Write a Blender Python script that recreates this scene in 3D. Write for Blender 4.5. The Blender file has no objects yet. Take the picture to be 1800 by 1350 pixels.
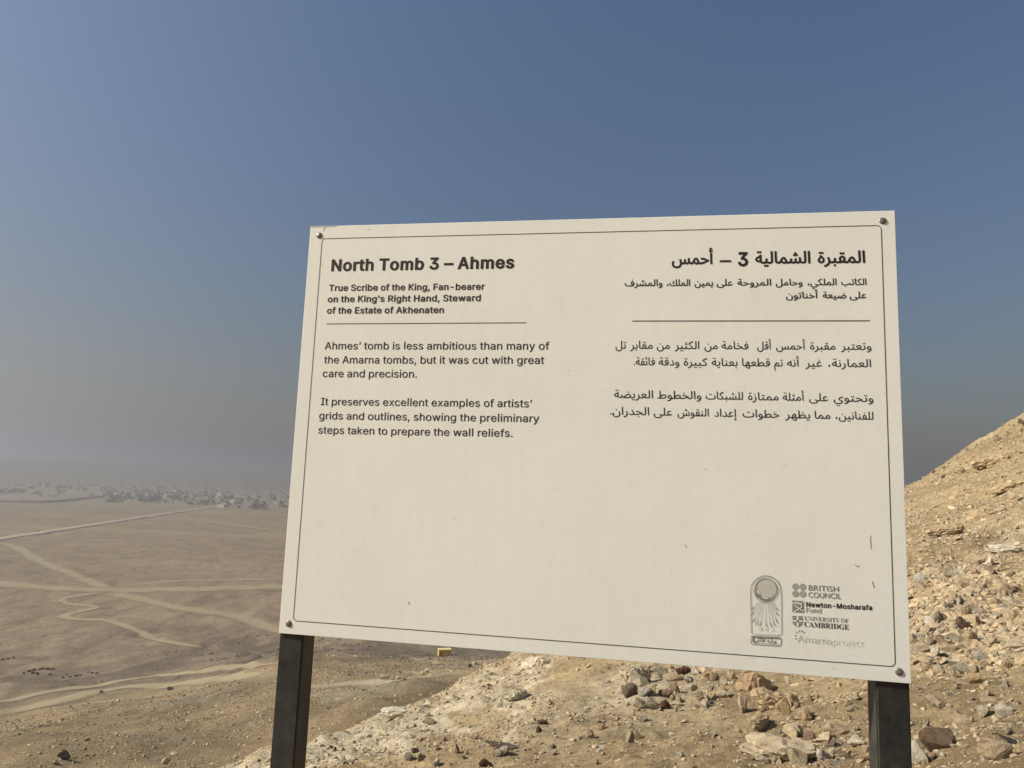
import bpy, bmesh, math, random
import numpy as np
from mathutils import Vector, Matrix, noise as mnoise
from mathutils.geometry import delaunay_2d_cdt

random.seed(7)
rng = np.random.default_rng(11)
sc = bpy.context.scene
COL = sc.collection

# ------------------------------------------------------------------ camera
CZ = 60.0                                   # eye height above the desert plain
FPX = 1278.0                                # focal length for an 1800 px wide frame
PITCH, ROLL = math.radians(7.769), math.radians(2.182)
FW = np.array([0, math.cos(PITCH), math.sin(PITCH)])
_r = np.array([1.0, 0, 0]); _u = np.array([0, -math.sin(PITCH), math.cos(PITCH)])
RT = _r * math.cos(ROLL) + _u * math.sin(ROLL)
UP = -_r * math.sin(ROLL) + _u * math.cos(ROLL)
cam = bpy.data.objects.new('camera', bpy.data.cameras.new('camera'))
COL.objects.link(cam); sc.camera = cam
cam.data.sensor_width = 36.0
cam.data.lens = FPX * 36.0 / 1800.0
cam.data.clip_start = 0.05
cam.data.clip_end = 60000
cam.matrix_world = Matrix(((RT[0], UP[0], -FW[0], 0), (RT[1], UP[1], -FW[1], 0), (RT[2], UP[2], -FW[2], CZ), (0, 0, 0, 1)))

# ------------------------------------------------------------------ light
EXPO = 0.35
HAZE = 6.8e-4
SUN_AZ, SUN_EL = -97.0, 36.0
sc.view_settings.view_transform = 'Standard'
sc.view_settings.look = 'None'
sc.view_settings.gamma = 1.0
sc.view_settings.use_curve_mapping = False
sc.view_settings.exposure = EXPO
world = bpy.data.worlds.new('World'); sc.world = world; world.use_nodes = True
wn = world.node_tree; wl = wn.links
SKY_S = 0.075
SKY_GAIN = (1.06, 1.09, 1.12)
DIM = (.85, 1.2, 1.55); GLOW_A, GLOW_B, GLOW_C = .046, .160, (1.0, 1.06, 1.20)
bg = wn.nodes['Background']; bg.inputs[1].default_value = SKY_S
sky = wn.nodes.new('ShaderNodeTexSky'); sky.sky_type = 'NISHITA'; sky.sun_disc = False
sky.sun_elevation = math.radians(SUN_EL); sky.sun_rotation = math.radians(SUN_AZ)
sky.air_density = 1.0; sky.dust_density = 3.0; sky.ozone_density = 3.0
tc = wn.nodes.new('ShaderNodeTexCoord'); sx = wn.nodes.new('ShaderNodeSeparateXYZ')
wl.new(tc.outputs['Generated'], sx.inputs[0])
def wmath(op, a, b=None):
    n = wn.nodes.new('ShaderNodeMath'); n.operation = op
    for k, v in enumerate((a, b)):
        if v is None: continue
        if isinstance(v, (int, float)): n.inputs[k].default_value = v
        else: wl.new(v, n.inputs[k])
    return n.outputs[0]
elev = wmath('MAXIMUM', sx.outputs[2], 0.0)
dot = wn.nodes.new('ShaderNodeVectorMath'); dot.operation = 'DOT_PRODUCT'
wl.new(tc.outputs['Generated'], dot.inputs[0])
dot.inputs[1].default_value = (math.sin(math.radians(SUN_AZ)), math.cos(math.radians(SUN_AZ)), 0)
# dust: dims the clear sky towards the horizon and adds its own grey glow, stronger on the sun's side
dim = wmath('EXPONENT', wmath('MULTIPLY', elev, -1 / 0.20))
glow = wmath('ADD', wmath('MULTIPLY', wmath('EXPONENT', wmath('MULTIPLY', dot.outputs['Value'], 3.0)), GLOW_A), GLOW_B)
glow = wmath('MULTIPLY', glow, wmath('EXPONENT', wmath('MULTIPLY', elev, -1 / 0.12)))
hs = 1 / SKY_S / 2 ** EXPO
low = wmath('SUBTRACT', 1.0, wmath('MULTIPLY', wmath('EXPONENT', wmath('MULTIPLY', elev, -1 / 0.07)), 0.9))
trs = wn.nodes.new('ShaderNodeCombineXYZ'); gl = wn.nodes.new('ShaderNodeCombineXYZ')
for k in range(3):
    wl.new(wmath('MULTIPLY', wmath('MULTIPLY', wmath('EXPONENT', wmath('MULTIPLY', dim, -DIM[k])), SKY_GAIN[k]), low), trs.inputs[k])
    wl.new(wmath('MULTIPLY', glow, hs * GLOW_C[k]), gl.inputs[k])
vm = wn.nodes.new('ShaderNodeVectorMath'); vm.operation = 'MULTIPLY'
wl.new(sky.outputs[0], vm.inputs[0]); wl.new(trs.outputs[0], vm.inputs[1])
va = wn.nodes.new('ShaderNodeVectorMath'); va.operation = 'ADD'
wl.new(vm.outputs[0], va.inputs[0]); wl.new(gl.outputs[0], va.inputs[1])
wl.new(va.outputs[0], bg.inputs[0])
sl = bpy.data.lights.new('sun', 'SUN'); sl.energy = 4.8; sl.angle = math.radians(0.7); sl.color = (1.0, 0.94, 0.84)
sun = bpy.data.objects.new('sun', sl); COL.objects.link(sun)
_az, _el = math.radians(SUN_AZ), math.radians(SUN_EL)
SUND = Vector((math.sin(_az) * math.cos(_el), math.cos(_az) * math.cos(_el), math.sin(_el)))
sun.location = (0, 0, CZ + 30)
sun.rotation_euler = SUND.to_track_quat('Z', 'Y').to_euler()
sc.render.engine = 'CYCLES'
sc.cycles.max_bounces = 6; sc.cycles.volume_bounces = 1; sc.cycles.diffuse_bounces = 3

# ------------------------------------------------------------------ helpers
def ray(px, py):
    return FW + RT * (px - 900) / FPX - UP * (py - 675) / FPX
def project(X):                              # X: (n,3) relative to the eye
    d = X @ FW
    d = np.where(d > 1e-3, d, 1e-3)
    return 900 + FPX * (X @ RT) / d, 675 - FPX * (X @ UP) / d
def tag(o, label=None, cat=None, group=None, kind=None):
    if label: o['label'] = label
    if cat: o['category'] = cat
    if group: o['group'] = group
    if kind: o['kind'] = kind
    return o
def link(name, me, mat=None, parent=None):
    o = bpy.data.objects.new(name, me); COL.objects.link(o)
    if mat is not None and not me.materials: me.materials.append(mat)
    if parent is not None: o.parent = parent
    return o
def np_mesh(name, V, faces, col=None, smooth=False):
    """V (n,3); faces (m,k) with one k"""
    V = np.asarray(V, np.float32); F_ = np.asarray(faces, np.int32)
    me = bpy.data.meshes.new(name); n, k = len(F_), F_.shape[1]
    me.vertices.add(len(V)); me.vertices.foreach_set('co', V.ravel())
    me.loops.add(n * k); me.loops.foreach_set('vertex_index', F_.ravel())
    me.polygons.add(n); me.polygons.foreach_set('loop_start', np.arange(0, n * k, k, dtype=np.int32))
    me.polygons.foreach_set('loop_total', np.full(n, k, np.int32))
    me.polygons.foreach_set('use_smooth', np.full(n, smooth, bool))
    me.update(calc_edges=True)
    if col is not None:
        a = me.attributes.new('Col', 'FLOAT_COLOR', 'POINT')
        c = np.ones((len(V), 4), np.float32); c[:, :col.shape[1]] = col
        a.data.foreach_set('color', c.ravel())
    return me
def bm_mesh(bm, name, smooth=False):
    me = bpy.data.meshes.new(name); bm.normal_update(); bm.to_mesh(me); bm.free()
    if smooth:
        for p in me.polygons: p.use_smooth = True
    return me
_tab = rng.random((256, 256))
def vnoise(x, y, seed=0):
    x = x + seed * 17.31; y = y + seed * 9.17
    xi = np.floor(x).astype(np.int64); yi = np.floor(y).astype(np.int64)
    fx = x - xi; fy = y - yi
    fx = fx * fx * fx * (fx * (fx * 6 - 15) + 10); fy = fy * fy * fy * (fy * (fy * 6 - 15) + 10)
    a = _tab[xi & 255, yi & 255]; b = _tab[(xi + 1) & 255, yi & 255]
    c = _tab[xi & 255, (yi + 1) & 255]; d = _tab[(xi + 1) & 255, (yi + 1) & 255]
    return ((a * (1 - fx) + b * fx) * (1 - fy) + (c * (1 - fx) + d * fx) * fy) * 2 - 1
def fbm(x, y, oct=4, seed=0):
    s = 0; a = 1; t = 0
    for k in range(oct):
        s = s + a * vnoise(x * 2 ** k + 3.7 * k, y * 2 ** k - 5.1 * k, seed + k); t += a; a *= 0.5
    return s / t * 1.6
def sstep(a, b, x):
    t = np.clip((x - a) / (b - a), 0, 1); return t * t * (3 - 2 * t)

# materials -----------------------------------------------------------------
class NT:
    def __init__(s, name):
        s.m = bpy.data.materials.new(name); s.m.use_nodes = True
        s.t = s.m.node_tree; s.b = s.t.nodes['Principled BSDF']; s.out = s.t.nodes['Material Output']
        s.b.inputs['Specular IOR Level'].default_value = 0.25
    def n(s, kind, **kw):
        x = s.t.nodes.new('ShaderNode' + kind)
        for k, v in kw.items(): setattr(x, k, v)
        return x
    def l(s, a, b): s.t.links.new(a, b)
    def noise(s, vec, scale, detail=4, rough=0.6):
        x = s.n('TexNoise'); x.inputs['Scale'].default_value = scale
        x.inputs['Detail'].default_value = detail; x.inputs['Roughness'].default_value = rough
        if vec is not None: s.l(vec, x.inputs['Vector'])
        return x.outputs['Fac']
    def ramp(s, fac, stops):
        r = s.n('ValToRGB'); e = r.color_ramp.elements
        while len(e) < len(stops): e.new(0.5)
        for k, (p, c) in enumerate(stops):
            e[k].position = p; e[k].color = (*c, 1) if len(c) == 3 else c
        s.l(fac, r.inputs[0]); return r.outputs[0]
    def math(s, op, a, b=0.0):
        x = s.n('Math', operation=op)
        for k, v in enumerate((a, b)):
            if isinstance(v, (int, float)): x.inputs[k].default_value = v
            else: s.l(v, x.inputs[k])
        return x.outputs[0]
    def mix(s, fac, a, b, blend='MIX'):
        x = s.n('Mix', data_type='RGBA', blend_type=blend)
        for k, v in ((0, fac), (6, a), (7, b)):
            if isinstance(v, (int, float)): x.inputs[k].default_value = v
            elif isinstance(v, tuple): x.inputs[k].default_value = (*v, 1)
            else: s.l(v, x.inputs[k])
        return x.outputs[2]
    def bump(s, h, dist, strength=1.0, prev=None):
        x = s.n('Bump'); x.inputs['Distance'].default_value = dist; x.inputs['Strength'].default_value = strength
        s.l(h, x.inputs['Height'])
        if prev is not None: s.l(prev, x.inputs['Normal'])
        return x.outputs['Normal']

def simple(name, color, rough=0.8, spec=0.25, var=0.12, scale=8.0):
    N = NT(name); g = N.n('TexCoord').outputs['Object']
    f = N.noise(g, scale, 5)
    c = N.mix(f, tuple(v * (1 - var * 2) for v in color), tuple(min(1, v * (1 + var * 2)) for v in color))
    N.l(c, N.b.inputs['Base Color']); N.b.inputs['Roughness'].default_value = rough
    N.b.inputs['Specular IOR Level'].default_value = spec
    return N.m

# ground: geology colours come with the mesh, grain and gravel from noise
N = NT('desert_ground'); att = N.n('Attribute', attribute_name='Col'); P = N.n('NewGeometry').outputs['Position']
c = att.outputs['Color']
nf = N.noise(P, 9.0, 8, 0.72)
c = N.mix(1.0, c, N.ramp(nf, [(0.25, (0.5, 0.48, 0.46)), (0.5, (1, 1, 1)), (0.78, (1.4, 1.39, 1.36))]), 'MULTIPLY')
nm = N.noise(P, 0.35, 11, 0.72); nk = N.noise(P, 2.6, 9, 0.75)
c = N.mix(1.0, c, N.ramp(nm, [(0.3, (0.80, 0.78, 0.76)), (0.52, (1, 1, 1)), (0.72, (1.15, 1.14, 1.12))]), 'MULTIPLY')
mps = N.n('Mapping'); mps.inputs['Scale'].default_value = (1, .4, 1); N.l(P, mps.inputs[0])
npl = N.noise(mps.outputs[0], 0.11, 10, 0.74)
c = N.mix(1.0, c, N.ramp(npl, [(0.32, (0.66, 0.64, 0.63)), (0.5, (1, 1, 1)), (0.68, (1.26, 1.25, 1.2))]), 'MULTIPLY')
vor = N.n('TexVoronoi'); vor.inputs['Scale'].default_value = 34.0; N.l(P, vor.inputs['Vector'])
vs = N.ramp(vor.outputs['Distance'], [(0.0, (1.35, 1.33, 1.28)), (0.28, (1.1, 1.1, 1.08)), (0.42, (0.97, 0.97, 0.97)), (1, (0.93, 0.93, 0.93))])
near = att.outputs['Alpha']
c = N.mix(N.math('MULTIPLY', near, 0.6), c, N.mix(1.0, c, vs, 'MULTIPLY'))
N.l(c, N.b.inputs['Base Color']); N.b.inputs['Roughness'].default_value = 1.0
N.b.inputs['Specular IOR Level'].default_value = 0.05
b1 = N.bump(nf, 0.03, 0.8)
vh = N.math('MULTIPLY', N.math('SUBTRACT', 0.5, vor.outputs['Distance']), near)
b2 = N.bump(vh, 0.012, 0.7, b1)
c = N.mix(1.0, c, N.ramp(nk, [(0.3, (0.74, 0.72, 0.70)), (0.5, (1, 1, 1)), (0.72, (1.2, 1.19, 1.17))]), 'MULTIPLY'); N.l(c, N.b.inputs['Base Color'])
b3 = N.bump(nk, 0.16, 0.8, N.bump(nm, 0.9, 0.8, b2))
N.l(b3, N.b.inputs['Normal'])
M_GROUND = N.m

def rock_mat(name, use_attr):
    N = NT(name)
    if use_attr: c = N.n('Attribute', attribute_name='Col').outputs['Color']; P = N.n('NewGeometry').outputs['Position']; sc_ = 12.0
    else: c = N.n('ObjectInfo').outputs['Color']; P = N.n('TexCoord').outputs['Object']; sc_ = 2.2
    f = N.noise(P, sc_, 7, 0.7)
    c = N.mix(1.0, c, N.ramp(f, [(0.28, (0.66, 0.62, 0.58)), (0.5, (1, 1, 1)), (0.75, (1.25, 1.25, 1.22))]), 'MULTIPLY')
    g = N.noise(P, sc_ * 7, 5, 0.7)
    c = N.mix(1.0, c, N.ramp(g, [(0.3, (0.84, 0.83, 0.82)), (0.55, (1, 1, 1)), (0.75, (1.12, 1.12, 1.12))]), 'MULTIPLY')
    N.l(c, N.b.inputs['Base Color']); N.b.inputs['Roughness'].default_value = 0.92
    N.b.inputs['Specular IOR Level'].default_value = 0.15
    N.l(N.bump(g, 0.02 if use_attr else 0.05, 0.6, N.bump(f, 0.03 if use_attr else 0.12, 0.6)), N.b.inputs['Normal'])
    return N.m
M_ROCK = rock_mat('desert_stone', False)
M_SCREE = rock_mat('scree_stone', True)

# ------------------------------------------------------------------ terrain
# control table: photo column, photo row, distance of the ground seen there (or none visible: given by height)
ctl = []      # (azimuth, ln r, z/r)
def cp(px, py, r):
    d = ray(px, py); h = math.hypot(d[0], d[1]); ctl.append((math.atan2(d[0], d[1]), math.log(r), d[2] / h))
def ch(az, r, z): ctl.append((math.radians(az), math.log(r), z / r))
for a in (-110, -75, -50, -30, -15, 0, 15, 30, 50, 75, 110):
    ch(a, 1.1, -1.55); ch(a, 2.2, -1.62 - 0.004 * (30 - a))
for p in [(1780,1340,4.6),(1700,1250,6.2),(1700,1150,8.4),(1700,1050,11.5),(1700,950,17),(1700,880,26),(1700,797,43),
          (1600,1340,4.9),(1600,1250,6.4),(1600,1150,8.8),(1600,1050,12.5),(1600,950,20),(1595,857,38),
          (1800,738,46),(1800,850,27),(1800,950,16.5),(1800,1080,10.5),(1800,1200,7.2),
          (1300,1340,5.1),(1300,1260,7.2),(1300,1190,10),(1300,1090,16),(1300,1010,27),(1450,1120,12),(1450,1000,21),(1450,935,34),
          (1100,1340,5.3),(1100,1260,7.8),(1100,1190,11.5),(1100,1125,19),(1100,1085,30),
          (900,1340,6),(900,1270,8.7),(900,1205,14),(900,1165,21),(900,1150,26),
          (700,1345,7.6),(700,1290,11),(700,1245,16.5),(800,1200,20),(800,1260,11.5),
          (600,1345,8.6),(600,1300,12),(600,1278,14.5),(500,1325,12.5),
          (600,1262,44),(600,1200,90),(600,1150,160),(600,1125,225),
          (700,1232,52),(700,1190,105),(700,1160,150),(700,1125,250),(781,1148,200),(800,1190,80),(900,1150,190),
          (470,1300,54),(450,1250,65),(450,1200,105),(450,1150,190),(450,1120,255),
          (400,1342,44),(300,1345,45),(300,1300,58),(300,1250,90),(300,1215,140),(300,1190,188),(300,1150,238),(300,1105,290),
          (150,1345,48),(150,1290,74),(150,1235,135),(150,1205,190),
          (0,1345,50),(0,1300,80),(0,1265,128),(0,1245,170),(0,1215,192)]:
    cp(*p)
# beyond the crests and outside the frame
for a, r, z in [(-25,20,-8.8),(-25,32,-13.6),(-31,34,-14.6),(-20,30,-12.6),(-14,30,-11.8),(-20,18,-7.6),(-8,30,-12),(-3,45,-14),(3,50,-14),(8,50,-12),(14,60,-13),(20,65,-12),(28,75,-8),(35,75,-1),
                (3,110,-27),(10,120,-30),(18,130,-28),(27,140,-22),(36,140,-12),
                (5,230,-50),(15,240,-52),(25,240,-50),(35,230,-42),
                (-36,12,-5.2),(-50,5,-2.6),(-50,12,-6),(-50,30,-13),(-50,60,-26),(-50,110,-42),(-50,180,-57),
                (-36,5,-2.4),(-30,8,-3.4),(-36,25,-11),(-20,5,-2.1),(-10,4,-1.95),
                (50,5,-1.1),(50,10,0.6),(50,20,3.5),(50,40,8.5),(50,80,9),(50,150,2),(50,240,-30),
                (75,5,-0.9),(75,15,2.2),(75,40,9),(75,90,9.5),(75,200,-5),(-75,5,-2.4),(-75,20,-6),(-75,60,-24),(-75,120,-42),(-75,200,-55),
                (110,5,-1.1),(110,15,1.5),(110,40,7),(110,90,8),(110,200,-10),(-110,5,-2.2),(-110,20,-5),(-110,60,-20),(-110,120,-38),(-110,200,-52)]:
    ch(a, r, z)
ctl = np.array(ctl); SA = 2.6
def phi(d2): return 0.5 * d2 * np.log(d2 + 1e-12)
cx_ = ctl[:, 0] * SA; cy_ = ctl[:, 1]
Kc = phi((cx_[:, None] - cx_[None]) ** 2 + (cy_[:, None] - cy_[None]) ** 2) + np.eye(len(ctl)) * 0.0008
nc = len(ctl); A = np.zeros((nc + 3, nc + 3)); A[:nc, :nc] = Kc
A[:nc, nc] = 1; A[:nc, nc + 1] = cx_; A[:nc, nc + 2] = cy_; A[nc:, :nc] = A[:nc, nc:].T
sol = np.linalg.solve(A, np.concatenate([ctl[:, 2], np.zeros(3)]))
def base_t(az, lr):
    az = np.clip(az, -1.95, 1.95)
    out = np.full(az.shape, sol[nc]) + sol[nc + 1] * az * SA + sol[nc + 2] * lr
    for k in range(nc):
        out += sol[k] * phi((az * SA - cx_[k]) ** 2 + (lr - cy_[k]) ** 2)
    return out
def height(x, y, r=None, gap=None):
    """ground height relative to the eye; gap = mesh spacing, finer relief is left out"""
    r = np.hypot(x, y); az = np.arctan2(x, y); lr = np.log(np.minimum(np.maximum(r, 0.7), 300))
    z = base_t(az, lr) * np.minimum(r, 300.0)
    w = sstep(170, 330, r); z = z * (1 - w) + (-CZ) * w
    z = np.maximum(z, -CZ - 0.5)
    back = sstep(1.75, 3.1, np.abs(az)); z = z * (1 - back) + back * np.where(r < 6, -1.6, np.maximum(-1.6 - (r - 6) * 0.15, -30) * (1 - w) - CZ * w)
    hill = sstep(-59.5, -48, z)
    g = r * 0.011 if gap is None else gap
    amp0 = 0.25 + 0.75 * hill
    for lam, am, sd in ((60, .9, 1), (22, .62, 2), (8, .30, 3), (3.1, .16, 4), (1.25, .10, 5), (.5, .075, 6), (.22, .036, 7), (.1, .018, 8)):
        wgt = sstep(1.6, 3.2, lam / g) * sstep(0.4, 3.0, r / lam * 1.2)
        n = vnoise(x / lam, y / lam, sd) + 0.5 * vnoise(x / lam * 2.1 + 5, y / lam * 2.1, sd + 20)
        if lam <= 3.2: n = np.where(n > 0, n * 1.25, n * 0.8)
        z = z + n * am * wgt * amp0 * np.minimum(1, 0.35 + r / 25)
    # rock ledges: broken strata steps climbing the hillside on the right
    s = x * -0.30 + y * 0.55 + z * 1.9 + 0.9 * vnoise(x / 3.3, y / 3.3, 31)
    st = (s / 0.9) % 1.0; brk = sstep(-0.25, 0.45, vnoise(x / 2.2, y / 2.2, 33)) * sstep(12, 17, r) * (1 - sstep(60, 90, r)) * sstep(0.25, 0.42, az)
    z = z + brk * 0.27 * (sstep(0.0, 0.85, st) - sstep(0.85, 1.0, st) - 0.4)
    # gullies on the lower slopes
    gl = np.abs(vnoise(x / 30 + y / 70, y / 85 - x / 140, 41)); z = z - 1.1 * np.exp(-(gl / 0.13) ** 2) * sstep(60, 110, r) * (1 - sstep(500, 900, r)) * (0.3 + 0.7 * hill)
    return z

az_in = np.radians(np.arange(-39.5, 39.51, 0.12))
az_l = -np.radians(39.5 + np.cumsum(np.linspace(0.3, 6, 46)))[::-1]; az_l = az_l[az_l > -math.pi + 0.02]
az_r = -az_l[::-1]
AZ = np.concatenate([az_l, az_in, az_r]); NA = len(AZ)
LR = [math.log(0.02), math.log(0.6)]
while LR[-1] < math.log(11000):
    r = math.exp(LR[-1]); LR.append(LR[-1] + (0.035 if r < 3.6 else 0.0095 if r < 45 else 0.0115 if r < 420 else 0.03))
LR = np.array(LR); NR = len(LR); RR = np.exp(LR)
gx = np.sin(AZ)[None] * RR[:, None]; gy = np.cos(AZ)[None] * RR[:, None]
GZ = height(gx, gy)
def ground(x, y):
    """height of the ground mesh at x, y (relative to the eye)"""
    x = np.asarray(x, float); y = np.asarray(y, float)
    a = np.arctan2(x, y); l = np.log(np.hypot(x, y))
    i = np.clip(np.searchsorted(LR, l) - 1, 0, NR - 2); j = np.clip(np.searchsorted(AZ, a) - 1, 0, NA - 2)
    u = np.clip((l - LR[i]) / (LR[i + 1] - LR[i]), 0, 1); v = np.clip((a - AZ[j]) / (AZ[j + 1] - AZ[j]), 0, 1)
    return (GZ[i, j] * (1 - u) + GZ[i + 1, j] * u) * (1 - v) + (GZ[i, j + 1] * (1 - u) + GZ[i + 1, j + 1] * u) * v
def hit(px, py):
    """first ground point on the line of sight through a photo pixel"""
    d = ray(px, py); h = math.hypot(d[0], d[1]); a = math.atan2(d[0], d[1]); t = d[2] / h
    R = np.exp(np.arange(math.log(2.5), math.log(9000), 0.002))
    g = ground(np.sin(a) * R, np.cos(a) * R) / R
    k = np.argmax(g >= t) if np.any(g >= t) else -1
    r = R[k]
    return r * math.sin(a), r * math.cos(a), float(g[k] * r), r

# geology colours
V = np.stack([gx, gy, GZ], -1).reshape(-1, 3); X, Y, Z = V.T
pxv, pyv = project(V); rv = np.hypot(X, Y); azv = np.arctan2(X, Y)
TAN = np.array([.49, .378, .215]); CHALK = np.array([.76, .655, .46]); BROWN = np.array([.235, .178, .105])
PLAIN = np.array([.262, .20, .13]); DARK = np.array([.135, .108, .08]); YEL = np.array([.36, .285, .175]); ORANGE = np.array([.41, .28, .16]); GREY = np.array([.33, .29, .21])
col = np.tile(TAN, (len(V), 1))
def blend(m, c):
    global col
    m = np.clip(m, 0, 1)[:, None]; col = col * (1 - m) + c * m
n1 = fbm(X / 2.5, Y / 2.5, 5, 50); n2 = fbm(X / 14, Y / 14, 5, 60); n3 = fbm(X / 120, Y / 60, 5, 70)
blend(sstep(.15, .9, n1) * .45 * (1 - sstep(40, 80, rv)), CHALK * 0.9)
blend(sstep(.1, .9, -n1) * .35 * (1 - sstep(40, 80, rv)), TAN * 0.78)
blend(sstep(.25, 1, fbm(X / 5, Y / 5, 4, 55)) * .35 * (1 - sstep(60, 90, rv)), ORANGE)
blend(sstep(24, 40, rv) * (1 - sstep(0.1, 0.3, azv)), BROWN * 1.12)
blend(sstep(.0, .9, n2) * sstep(24, 40, rv) * .55 * (1 - sstep(0.1, 0.3, azv)), TAN * 0.85)
blend(sstep(.1, .9, -n2) * sstep(40, 80, rv) * .5, GREY * 0.72)
blend(sstep(150, 215, rv), PLAIN)
blend(sstep(180, 240, rv) * (1 - sstep(300, 370, rv)) * (.25 + .45 * sstep(-.5, .5, n3)), DARK * 1.35)
n5 = fbm(X / 16 + Y / 90, Y / 45, 6, 83)
blend(sstep(.1, .6, n5) * sstep(130, 200, rv) * (1 - sstep(330, 420, rv)) * .6, YEL * .95)
blend(sstep(.2, .6, -n5) * sstep(130, 200, rv) * (1 - sstep(330, 420, rv)) * .6, DARK)
blend(sstep(.0, 1, n2) * sstep(170, 240, rv) * .4, DARK * 1.2)
blend(sstep(.05, .8, n3) * sstep(200, 400, rv) * .45, YEL)
blend(sstep(.35, .8, fbm(X / 9, Y / 30, 4, 77)) * sstep(100, 180, rv) * (1 - sstep(500, 700, rv)) * .5, DARK)
def blob(x, y, rx, ry, ang, c, amt, r0=0, r1=1e9, e=.45, s=90):
    a = math.radians(ang); dx = pxv - x; dy = pyv - y
    q = np.hypot((dx * math.cos(a) - dy * math.sin(a)) / rx, (dx * math.sin(a) + dy * math.cos(a)) / ry)
    q = q + e * fbm(pxv / 26 + s, pyv / 13, 4, s)
    blend(amt * (1 - sstep(.55, 1.15, q)) * ((rv > r0) & (rv < r1)), c)
blob(640, 1302, 210, 40, 13, CHALK, .95, 5, 24); blob(830, 1222, 180, 32, 22, CHALK * .97, .8, 5, 30); blob(1120, 1215, 50, 40, 20, CHALK * .8, .6, 5, 20)
blob(945, 1185, 66, 15, 45, CHALK * 1.08, .75, 5, 40, .8); blob(908, 1262, 50, 13, 70, CHALK * 1.05, .6, 5, 30, .8)
blob(1770, 952, 60, 12, 36, CHALK * 1.05, .75, 8, 40, .8); blob(480, 1345, 90, 22, 10, CHALK, .8, 5, 24)
blob(1010, 1180, 60, 45, 30, TAN * .95, .8, 5, 40); blob(1180, 1310, 170, 45, 0, TAN * .9, .6, 4, 20)
blob(1660, 1215, 60, 12, 0, TAN * .92, .8, 4, 20); blob(1320, 1230, 55, 60, 80, ORANGE, .65, 4, 14)
blob(1640, 900, 120, 30, 30, TAN * 1.02, .6, 10, 60)
blob(640, 1215, 110, 14, 8, GREY * .9, .55, 40, 300); blob(440, 1140, 95, 16, -4, DARK, .75, 80, 400, .8, 92)
blob(260, 1112, 60, 7, 10, DARK, .6, 80, 500, .6); blob(310, 1191, 120, 6, 8, DARK, .7, 60, 400, .7)
blob(60, 1158, 30, 4, -3, DARK, .6, 60, 500, .9); blob(60, 1198, 80, 10, -6, DARK, .5, 60, 500, .9)
blob(720, 1148, 140, 9, -3, DARK * 1.1, .7, 60, 400, .8); blob(400, 1010, 260, 18, 0, PLAIN * 1.05, .5, 200, 2000)
blob(470, 1095, 60, 12, -20, ORANGE * .8, .4, 80, 500); blob(590, 1175, 60, 10, 10, ORANGE * .85, .4, 60, 400)
blend(sstep(14, 24, rv) * sstep(.3, .45, azv) * .25, TAN * .78)
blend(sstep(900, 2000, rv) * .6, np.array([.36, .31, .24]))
nearv = 1 - sstep(9, 22, rv)
idx = np.arange(NR * NA).reshape(NR, NA)
quads = np.stack([idx[:-1, :-1], idx[:-1, 1:], idx[1:, 1:], idx[1:, :-1]], -1).reshape(-1, 4)[:, ::-1]
wrap = np.stack([idx[:-1, -1], idx[:-1, 0], idx[1:, 0], idx[1:, -1]], -1)[:, ::-1]
Vw = V + np.array([0, 0, CZ])
colw = np.concatenate([col, nearv[:, None]], 1)
allq = np.concatenate([quads, wrap])
gm = np_mesh('ground', Vw, allq, colw, smooth=True)
tag(link('ground', gm, M_GROUND), kind='structure')

# ------------------------------------------------------------------ dirt road and tracks
def track_mat(name, color):
    N = NT(name); a = N.n('Attribute', attribute_name='Col'); P = N.n('NewGeometry').outputs['Position']
    f = N.noise(P, 0.12, 6, .65); g = N.noise(P, .55, 8, .75)
    c = N.mix(f, tuple(v * .86 for v in color), tuple(v * 1.1 for v in color))
    c = N.mix(N.math('MULTIPLY', g, .4), c, tuple(v * .8 for v in color))
    N.l(c, N.b.inputs['Base Color']); N.b.inputs['Roughness'].default_value = 1
    sp = N.n('SeparateColor'); N.l(a.outputs['Color'], sp.inputs[0])
    h_ = N.noise(P, .05, 5, .6)
    pat = N.math('ADD', N.math('ADD', N.math('MULTIPLY', f, 1.5), N.math('MULTIPLY', h_, 1.1)), N.math('MULTIPLY', g, 1.0))
    al = N.math('MULTIPLY', N.math('MULTIPLY', sp.outputs[0], 1.35), N.math('MAXIMUM', N.math('MULTIPLY', N.math('SUBTRACT', pat, .95), 1.2), 0.33))
    cl = N.n('Clamp'); N.l(al, cl.inputs[0]); N.l(N.math('MULTIPLY', cl.outputs[0], .76), N.b.inputs['Alpha'])
    
    return N.m
M_TRACK = track_mat('dusty_track', (.395, .32, .19)); M_PALE = track_mat('pale_track', (.45, .37, .26))
def pix_plain(px, py):
    x, y, z, r = hit(px, py); return np.array([x, y])
def smooth_path(pts, step):
    pts = [np.asarray(p, float) for p in pts]; out = []
    for k in range(len(pts) - 1):
        p0 = pts[max(k - 1, 0)]; p1 = pts[k]; p2 = pts[k + 1]; p3 = pts[min(k + 2, len(pts) - 1)]
        n = max(2, int(np.linalg.norm(p2 - p1) / step))
        for i in range(n):
            t = i / n
            out.append(0.5 * ((2 * p1) + (-p0 + p2) * t + (2 * p0 - 5 * p1 + 4 * p2 - p3) * t * t + (-p0 + 3 * p1 - 3 * p2 + p3) * t ** 3))
    out.append(pts[-1]); return np.array(out)
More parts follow.
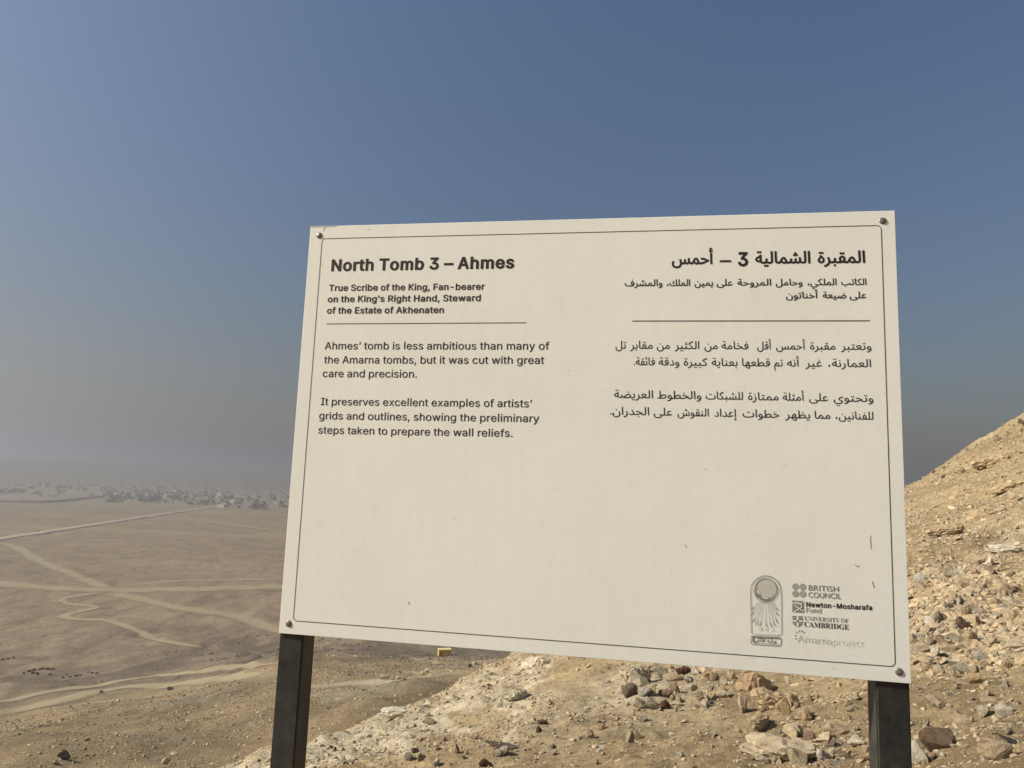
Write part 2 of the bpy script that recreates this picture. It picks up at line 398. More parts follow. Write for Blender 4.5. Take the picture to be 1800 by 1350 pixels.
def track(name, pix, width, mat, lift=0.1, step=4.0, strength=1.0):
    C_ = smooth_path([pix_plain(*p) for p in pix], step)
    T = np.gradient(C_, axis=0); T /= np.linalg.norm(T, axis=1)[:, None] + 1e-9; Nn = np.stack([-T[:, 1], T[:, 0]], 1)
    m = 9; s = np.linspace(-1, 1, m)
    w = width * 1.25 * (1 + .25 * vnoise(np.arange(len(C_)) / 5.0, np.zeros(len(C_)), 80))
    Pp = C_[:, None] + Nn[:, None] * (s[None, :, None] * w[:, None, None] / 2)
    zz = ground(Pp[..., 0], Pp[..., 1]) + CZ + lift
    VV = np.concatenate([Pp, zz[..., None]], -1).reshape(-1, 3)
    a = np.tile((1 - np.abs(s) ** 1.6) * strength, len(C_))
    endf = np.minimum(1, np.minimum(np.arange(len(C_)), np.arange(len(C_))[::-1]) / 5.0); a = a * np.repeat(.25 + .75 * endf, m)
    i_ = np.arange(len(C_) * m).reshape(-1, m)
    q = np.stack([i_[:-1, :-1], i_[1:, :-1], i_[1:, 1:], i_[:-1, 1:]], -1).reshape(-1, 4)
    me = np_mesh(name, VV, q, np.stack([a, a, a], 1), True)
    return tag(link(name, me, mat), kind='structure')
track('dirt_track', [(-60, 950), (17, 958), (69, 986), (125, 1008), (178, 1031), (196, 1040)], 9, M_TRACK)
track('dirt_track', [(-60, 1022), (0, 1026), (83, 1033), (178, 1037), (278, 1037), (390, 1034), (520, 1031), (640, 1029)], 17, M_TRACK, .14)
track('dirt_track', [(178, 1040), (250, 1054), (305, 1067), (360, 1076), (417, 1084), (486, 1108), (540, 1118)], 10, M_TRACK, .18)
track('dirt_track', [(190, 1040), (150, 1046), (111, 1054), (120, 1062), (167, 1068), (140, 1076), (111, 1084), (135, 1090), (194, 1093), (244, 1111), (278, 1126), (355, 1140)], 4.2, M_TRACK, .22, 2.0)
track('dirt_track', [(272, 911), (330, 914), (389, 920), (440, 927), (520, 936)], 12, M_TRACK, .14)
track('dirt_track', [(190, 1032), (300, 1022), (400, 1020), (520, 1018)], 7, M_TRACK, .12, 4, .75)
track('dirt_track', [(205, 975), (235, 970), (264, 965), (300, 967), (360, 973)], 7, M_TRACK, .1, 4, .7)
track('dirt_track', [(110, 975), (250, 980), (400, 984), (520, 988)], 6, M_TRACK, .1, 5, .6)
track('dirt_track', [(60, 1000), (200, 996), (330, 1000), (460, 1006)], 5, M_TRACK, .1, 5, .55)
track('dirt_track', [(-40, 1242), (0, 1234), (50, 1224), (111, 1213), (194, 1201), (278, 1188), (350, 1181), (417, 1174), (486, 1166), (560, 1158)], 4.2, M_TRACK, .10, 2.0)
track('dirt_track', [(-40, 1262), (0, 1254), (70, 1240), (130, 1226), (194, 1213), (260, 1206), (320, 1202), (380, 1196), (444, 1190), (510, 1182)], 7, M_TRACK, .12, 2.0)
track('dirt_track', [(500, 1216), (570, 1206), (640, 1200), (700, 1197), (760, 1190), (820, 1180)], 3.4, M_PALE, .08, 1.5, .8)

def embankment(name, pix, top, h, mat, side):
    C_ = smooth_path([pix_plain(*p) for p in pix], 12.0)
    T = np.gradient(C_, axis=0); T /= np.linalg.norm(T, axis=1)[:, None]; Nn = np.stack([-T[:, 1], T[:, 0]], 1)
    prof = [(-top / 2 - side - 1, -.5), (-top / 2 - side * .5, h * .45), (-top / 2, h), (-top / 6, h + .08), (top / 6, h + .08), (top / 2, h), (top / 2 + side * .5, h * .45), (top / 2 + side + 1, -.5)]
    VV = []
    for p, n_ in zip(C_, Nn):
        for o_, z_ in prof:
            q = p + n_ * (o_ * (1 + .08 * random.uniform(-1, 1))); VV.append((q[0], q[1], z_ * (1 + .06 * random.uniform(-1, 1))))
    VV = np.array(VV); VV[:, 2] += ground(VV[:, 0], VV[:, 1]).mean() + CZ
    m = len(prof); i_ = np.arange(len(C_) * m).reshape(-1, m)
    q = np.stack([i_[:-1, :-1], i_[1:, :-1], i_[1:, 1:], i_[:-1, 1:]], -1).reshape(-1, 4)
    return link(name, np_mesh(name, VV, q, None, False), mat)
M_ROAD = simple('packed_road_dust', (.42, .345, .245), 1, .05, .16, .12)
M_BANK = simple('dark_bank_soil', (.17, .145, .11), 1, .05, .2, .05)
tag(embankment('dirt_road', [(-120, 971), (0, 950), (67, 939), (139, 928), (222, 915), (300, 903), (370, 893)], 8.5, 1.5, M_ROAD, 3.2), kind='structure')
tag(embankment('canal_bank', [(-60, 884), (0, 883), (60, 884), (104, 882), (140, 878), (178, 874)], 9, 3.2, M_BANK, 6), kind='structure')

GLYPH_TEXT = """
S,|94|19 -60,34 36,68 36,42 -60
S-|227|168 122,168 94,57 94,57 122
S.|94|48 -2,39 -1,31 4,26 12,25 20,26 29,31 37,39 42,48 43,56 42,64 37,69 29,71 20,69 12,64 4,56 -1
S3|227|109 -3,94 -2,80 0,66 5,54 11,44 19,35 29,28 40,24 52,22 66,55 66,57 54,63 44,72 35,83 30,95 26,109 25,124 26,138 30,149 37,157 46,163 58,165 72,163 86,158 98,150 109,137 117,127 121,115 123,101 124,78 124,78 150,144 224,144 226,35 226,35 254,186 254,186 230,106 139,106 144,124 145,140 143,154 138,167 131,177 122,185 111,192 99,195 86,196 72,195 58,191 45,185 33,177 22,166 13,154 6,141 1,125 -2
SA|240|8 0,101 254,138 254,231 0,198 0,144 151,132 186,116 239,123 239,106 185,95 151,43 0;55 71,55 99,185 99,185 71
SE|210|30 0,30 254,186 254,186 226,62 226,62 143,178 143,178 114,62 114,62 29,188 29,188 0
SF|205|30 0,30 254,185 254,185 226,62 226,62 139,173 139,173 111,62 111,62 0
SH|259|30 0,30 254,62 254,62 144,196 144,196 254,228 254,228 0,196 0,196 116,62 116,62 0
SI|151|16 0,16 29,59 29,59 226,16 226,16 254,135 254,135 226,91 226,91 29,135 29,135 0
SK|234|52 73,52 108,70 131,87 152,106 172,182 254,224 254,116 138,114 138;30 0,30 254,62 254,62 167,62 112,62 97,62 0;186 0,94 130,114 155,224 0
SM|314|30 0,30 254,76 254,139 94,144 79,150 61,156 42,161 24,154 24,159 41,165 61,171 79,176 94,238 254,284 254,284 0,252 0,252 145,252 163,253 184,253 207,253 229,256 229,249 205,241 181,234 161,228 145,171 0,143 0,85 145,80 160,72 181,65 204,56 229,59 229,60 208,60 186,61 164,61 145,61 0
SN|262|30 0,30 254,68 254,172 91,181 75,194 53,207 27,202 27,200 54,200 79,199 97,199 254,232 254,232 0,193 0,101 145,89 165,74 191,54 226,60 227,61 192,62 164,62 145,62 0
SR|225|30 0,30 254,118 254,136 253,153 250,167 244,178 237,188 227,195 217,200 204,204 191,205 176,204 161,200 148,195 136,188 125,178 116,166 109,152 103,136 100,118 99,48 99,48 128,117 128,129 128,140 130,149 133,160 141,167 150,171 162,173 176,171 190,167 202,159 212,149 220,140 223,129 225,116 226,62 226,62 0;177 0,115 115,151 115,214 0
SS|224|112 -4,94 -3,78 0,64 5,51 11,41 20,32 30,25 42,21 54,19 68,52 68,55 55,62 44,71 35,83 29,97 26,112 25,123 25,133 27,143 30,155 37,165 46,171 57,173 70,171 81,166 89,158 96,148 102,122 111,92 120,72 126,56 135,43 145,34 156,28 170,26 186,27 200,31 213,37 224,46 234,57 242,69 249,83 254,97 257,114 258,130 257,145 254,158 249,170 242,180 234,189 224,195 213,199 202,200 189,169 189,166 201,160 211,151 219,140 225,127 228,112 229,97 228,84 224,73 218,64 209,59 199,58 188,60 176,65 167,74 160,85 154,106 147,132 140,156 132,168 126,179 119,189 110,197 99,201 90,203 80,204 69,203 56,199 43,193 32,185 21,174 13,162 5,147 0,130 -3
ST|225|16 226,16 254,208 254,208 226,128 226,128 0,96 0,96 226
Sa|195|80 -4,68 -4,57 -1,47 2,38 8,30 14,24 22,19 32,16 42,15 54,17 69,22 80,29 90,39 97,50 102,63 105,89 110,117 113,126 115,133 117,136 121,138 127,138 128,137 139,133 148,128 156,120 161,110 164,98 165,85 164,75 161,66 156,59 150,54 144,50 137,20 146,26 156,32 165,39 173,48 179,57 184,66 188,77 190,87 192,97 192,119 190,131 186,143 180,153 172,161 160,165 150,168 139,168 126,168 0,138 0,138 26,136 26,126 12,118 6,108 1,95 -3;85 23,101 24,114 29,124 37,132 47,136 57,138 69,138 95,130 91,116 88,100 86,88 84,67 79,58 75,52 70,47 62,46 52,47 43,51 36,57 30,65 26,74 24
Sb|212|115 -4,99 -3,86 2,76 8,69 16,59 29,56 29,56 0,26 0,26 254,57 254,57 160,59 160,69 173,76 180,86 186,98 191,115 192,130 191,144 187,156 180,168 171,177 160,185 146,191 131,194 113,195 94,194 75,191 58,185 42,177 29,168 17,157 8,144 1,130 -3;110 23,121 24,131 28,140 33,147 40,153 48,158 58,161 70,163 82,164 95,163 108,161 120,158 131,153 140,147 149,140 156,131 161,121 164,110 165,99 164,89 161,81 156,73 149,67 141,62 131,59 120,57 108,56 95,57 81,59 69,63 58,67 48,73 39,81 32,89 27,99 24
Sc|198|104 -4,87 -3,72 1,58 8,46 17,36 29,28 43,22 58,18 75,17 94,18 113,22 130,28 146,36 159,46 171,58 180,72 187,87 191,104 192,117 191,130 189,142 184,153 178,162 170,170 161,176 150,181 138,151 131,145 145,135 155,121 162,104 165,92 164,81 161,73 155,65 148,59 139,54 129,51 118,49 106,48 94,49 81,51 70,54 59,59 49,65 40,73 33,81 28,92 24,104 23,121 26,135 33,146 44,152 59,181 51,177 39,171 28,163 19,153 11,142 4,130 0,117 -3
Sd|212|98 -4,82 -3,68 1,56 8,44 17,35 29,27 42,22 58,18 75,17 94,18 113,22 131,27 146,35 160,45 171,56 180,69 187,83 191,98 192,114 191,126 186,136 180,144 173,153 160,155 160,155 254,186 254,186 0,156 0,156 29,153 29,143 16,136 8,126 2,114 -3;102 23,113 24,123 27,132 32,139 39,145 48,150 58,153 69,155 81,156 95,155 108,153 120,150 131,145 141,139 149,132 156,123 161,113 164,102 165,91 164,81 161,72 156,65 149,59 140,54 131,51 120,49 108,48 95,49 82,51 70,54 58,59 48,65 40,73 33,81 28,91 24
Se|202|106 -4,88 -3,73 1,58 8,46 17,36 29,28 42,22 58,18 75,17 93,18 112,22 129,28 145,36 159,46 170,58 180,71 187,86 191,103 192,113 192,123 190,133 187,142 183,151 177,160 170,167 162,173 152,179 141,182 128,185 113,186 97,186 85,37 85,37 110,169 110,155 101,154 113,152 124,149 134,141 147,131 157,118 163,103 165,92 164,82 161,73 157,62 147,54 135,50 121,48 105,48 89,49 75,51 64,55 53,61 44,67 37,76 31,85 26,95 24,106 23,117 24,127 26,135 31,143 36,149 44,153 53,182 45,177 32,168 20,160 13,151 7,141 2,130 -1,119 -3
Sf|127|114 190,114 164,3 164,3 190;40 0,40 216,42 231,48 243,57 252,68 259,80 264,94 265,111 263,121 260,114 234,107 236,97 237,85 235,77 230,72 221,71 209,71 0
Sg|213|103 -75,90 -75,78 -73,67 -70,53 -63,41 -55,32 -45,25 -35,51 -20,61 -33,68 -39,77 -44,89 -48,103 -49,118 -47,130 -44,141 -38,149 -29,154 -17,156 -3,156 34,153 34,143 21,136 14,126 8,114 4,97 2,83 4,69 7,56 13,45 22,35 32,28 45,22 60,18 77,17 96,18 114,22 131,27 147,35 160,45 171,56 180,69 187,83 191,98 192,114 191,127 186,137 180,144 173,154 159,157 159,157 190,186 190,186 -4,185 -20,181 -33,175 -45,167 -54,157 -62,145 -68,132 -72,118 -74;102 30,113 30,123 33,132 38,142 47,150 61,153 71,156 83,156 96,156 109,153 121,150 132,145 141,139 150,132 156,123 161,114 164,102 165,91 164,81 161,73 156,65 149,59 141,54 131,51 120,49 109,48 96,49 84,51 72,54 61,62 48,73 38,81 33,91 30
Sh|205|57 113,57 0,26 0,26 254,57 254,57 144,51 144,58 159,66 172,76 181,87 187,100 191,114 192,126 191,137 189,148 184,157 178,164 170,170 160,175 149,178 135,179 120,179 0,148 0,148 118,147 131,143 143,136 152,128 159,117 163,105 165,92 163,80 159,71 151,63 141,58 129
Si|84|26 0,26 190,57 190,57 0;42 221,34 223,27 227,22 234,21 242,22 249,27 256,34 260,42 262,50 260,57 256,62 249,63 242,62 234,57 227,50 223
Sk|191|55 68,55 106,60 106,142 190,180 190,92 100,89 100;26 0,26 254,57 254,57 0;147 0,74 93,96 114,186 0
Sl|91|30 267,61 267,61 0,30 0
Sm|305|26 0,26 190,56 190,56 148,54 148,59 162,66 173,75 182,86 188,98 192,110 193,123 192,134 187,144 180,151 171,157 160,160 147,156 147,161 160,169 172,178 181,190 187,204 192,218 193,229 192,239 190,249 186,257 180,264 173,270 164,275 154,278 141,278 128,278 0,248 0,248 127,247 139,243 149,236 156,224 163,209 165,197 164,187 160,179 153,173 145,169 135,168 124,168 0,137 0,137 130,134 144,126 156,115 163,100 165,89 164,79 160,70 154,63 145,58 133,57 119,57 0
Sn|205|57 113,57 0,26 0,26 190,56 190,56 144,51 144,58 159,66 172,76 181,87 187,100 191,114 192,126 191,137 189,147 184,156 178,164 170,170 160,175 149,178 135,179 120,179 0,148 0,148 118,147 131,143 143,136 152,128 159,117 163,105 165,92 163,80 159,71 151,63 141,58 129
So|208|104 -4,87 -3,72 1,58 8,46 17,36 29,28 43,22 58,18 75,17 94,18 113,22 130,28 146,36 159,46 171,58 180,72 187,87 191,104 192,120 191,136 187,149 180,161 171,171 159,180 146,186 130,189 113,191 94,189 75,186 58,180 43,171 29,161 17,149 8,136 1,120 -3;104 23,116 24,126 28,135 33,143 40,149 49,154 59,157 70,159 81,160 94,159 106,157 118,154 129,149 139,143 148,135 155,126 161,116 164,104 165,92 164,81 161,73 155,65 148,59 139,54 129,51 118,49 106,48 94,49 81,51 70,54 59,59 49,65 40,73 33,81 28,92 24
Sp|212|26 -71,26 190,56 190,56 160,59 160,69 173,76 180,86 186,98 191,115 192,130 191,144 187,156 180,168 171,177 160,185 146,191 131,194 113,195 94,194 75,191 58,185 42,177 29,168 17,157 8,144 1,130 -3,115 -4,99 -3,86 2,76 8,69 16,59 29,57 29,57 -71;110 23,121 24,131 28,140 33,147 40,153 48,158 58,161 70,163 82,164 95,163 108,161 120,158 131,153 140,147 149,140 156,131 161,121 164,110 165,99 164,89 161,81 156,73 149,67 141,62 131,59 120,57 108,56 95,57 81,59 69,63 58,67 48,73 39,81 32,89 27,99 24
Sr|130|26 0,26 190,56 190,56 160,58 160,65 173,76 184,85 188,96 191,107 192,115 192,122 192,122 161,115 162,103 163,91 161,80 157,70 151,63 142,58 131,57 118,57 0
Ss|183|91 -4,78 -3,67 -2,56 2,46 6,38 12,31 19,25 27,21 37,18 47,47 53,53 40,62 30,75 25,91 23,103 24,113 26,122 31,131 40,134 51,132 60,127 68,118 74,106 78,75 85,59 90,46 96,36 104,29 113,25 124,23 137,24 147,27 157,33 166,39 173,48 180,58 185,69 189,81 191,94 192,106 192,117 190,127 186,140 179,149 170,157 158,162 145,134 139,129 149,121 158,110 164,94 166,78 164,65 158,57 150,54 139,56 129,62 122,72 116,86 111,115 105,131 100,143 93,153 86,160 76,164 66,166 53,165 43,161 33,156 24,149 16,140 9,130 3,118 -1,105 -3
St|114|102 190,102 164,3 164,3 190;32 236,63 236,63 49,64 38,68 31,75 26,85 25,93 26,101 27,107 1,96 -1,84 -2,69 -1,56 4,46 11,38 20,34 32,32 46
Su|205|91 -3,79 -2,68 1,57 5,48 12,41 20,35 29,30 41,27 54,26 69,26 190,57 190,57 72,58 58,62 47,68 37,77 31,88 26,100 25,113 27,125 31,134 38,142 48,146 61,148 76,148 190,179 190,179 0,149 0,149 46,154 46,147 30,139 18,129 8,117 2,105 -1
Sv|195|81 0,9 190,42 190,83 78,93 43,103 10,92 10,101 43,112 78,152 190,186 190,113 0
Sw|284|69 0,11 190,44 190,67 107,77 68,88 21,82 21,93 67,103 107,126 190,158 190,181 107,191 68,201 21,196 21,206 68,217 107,240 190,272 190,215 0,184 0,159 86,152 112,145 140,138 169,145 169,138 140,131 112,124 86,99 0
Sx|190|10 0,86 109,86 86,14 190,50 190,74 153,90 127,104 103,88 103,101 127,117 153,141 190,176 190,104 84,104 107,179 0,143 0,115 43,100 68,86 91,102 91,89 68,74 43,46 0
Sy|195|24 -69,31 -43,36 -44,44 -45,52 -44,59 -42,65 -37,71 -29,75 -18,81 -1,9 190,42 190,83 78,93 43,103 10,92 10,101 43,112 78,153 190,186 190,102 -29,96 -43,88 -54,80 -62,70 -68,58 -71,46 -73,32 -72
S–|175|175 122,175 94,0 94,0 122
S’|89|26 159,41 254,75 254,49 159
S |94|
HA|333|181 343,147 343,0 0,50 0,93 101,238 101,284 0,334 0;163 268,218 145,112 145
HB|281|38 0,155 0,200 5,233 20,255 41,268 65,272 91,268 117,257 139,240 158,218 172,190 180,190 181,209 191,223 203,233 217,240 234,242 254,238 280,226 303,205 323,176 336,137 341,38 341;87 297,132 297,167 290,186 273,191 250,188 230,180 215,165 204,145 197,119 195,87 195;87 151,146 151,173 148,194 141,209 130,218 115,221 98,219 83,212 68,199 56,178 47,148 44,87 44
HC|354|328 318,301 328,277 336,254 341,232 344,211 346,150 337,98 312,59 274,33 224,24 166,31 120,52 75,88 35,140 6,208 -5,238 -3,265 1,289 7,311 16,332 26,332 79,308 65,284 55,260 47,236 42,213 41,167 47,128 64,99 91,81 127,75 170,81 212,100 248,129 276,166 294,211 301,234 299,257 295,280 288,303 278,328 265
HH|364|327 341,278 341,278 193,87 193,87 341,38 341,38 0,87 0,87 149,278 149,278 0,327 0
HI|124|87 341,38 341,38 0,87 0
HL|245|86 341,37 341,37 0,240 0,240 44,86 44
HM|390|355 341,309 341,196 201,83 341,37 341,37 0,86 0,86 266,87 266,192 134,200 134,305 266,306 266,306 0,355 0
HN|390|353 341,307 341,307 77,76 341,37 341,37 0,83 0,83 263,311 0,353 0
HO|411|23 171,31 117,54 69,92 30,143 5,205 -5,268 5,319 31,357 69,381 117,389 171,381 225,357 273,319 311,268 336,206 346,144 336,93 311,55 273,31 225;73 171,79 213,98 249,126 276,163 294,206 301,249 294,285 276,314 249,332 213,339 171,332 128,314 93,285 65,249 47,206 41,163 47,126 65,98 93,79 128
HR|302|39 341,39 0,88 0,88 148,108 148,123 147,138 141,154 128,174 105,199 70,244 0,302 0,290 17,280 31,271 43,264 55,256 68,241 92,226 113,212 132,197 148,180 162,199 172,215 186,227 203,234 223,237 246,231 278,217 305,194 324,163 337,125 341;88 299,119 299,144 297,163 290,176 279,183 265,186 248,184 231,178 216,165 203,146 195,119 192,88 192
HS|229|200 322,175 335,149 343,124 346,89 341,60 329,38 311,25 285,20 255,35 207,72 174,116 147,152 118,168 83,162 63,143 46,112 40,92 42,73 48,55 58,38 72,22 89,22 27,39 15,57 7,76 0,96 -3,118 -5,149 0,175 13,195 32,208 58,213 88,198 141,161 177,117 203,81 228,66 261,73 282,92 296,120 302,134 300,149 297,165 290,182 280,200 266
HT|302|294 341,9 341,9 297,127 297,127 0,176 0,176 297,294 297
HU|354|324 341,275 341,275 143,273 113,267 88,254 68,243 59,229 52,213 46,195 42,174 41,146 44,121 53,100 70,88 86,81 108,80 140,80 341,31 341,31 129,38 79,60 42,91 16,130 0,173 -5,227 2,270 20,300 49,318 88,324 134
Ha|213|206 40,192 31,182 28,176 31,174 40,174 155,169 182,158 203,140 218,118 226,92 229,73 228,57 224,42 218,29 210,18 199,18 150,31 164,45 174,59 181,74 186,89 187,111 183,125 170,129 148,129 136,90 122,68 113,47 104,30 91,18 74,13 51,20 23,39 3,68 -5,88 -2,109 6,128 19,135 5,146 -2,163 -5,175 -3,188 2,206 13;129 46,117 36,104 29,90 27,73 31,62 42,58 59,62 73,72 85,88 95,107 103,129 111
Hc|219|197 214,176 222,155 227,132 229,94 224,63 208,40 183,26 149,21 108,26 71,41 40,65 16,97 1,135 -5,159 -3,183 2,202 9,202 53,180 44,161 39,142 38,116 41,95 50,80 66,69 86,66 112,69 137,78 158,93 174,112 184,135 188,154 186,173 179,197 166
He|239|219 65,203 56,188 48,172 43,157 39,141 38,117 41,97 49,82 63,71 81,65 106,223 106,219 150,206 185,186 209,158 224,126 229,91 224,62 208,40 185,25 153,21 115,25 79,39 46,61 20,91 2,130 -5,151 -3,170 0,187 5,203 12,219 22;66 135,71 154,80 170,92 181,108 188,127 191,154 184,172 165,179 135
Hj|109|75 225,31 225,31 -33,26 -55,14 -71,-3 -82,31 -115,46 -105,59 -92,68 -76,73 -55,75 -30;80 293,76 306,66 315,53 319,40 315,30 306,27 293,30 279,40 270,53 266,66 270,76 279
Hm|385|30 225,30 0,74 0,74 163,92 180,110 189,130 192,150 186,165 169,171 140,171 0,215 0,215 163,232 178,249 188,265 192,288 185,305 168,312 139,312 0,356 0,356 141,353 171,343 195,327 213,307 225,282 229,263 227,247 221,232 212,219 201,207 189,189 211,166 224,140 229,118 225,97 214,74 195,74 225
Hn|249|75 225,31 225,31 0,75 0,75 161,95 180,112 190,131 194,154 187,170 168,175 139,175 0,220 0,220 139,216 172,205 197,188 215,167 225,143 229,118 225,95 213,76 195,75 195
Ho|276|137 229,98 223,66 207,40 183,24 151,18 115,24 76,40 43,65 18,98 1,137 -5,177 1,210 17,236 42,252 75,258 115,252 152,236 184,210 208,176 223;136 189,161 185,182 175,198 159,209 139,213 114,209 87,199 65,183 49,162 39,136 36,112 39,92 50,77 66,67 88,64 115,67 139,77 159,92 175,112 185
Hp|249|73 6,89 0,104 -3,118 -5,155 1,187 17,211 41,227 73,232 111,227 151,211 183,185 206,150 220,106 225,29 225,29 -115,73 -115;73 185,114 185,140 181,160 172,175 157,184 137,187 111,183 86,173 66,158 50,138 39,115 36,101 37,87 40,73 46
Hr|198|35 225,35 0,79 0,79 118,82 139,89 158,101 173,116 183,134 187,146 184,161 176,175 165,199 203,180 218,163 226,145 229,132 227,120 221,107 210,93 194,80 173,79 173,79 225
Ht|166|84 271,0 190,0 185,39 185,39 66,42 43,51 24,65 9,86 -1,112 -5,129 -3,148 3,166 11,166 52,148 43,132 37,116 36,101 38,89 49,84 70,84 185,155 185,155 225,84 225
H |139|
M𝐀|325|-7 0,-7 14,7 16,18 23,24 30,30 41,37 56,154 347,167 347,286 65,293 48,300 35,306 26,316 17,330 14,330 0,171 0,171 14,193 16,207 23,211 34,209 44,203 61,188 99,77 99,59 53,56 44,56 36,60 23,72 16,92 14,95 14,95 0;85 120,180 120,132 238
M𝐁|329|12 0,12 13,27 15,39 18,47 24,52 33,55 45,56 61,56 275,55 288,54 299,52 307,46 316,38 322,27 325,12 327,12 339,164 339,211 336,248 327,274 311,290 289,295 261,292 238,282 219,266 204,243 192,214 184,249 175,276 161,296 144,308 123,312 98,310 80,306 64,299 50,289 37,276 26,261 16,243 9,224 4,201 1,177 0;136 188,140 188,164 189,183 194,196 203,205 216,210 234,212 257,211 278,207 294,201 307,191 316,178 321,161 323,147 321,140 316,137 307,136 291;165 18,185 20,200 26,211 37,218 51,223 71,224 96,222 121,216 140,206 155,192 164,172 170,147 172,136 172,136 49,137 34,142 25,151 20
M𝐂|348|191 -8,171 -7,153 -4,135 0,118 7,102 15,87 25,74 36,62 48,51 62,42 78,34 94,27 112,23 130,20 150,20 170,20 190,23 209,28 228,34 245,42 261,51 276,62 290,75 303,88 314,103 324,119 332,136 338,154 343,173 346,193 347,207 346,222 343,238 340,255 334,274 328,281 325,289 324,299 327,307 334,312 347,325 347,325 230,312 230,305 247,297 264,287 278,277 291,265 303,244 318,222 327,198 330,165 324,140 304,121 272,111 227,107 169,111 114,123 72,143 42,171 24,207 18,227 19,247 24,267 33,285 45,303 61,319 79,333 66,311 39,286 19,257 4,226 -5
M𝐃|369|15 0,15 13,29 14,40 17,47 22,51 29,54 40,55 56,55 279,54 296,51 309,45 317,37 322,26 325,11 327,11 339,165 339,199 337,230 332,257 323,281 311,302 295,319 276,332 254,341 229,347 201,349 170,341 108,320 61,284 27,234 7,170 0;166 18,184 20,201 24,215 32,227 42,238 56,246 72,253 92,257 115,260 141,261 171,257 225,246 268,227 298,200 316,166 323,150 321,141 315,137 304,136 287,136 54,137 36,141 25,150 20
M𝐄|329|11 0,11 13,26 14,38 17,47 22,52 30,55 42,56 58,56 275,55 294,52 308,46 317,38 322,27 325,12 327,12 339,297 339,297 238,286 238,279 266,269 287,253 303,242 309,228 314,212 318,193 320,173 321,149 319,142 316,139 310,137 302,136 289,136 183,144 183,164 185,181 191,193 200,202 214,209 233,215 257,227 257,227 88,214 88,212 107,208 122,203 135,197 145,189 153,179 159,168 163,154 165,138 166,136 166,136 50,138 35,143 26,154 22,172 21,195 21,215 24,233 29,249 35,263 44,276 56,287 70,297 87,306 107,320 107,300 0
M𝐅|301|12 0,12 13,27 15,39 19,47 25,52 34,55 46,56 62,56 279,54 295,51 307,46 315,38 320,26 324,11 327,11 339,293 339,293 238,281 238,277 257,271 274,265 287,256 298,244 307,231 313,214 317,194 320,171 321,149 320,142 318,138 314,136 307,136 297,136 184,142 184,162 186,178 192,191 201,200 215,207 234,212 258,225 258,225 88,212 88,207 114,200 135,191 149,178 159,161 165,141 167,136 167,136 60,137 44,140 32,146 23,156 18,165 15,177 14,191 13,191 0
M𝐆|378|200 -8,178 -7,159 -4,140 0,122 7,105 15,90 24,76 35,63 47,52 61,43 77,35 93,29 111,24 130,21 149,21 171,21 191,24 210,29 228,35 246,43 262,52 277,63 291,75 303,89 314,104 324,120 332,136 338,154 343,172 346,192 347,207 346,224 344,240 340,257 335,275 328,282 325,289 325,296 326,302 330,307 337,312 347,326 347,326 229,312 229,305 248,295 266,285 282,272 296,259 308,245 317,230 324,215 329,199 330,166 324,141 304,123 272,112 227,109 170,110 140,113 113,118 89,125 68,134 50,145 36,158 24,172 16,188 11,205 10,222 11,235 14,244 20,250 29,254 40,255 53,255 95,254 109,251 120,245 127,236 131,223 134,205 136,205 148,373 148,373 136,358 134,347 132,340 127,336 120,333 109,332 96,332 22,306 11,279 3,253 -3,226 -6
M𝐈|194|10 0,10 13,25 15,37 19,46 24,51 31,55 42,56 56,56 288,55 302,52 312,47 318,39 322,27 325,10 327,10 339,182 339,182 327,166 325,154 322,146 318,140 312,137 302,136 288,136 58,137 44,140 33,145 25,153 20,161 17,171 15,183 13,183 0
M𝐌|472|11 0,11 13,26 15,37 18,46 24,51 32,55 44,56 59,56 285,55 299,53 310,47 317,39 322,27 325,11 327,11 339,138 339,236 106,335 339,460 339,460 327,445 324,434 321,426 315,421 307,418 296,417 282,417 64,417 51,419 40,421 32,425 23,433 17,444 14,459 13,459 0,295 0,295 13,310 15,322 19,330 24,335 33,338 45,339 62,339 297,215 0,201 0,79 290,79 60,80 43,83 30,89 22,98 17,110 14,126 13,126 0
M𝐍|367|300 -8,80 261,80 59,80 43,83 31,88 23,96 18,108 15,124 13,124 0,14 0,14 13,29 14,40 17,48 23,53 31,56 43,57 59,57 289,42 307,32 318,27 323,14 327,14 339,117 339,291 126,291 281,290 297,288 308,283 316,275 321,263 324,247 327,247 339,357 339,357 327,342 325,330 322,323 316,318 308,315 296,314 281,314 -8
M𝐎|391|194 -8,170 -7,147 -2,126 6,105 16,87 28,70 43,56 60,43 79,34 100,26 122,22 145,21 170,22 194,26 217,34 239,43 260,56 279,71 296,87 311,106 323,127 334,149 341,173 346,198 347,222 346,244 341,266 334,286 324,304 311,321 297,336 280,348 261,358 241,365 218,370 195,371 170,370 145,365 122,358 100,348 79,335 60,321 43,304 28,285 16,264 6,242 -2,219 -7;197 9,228 15,252 35,269 67,279 112,282 170,282 200,279 227,274 251,267 271,259 289,241 312,219 325,194 330,163 324,139 304,122 272,111 227,108 170,109 140,112 113,117 89,123 68,132 50,150 27,172 14
M𝐑|352|12 0,12 13,27 15,39 18,47 24,52 32,55 44,56 60,56 282,54 296,51 308,46 316,38 321,27 325,12 327,12 339,162 339,190 338,215 335,238 331,257 325,274 317,294 300,306 277,311 249,307 226,298 206,283 190,262 176,235 167,322 38,337 19,345 14,356 13,358 13,358 0,252 0,150 158,136 158,136 60,137 44,140 32,145 24,152 18,164 15,180 13,180 0;136 174,152 174,175 176,194 182,208 192,218 207,224 226,226 250,224 276,217 295,205 310,188 318,167 321,151 319,141 315,137 304,136 287
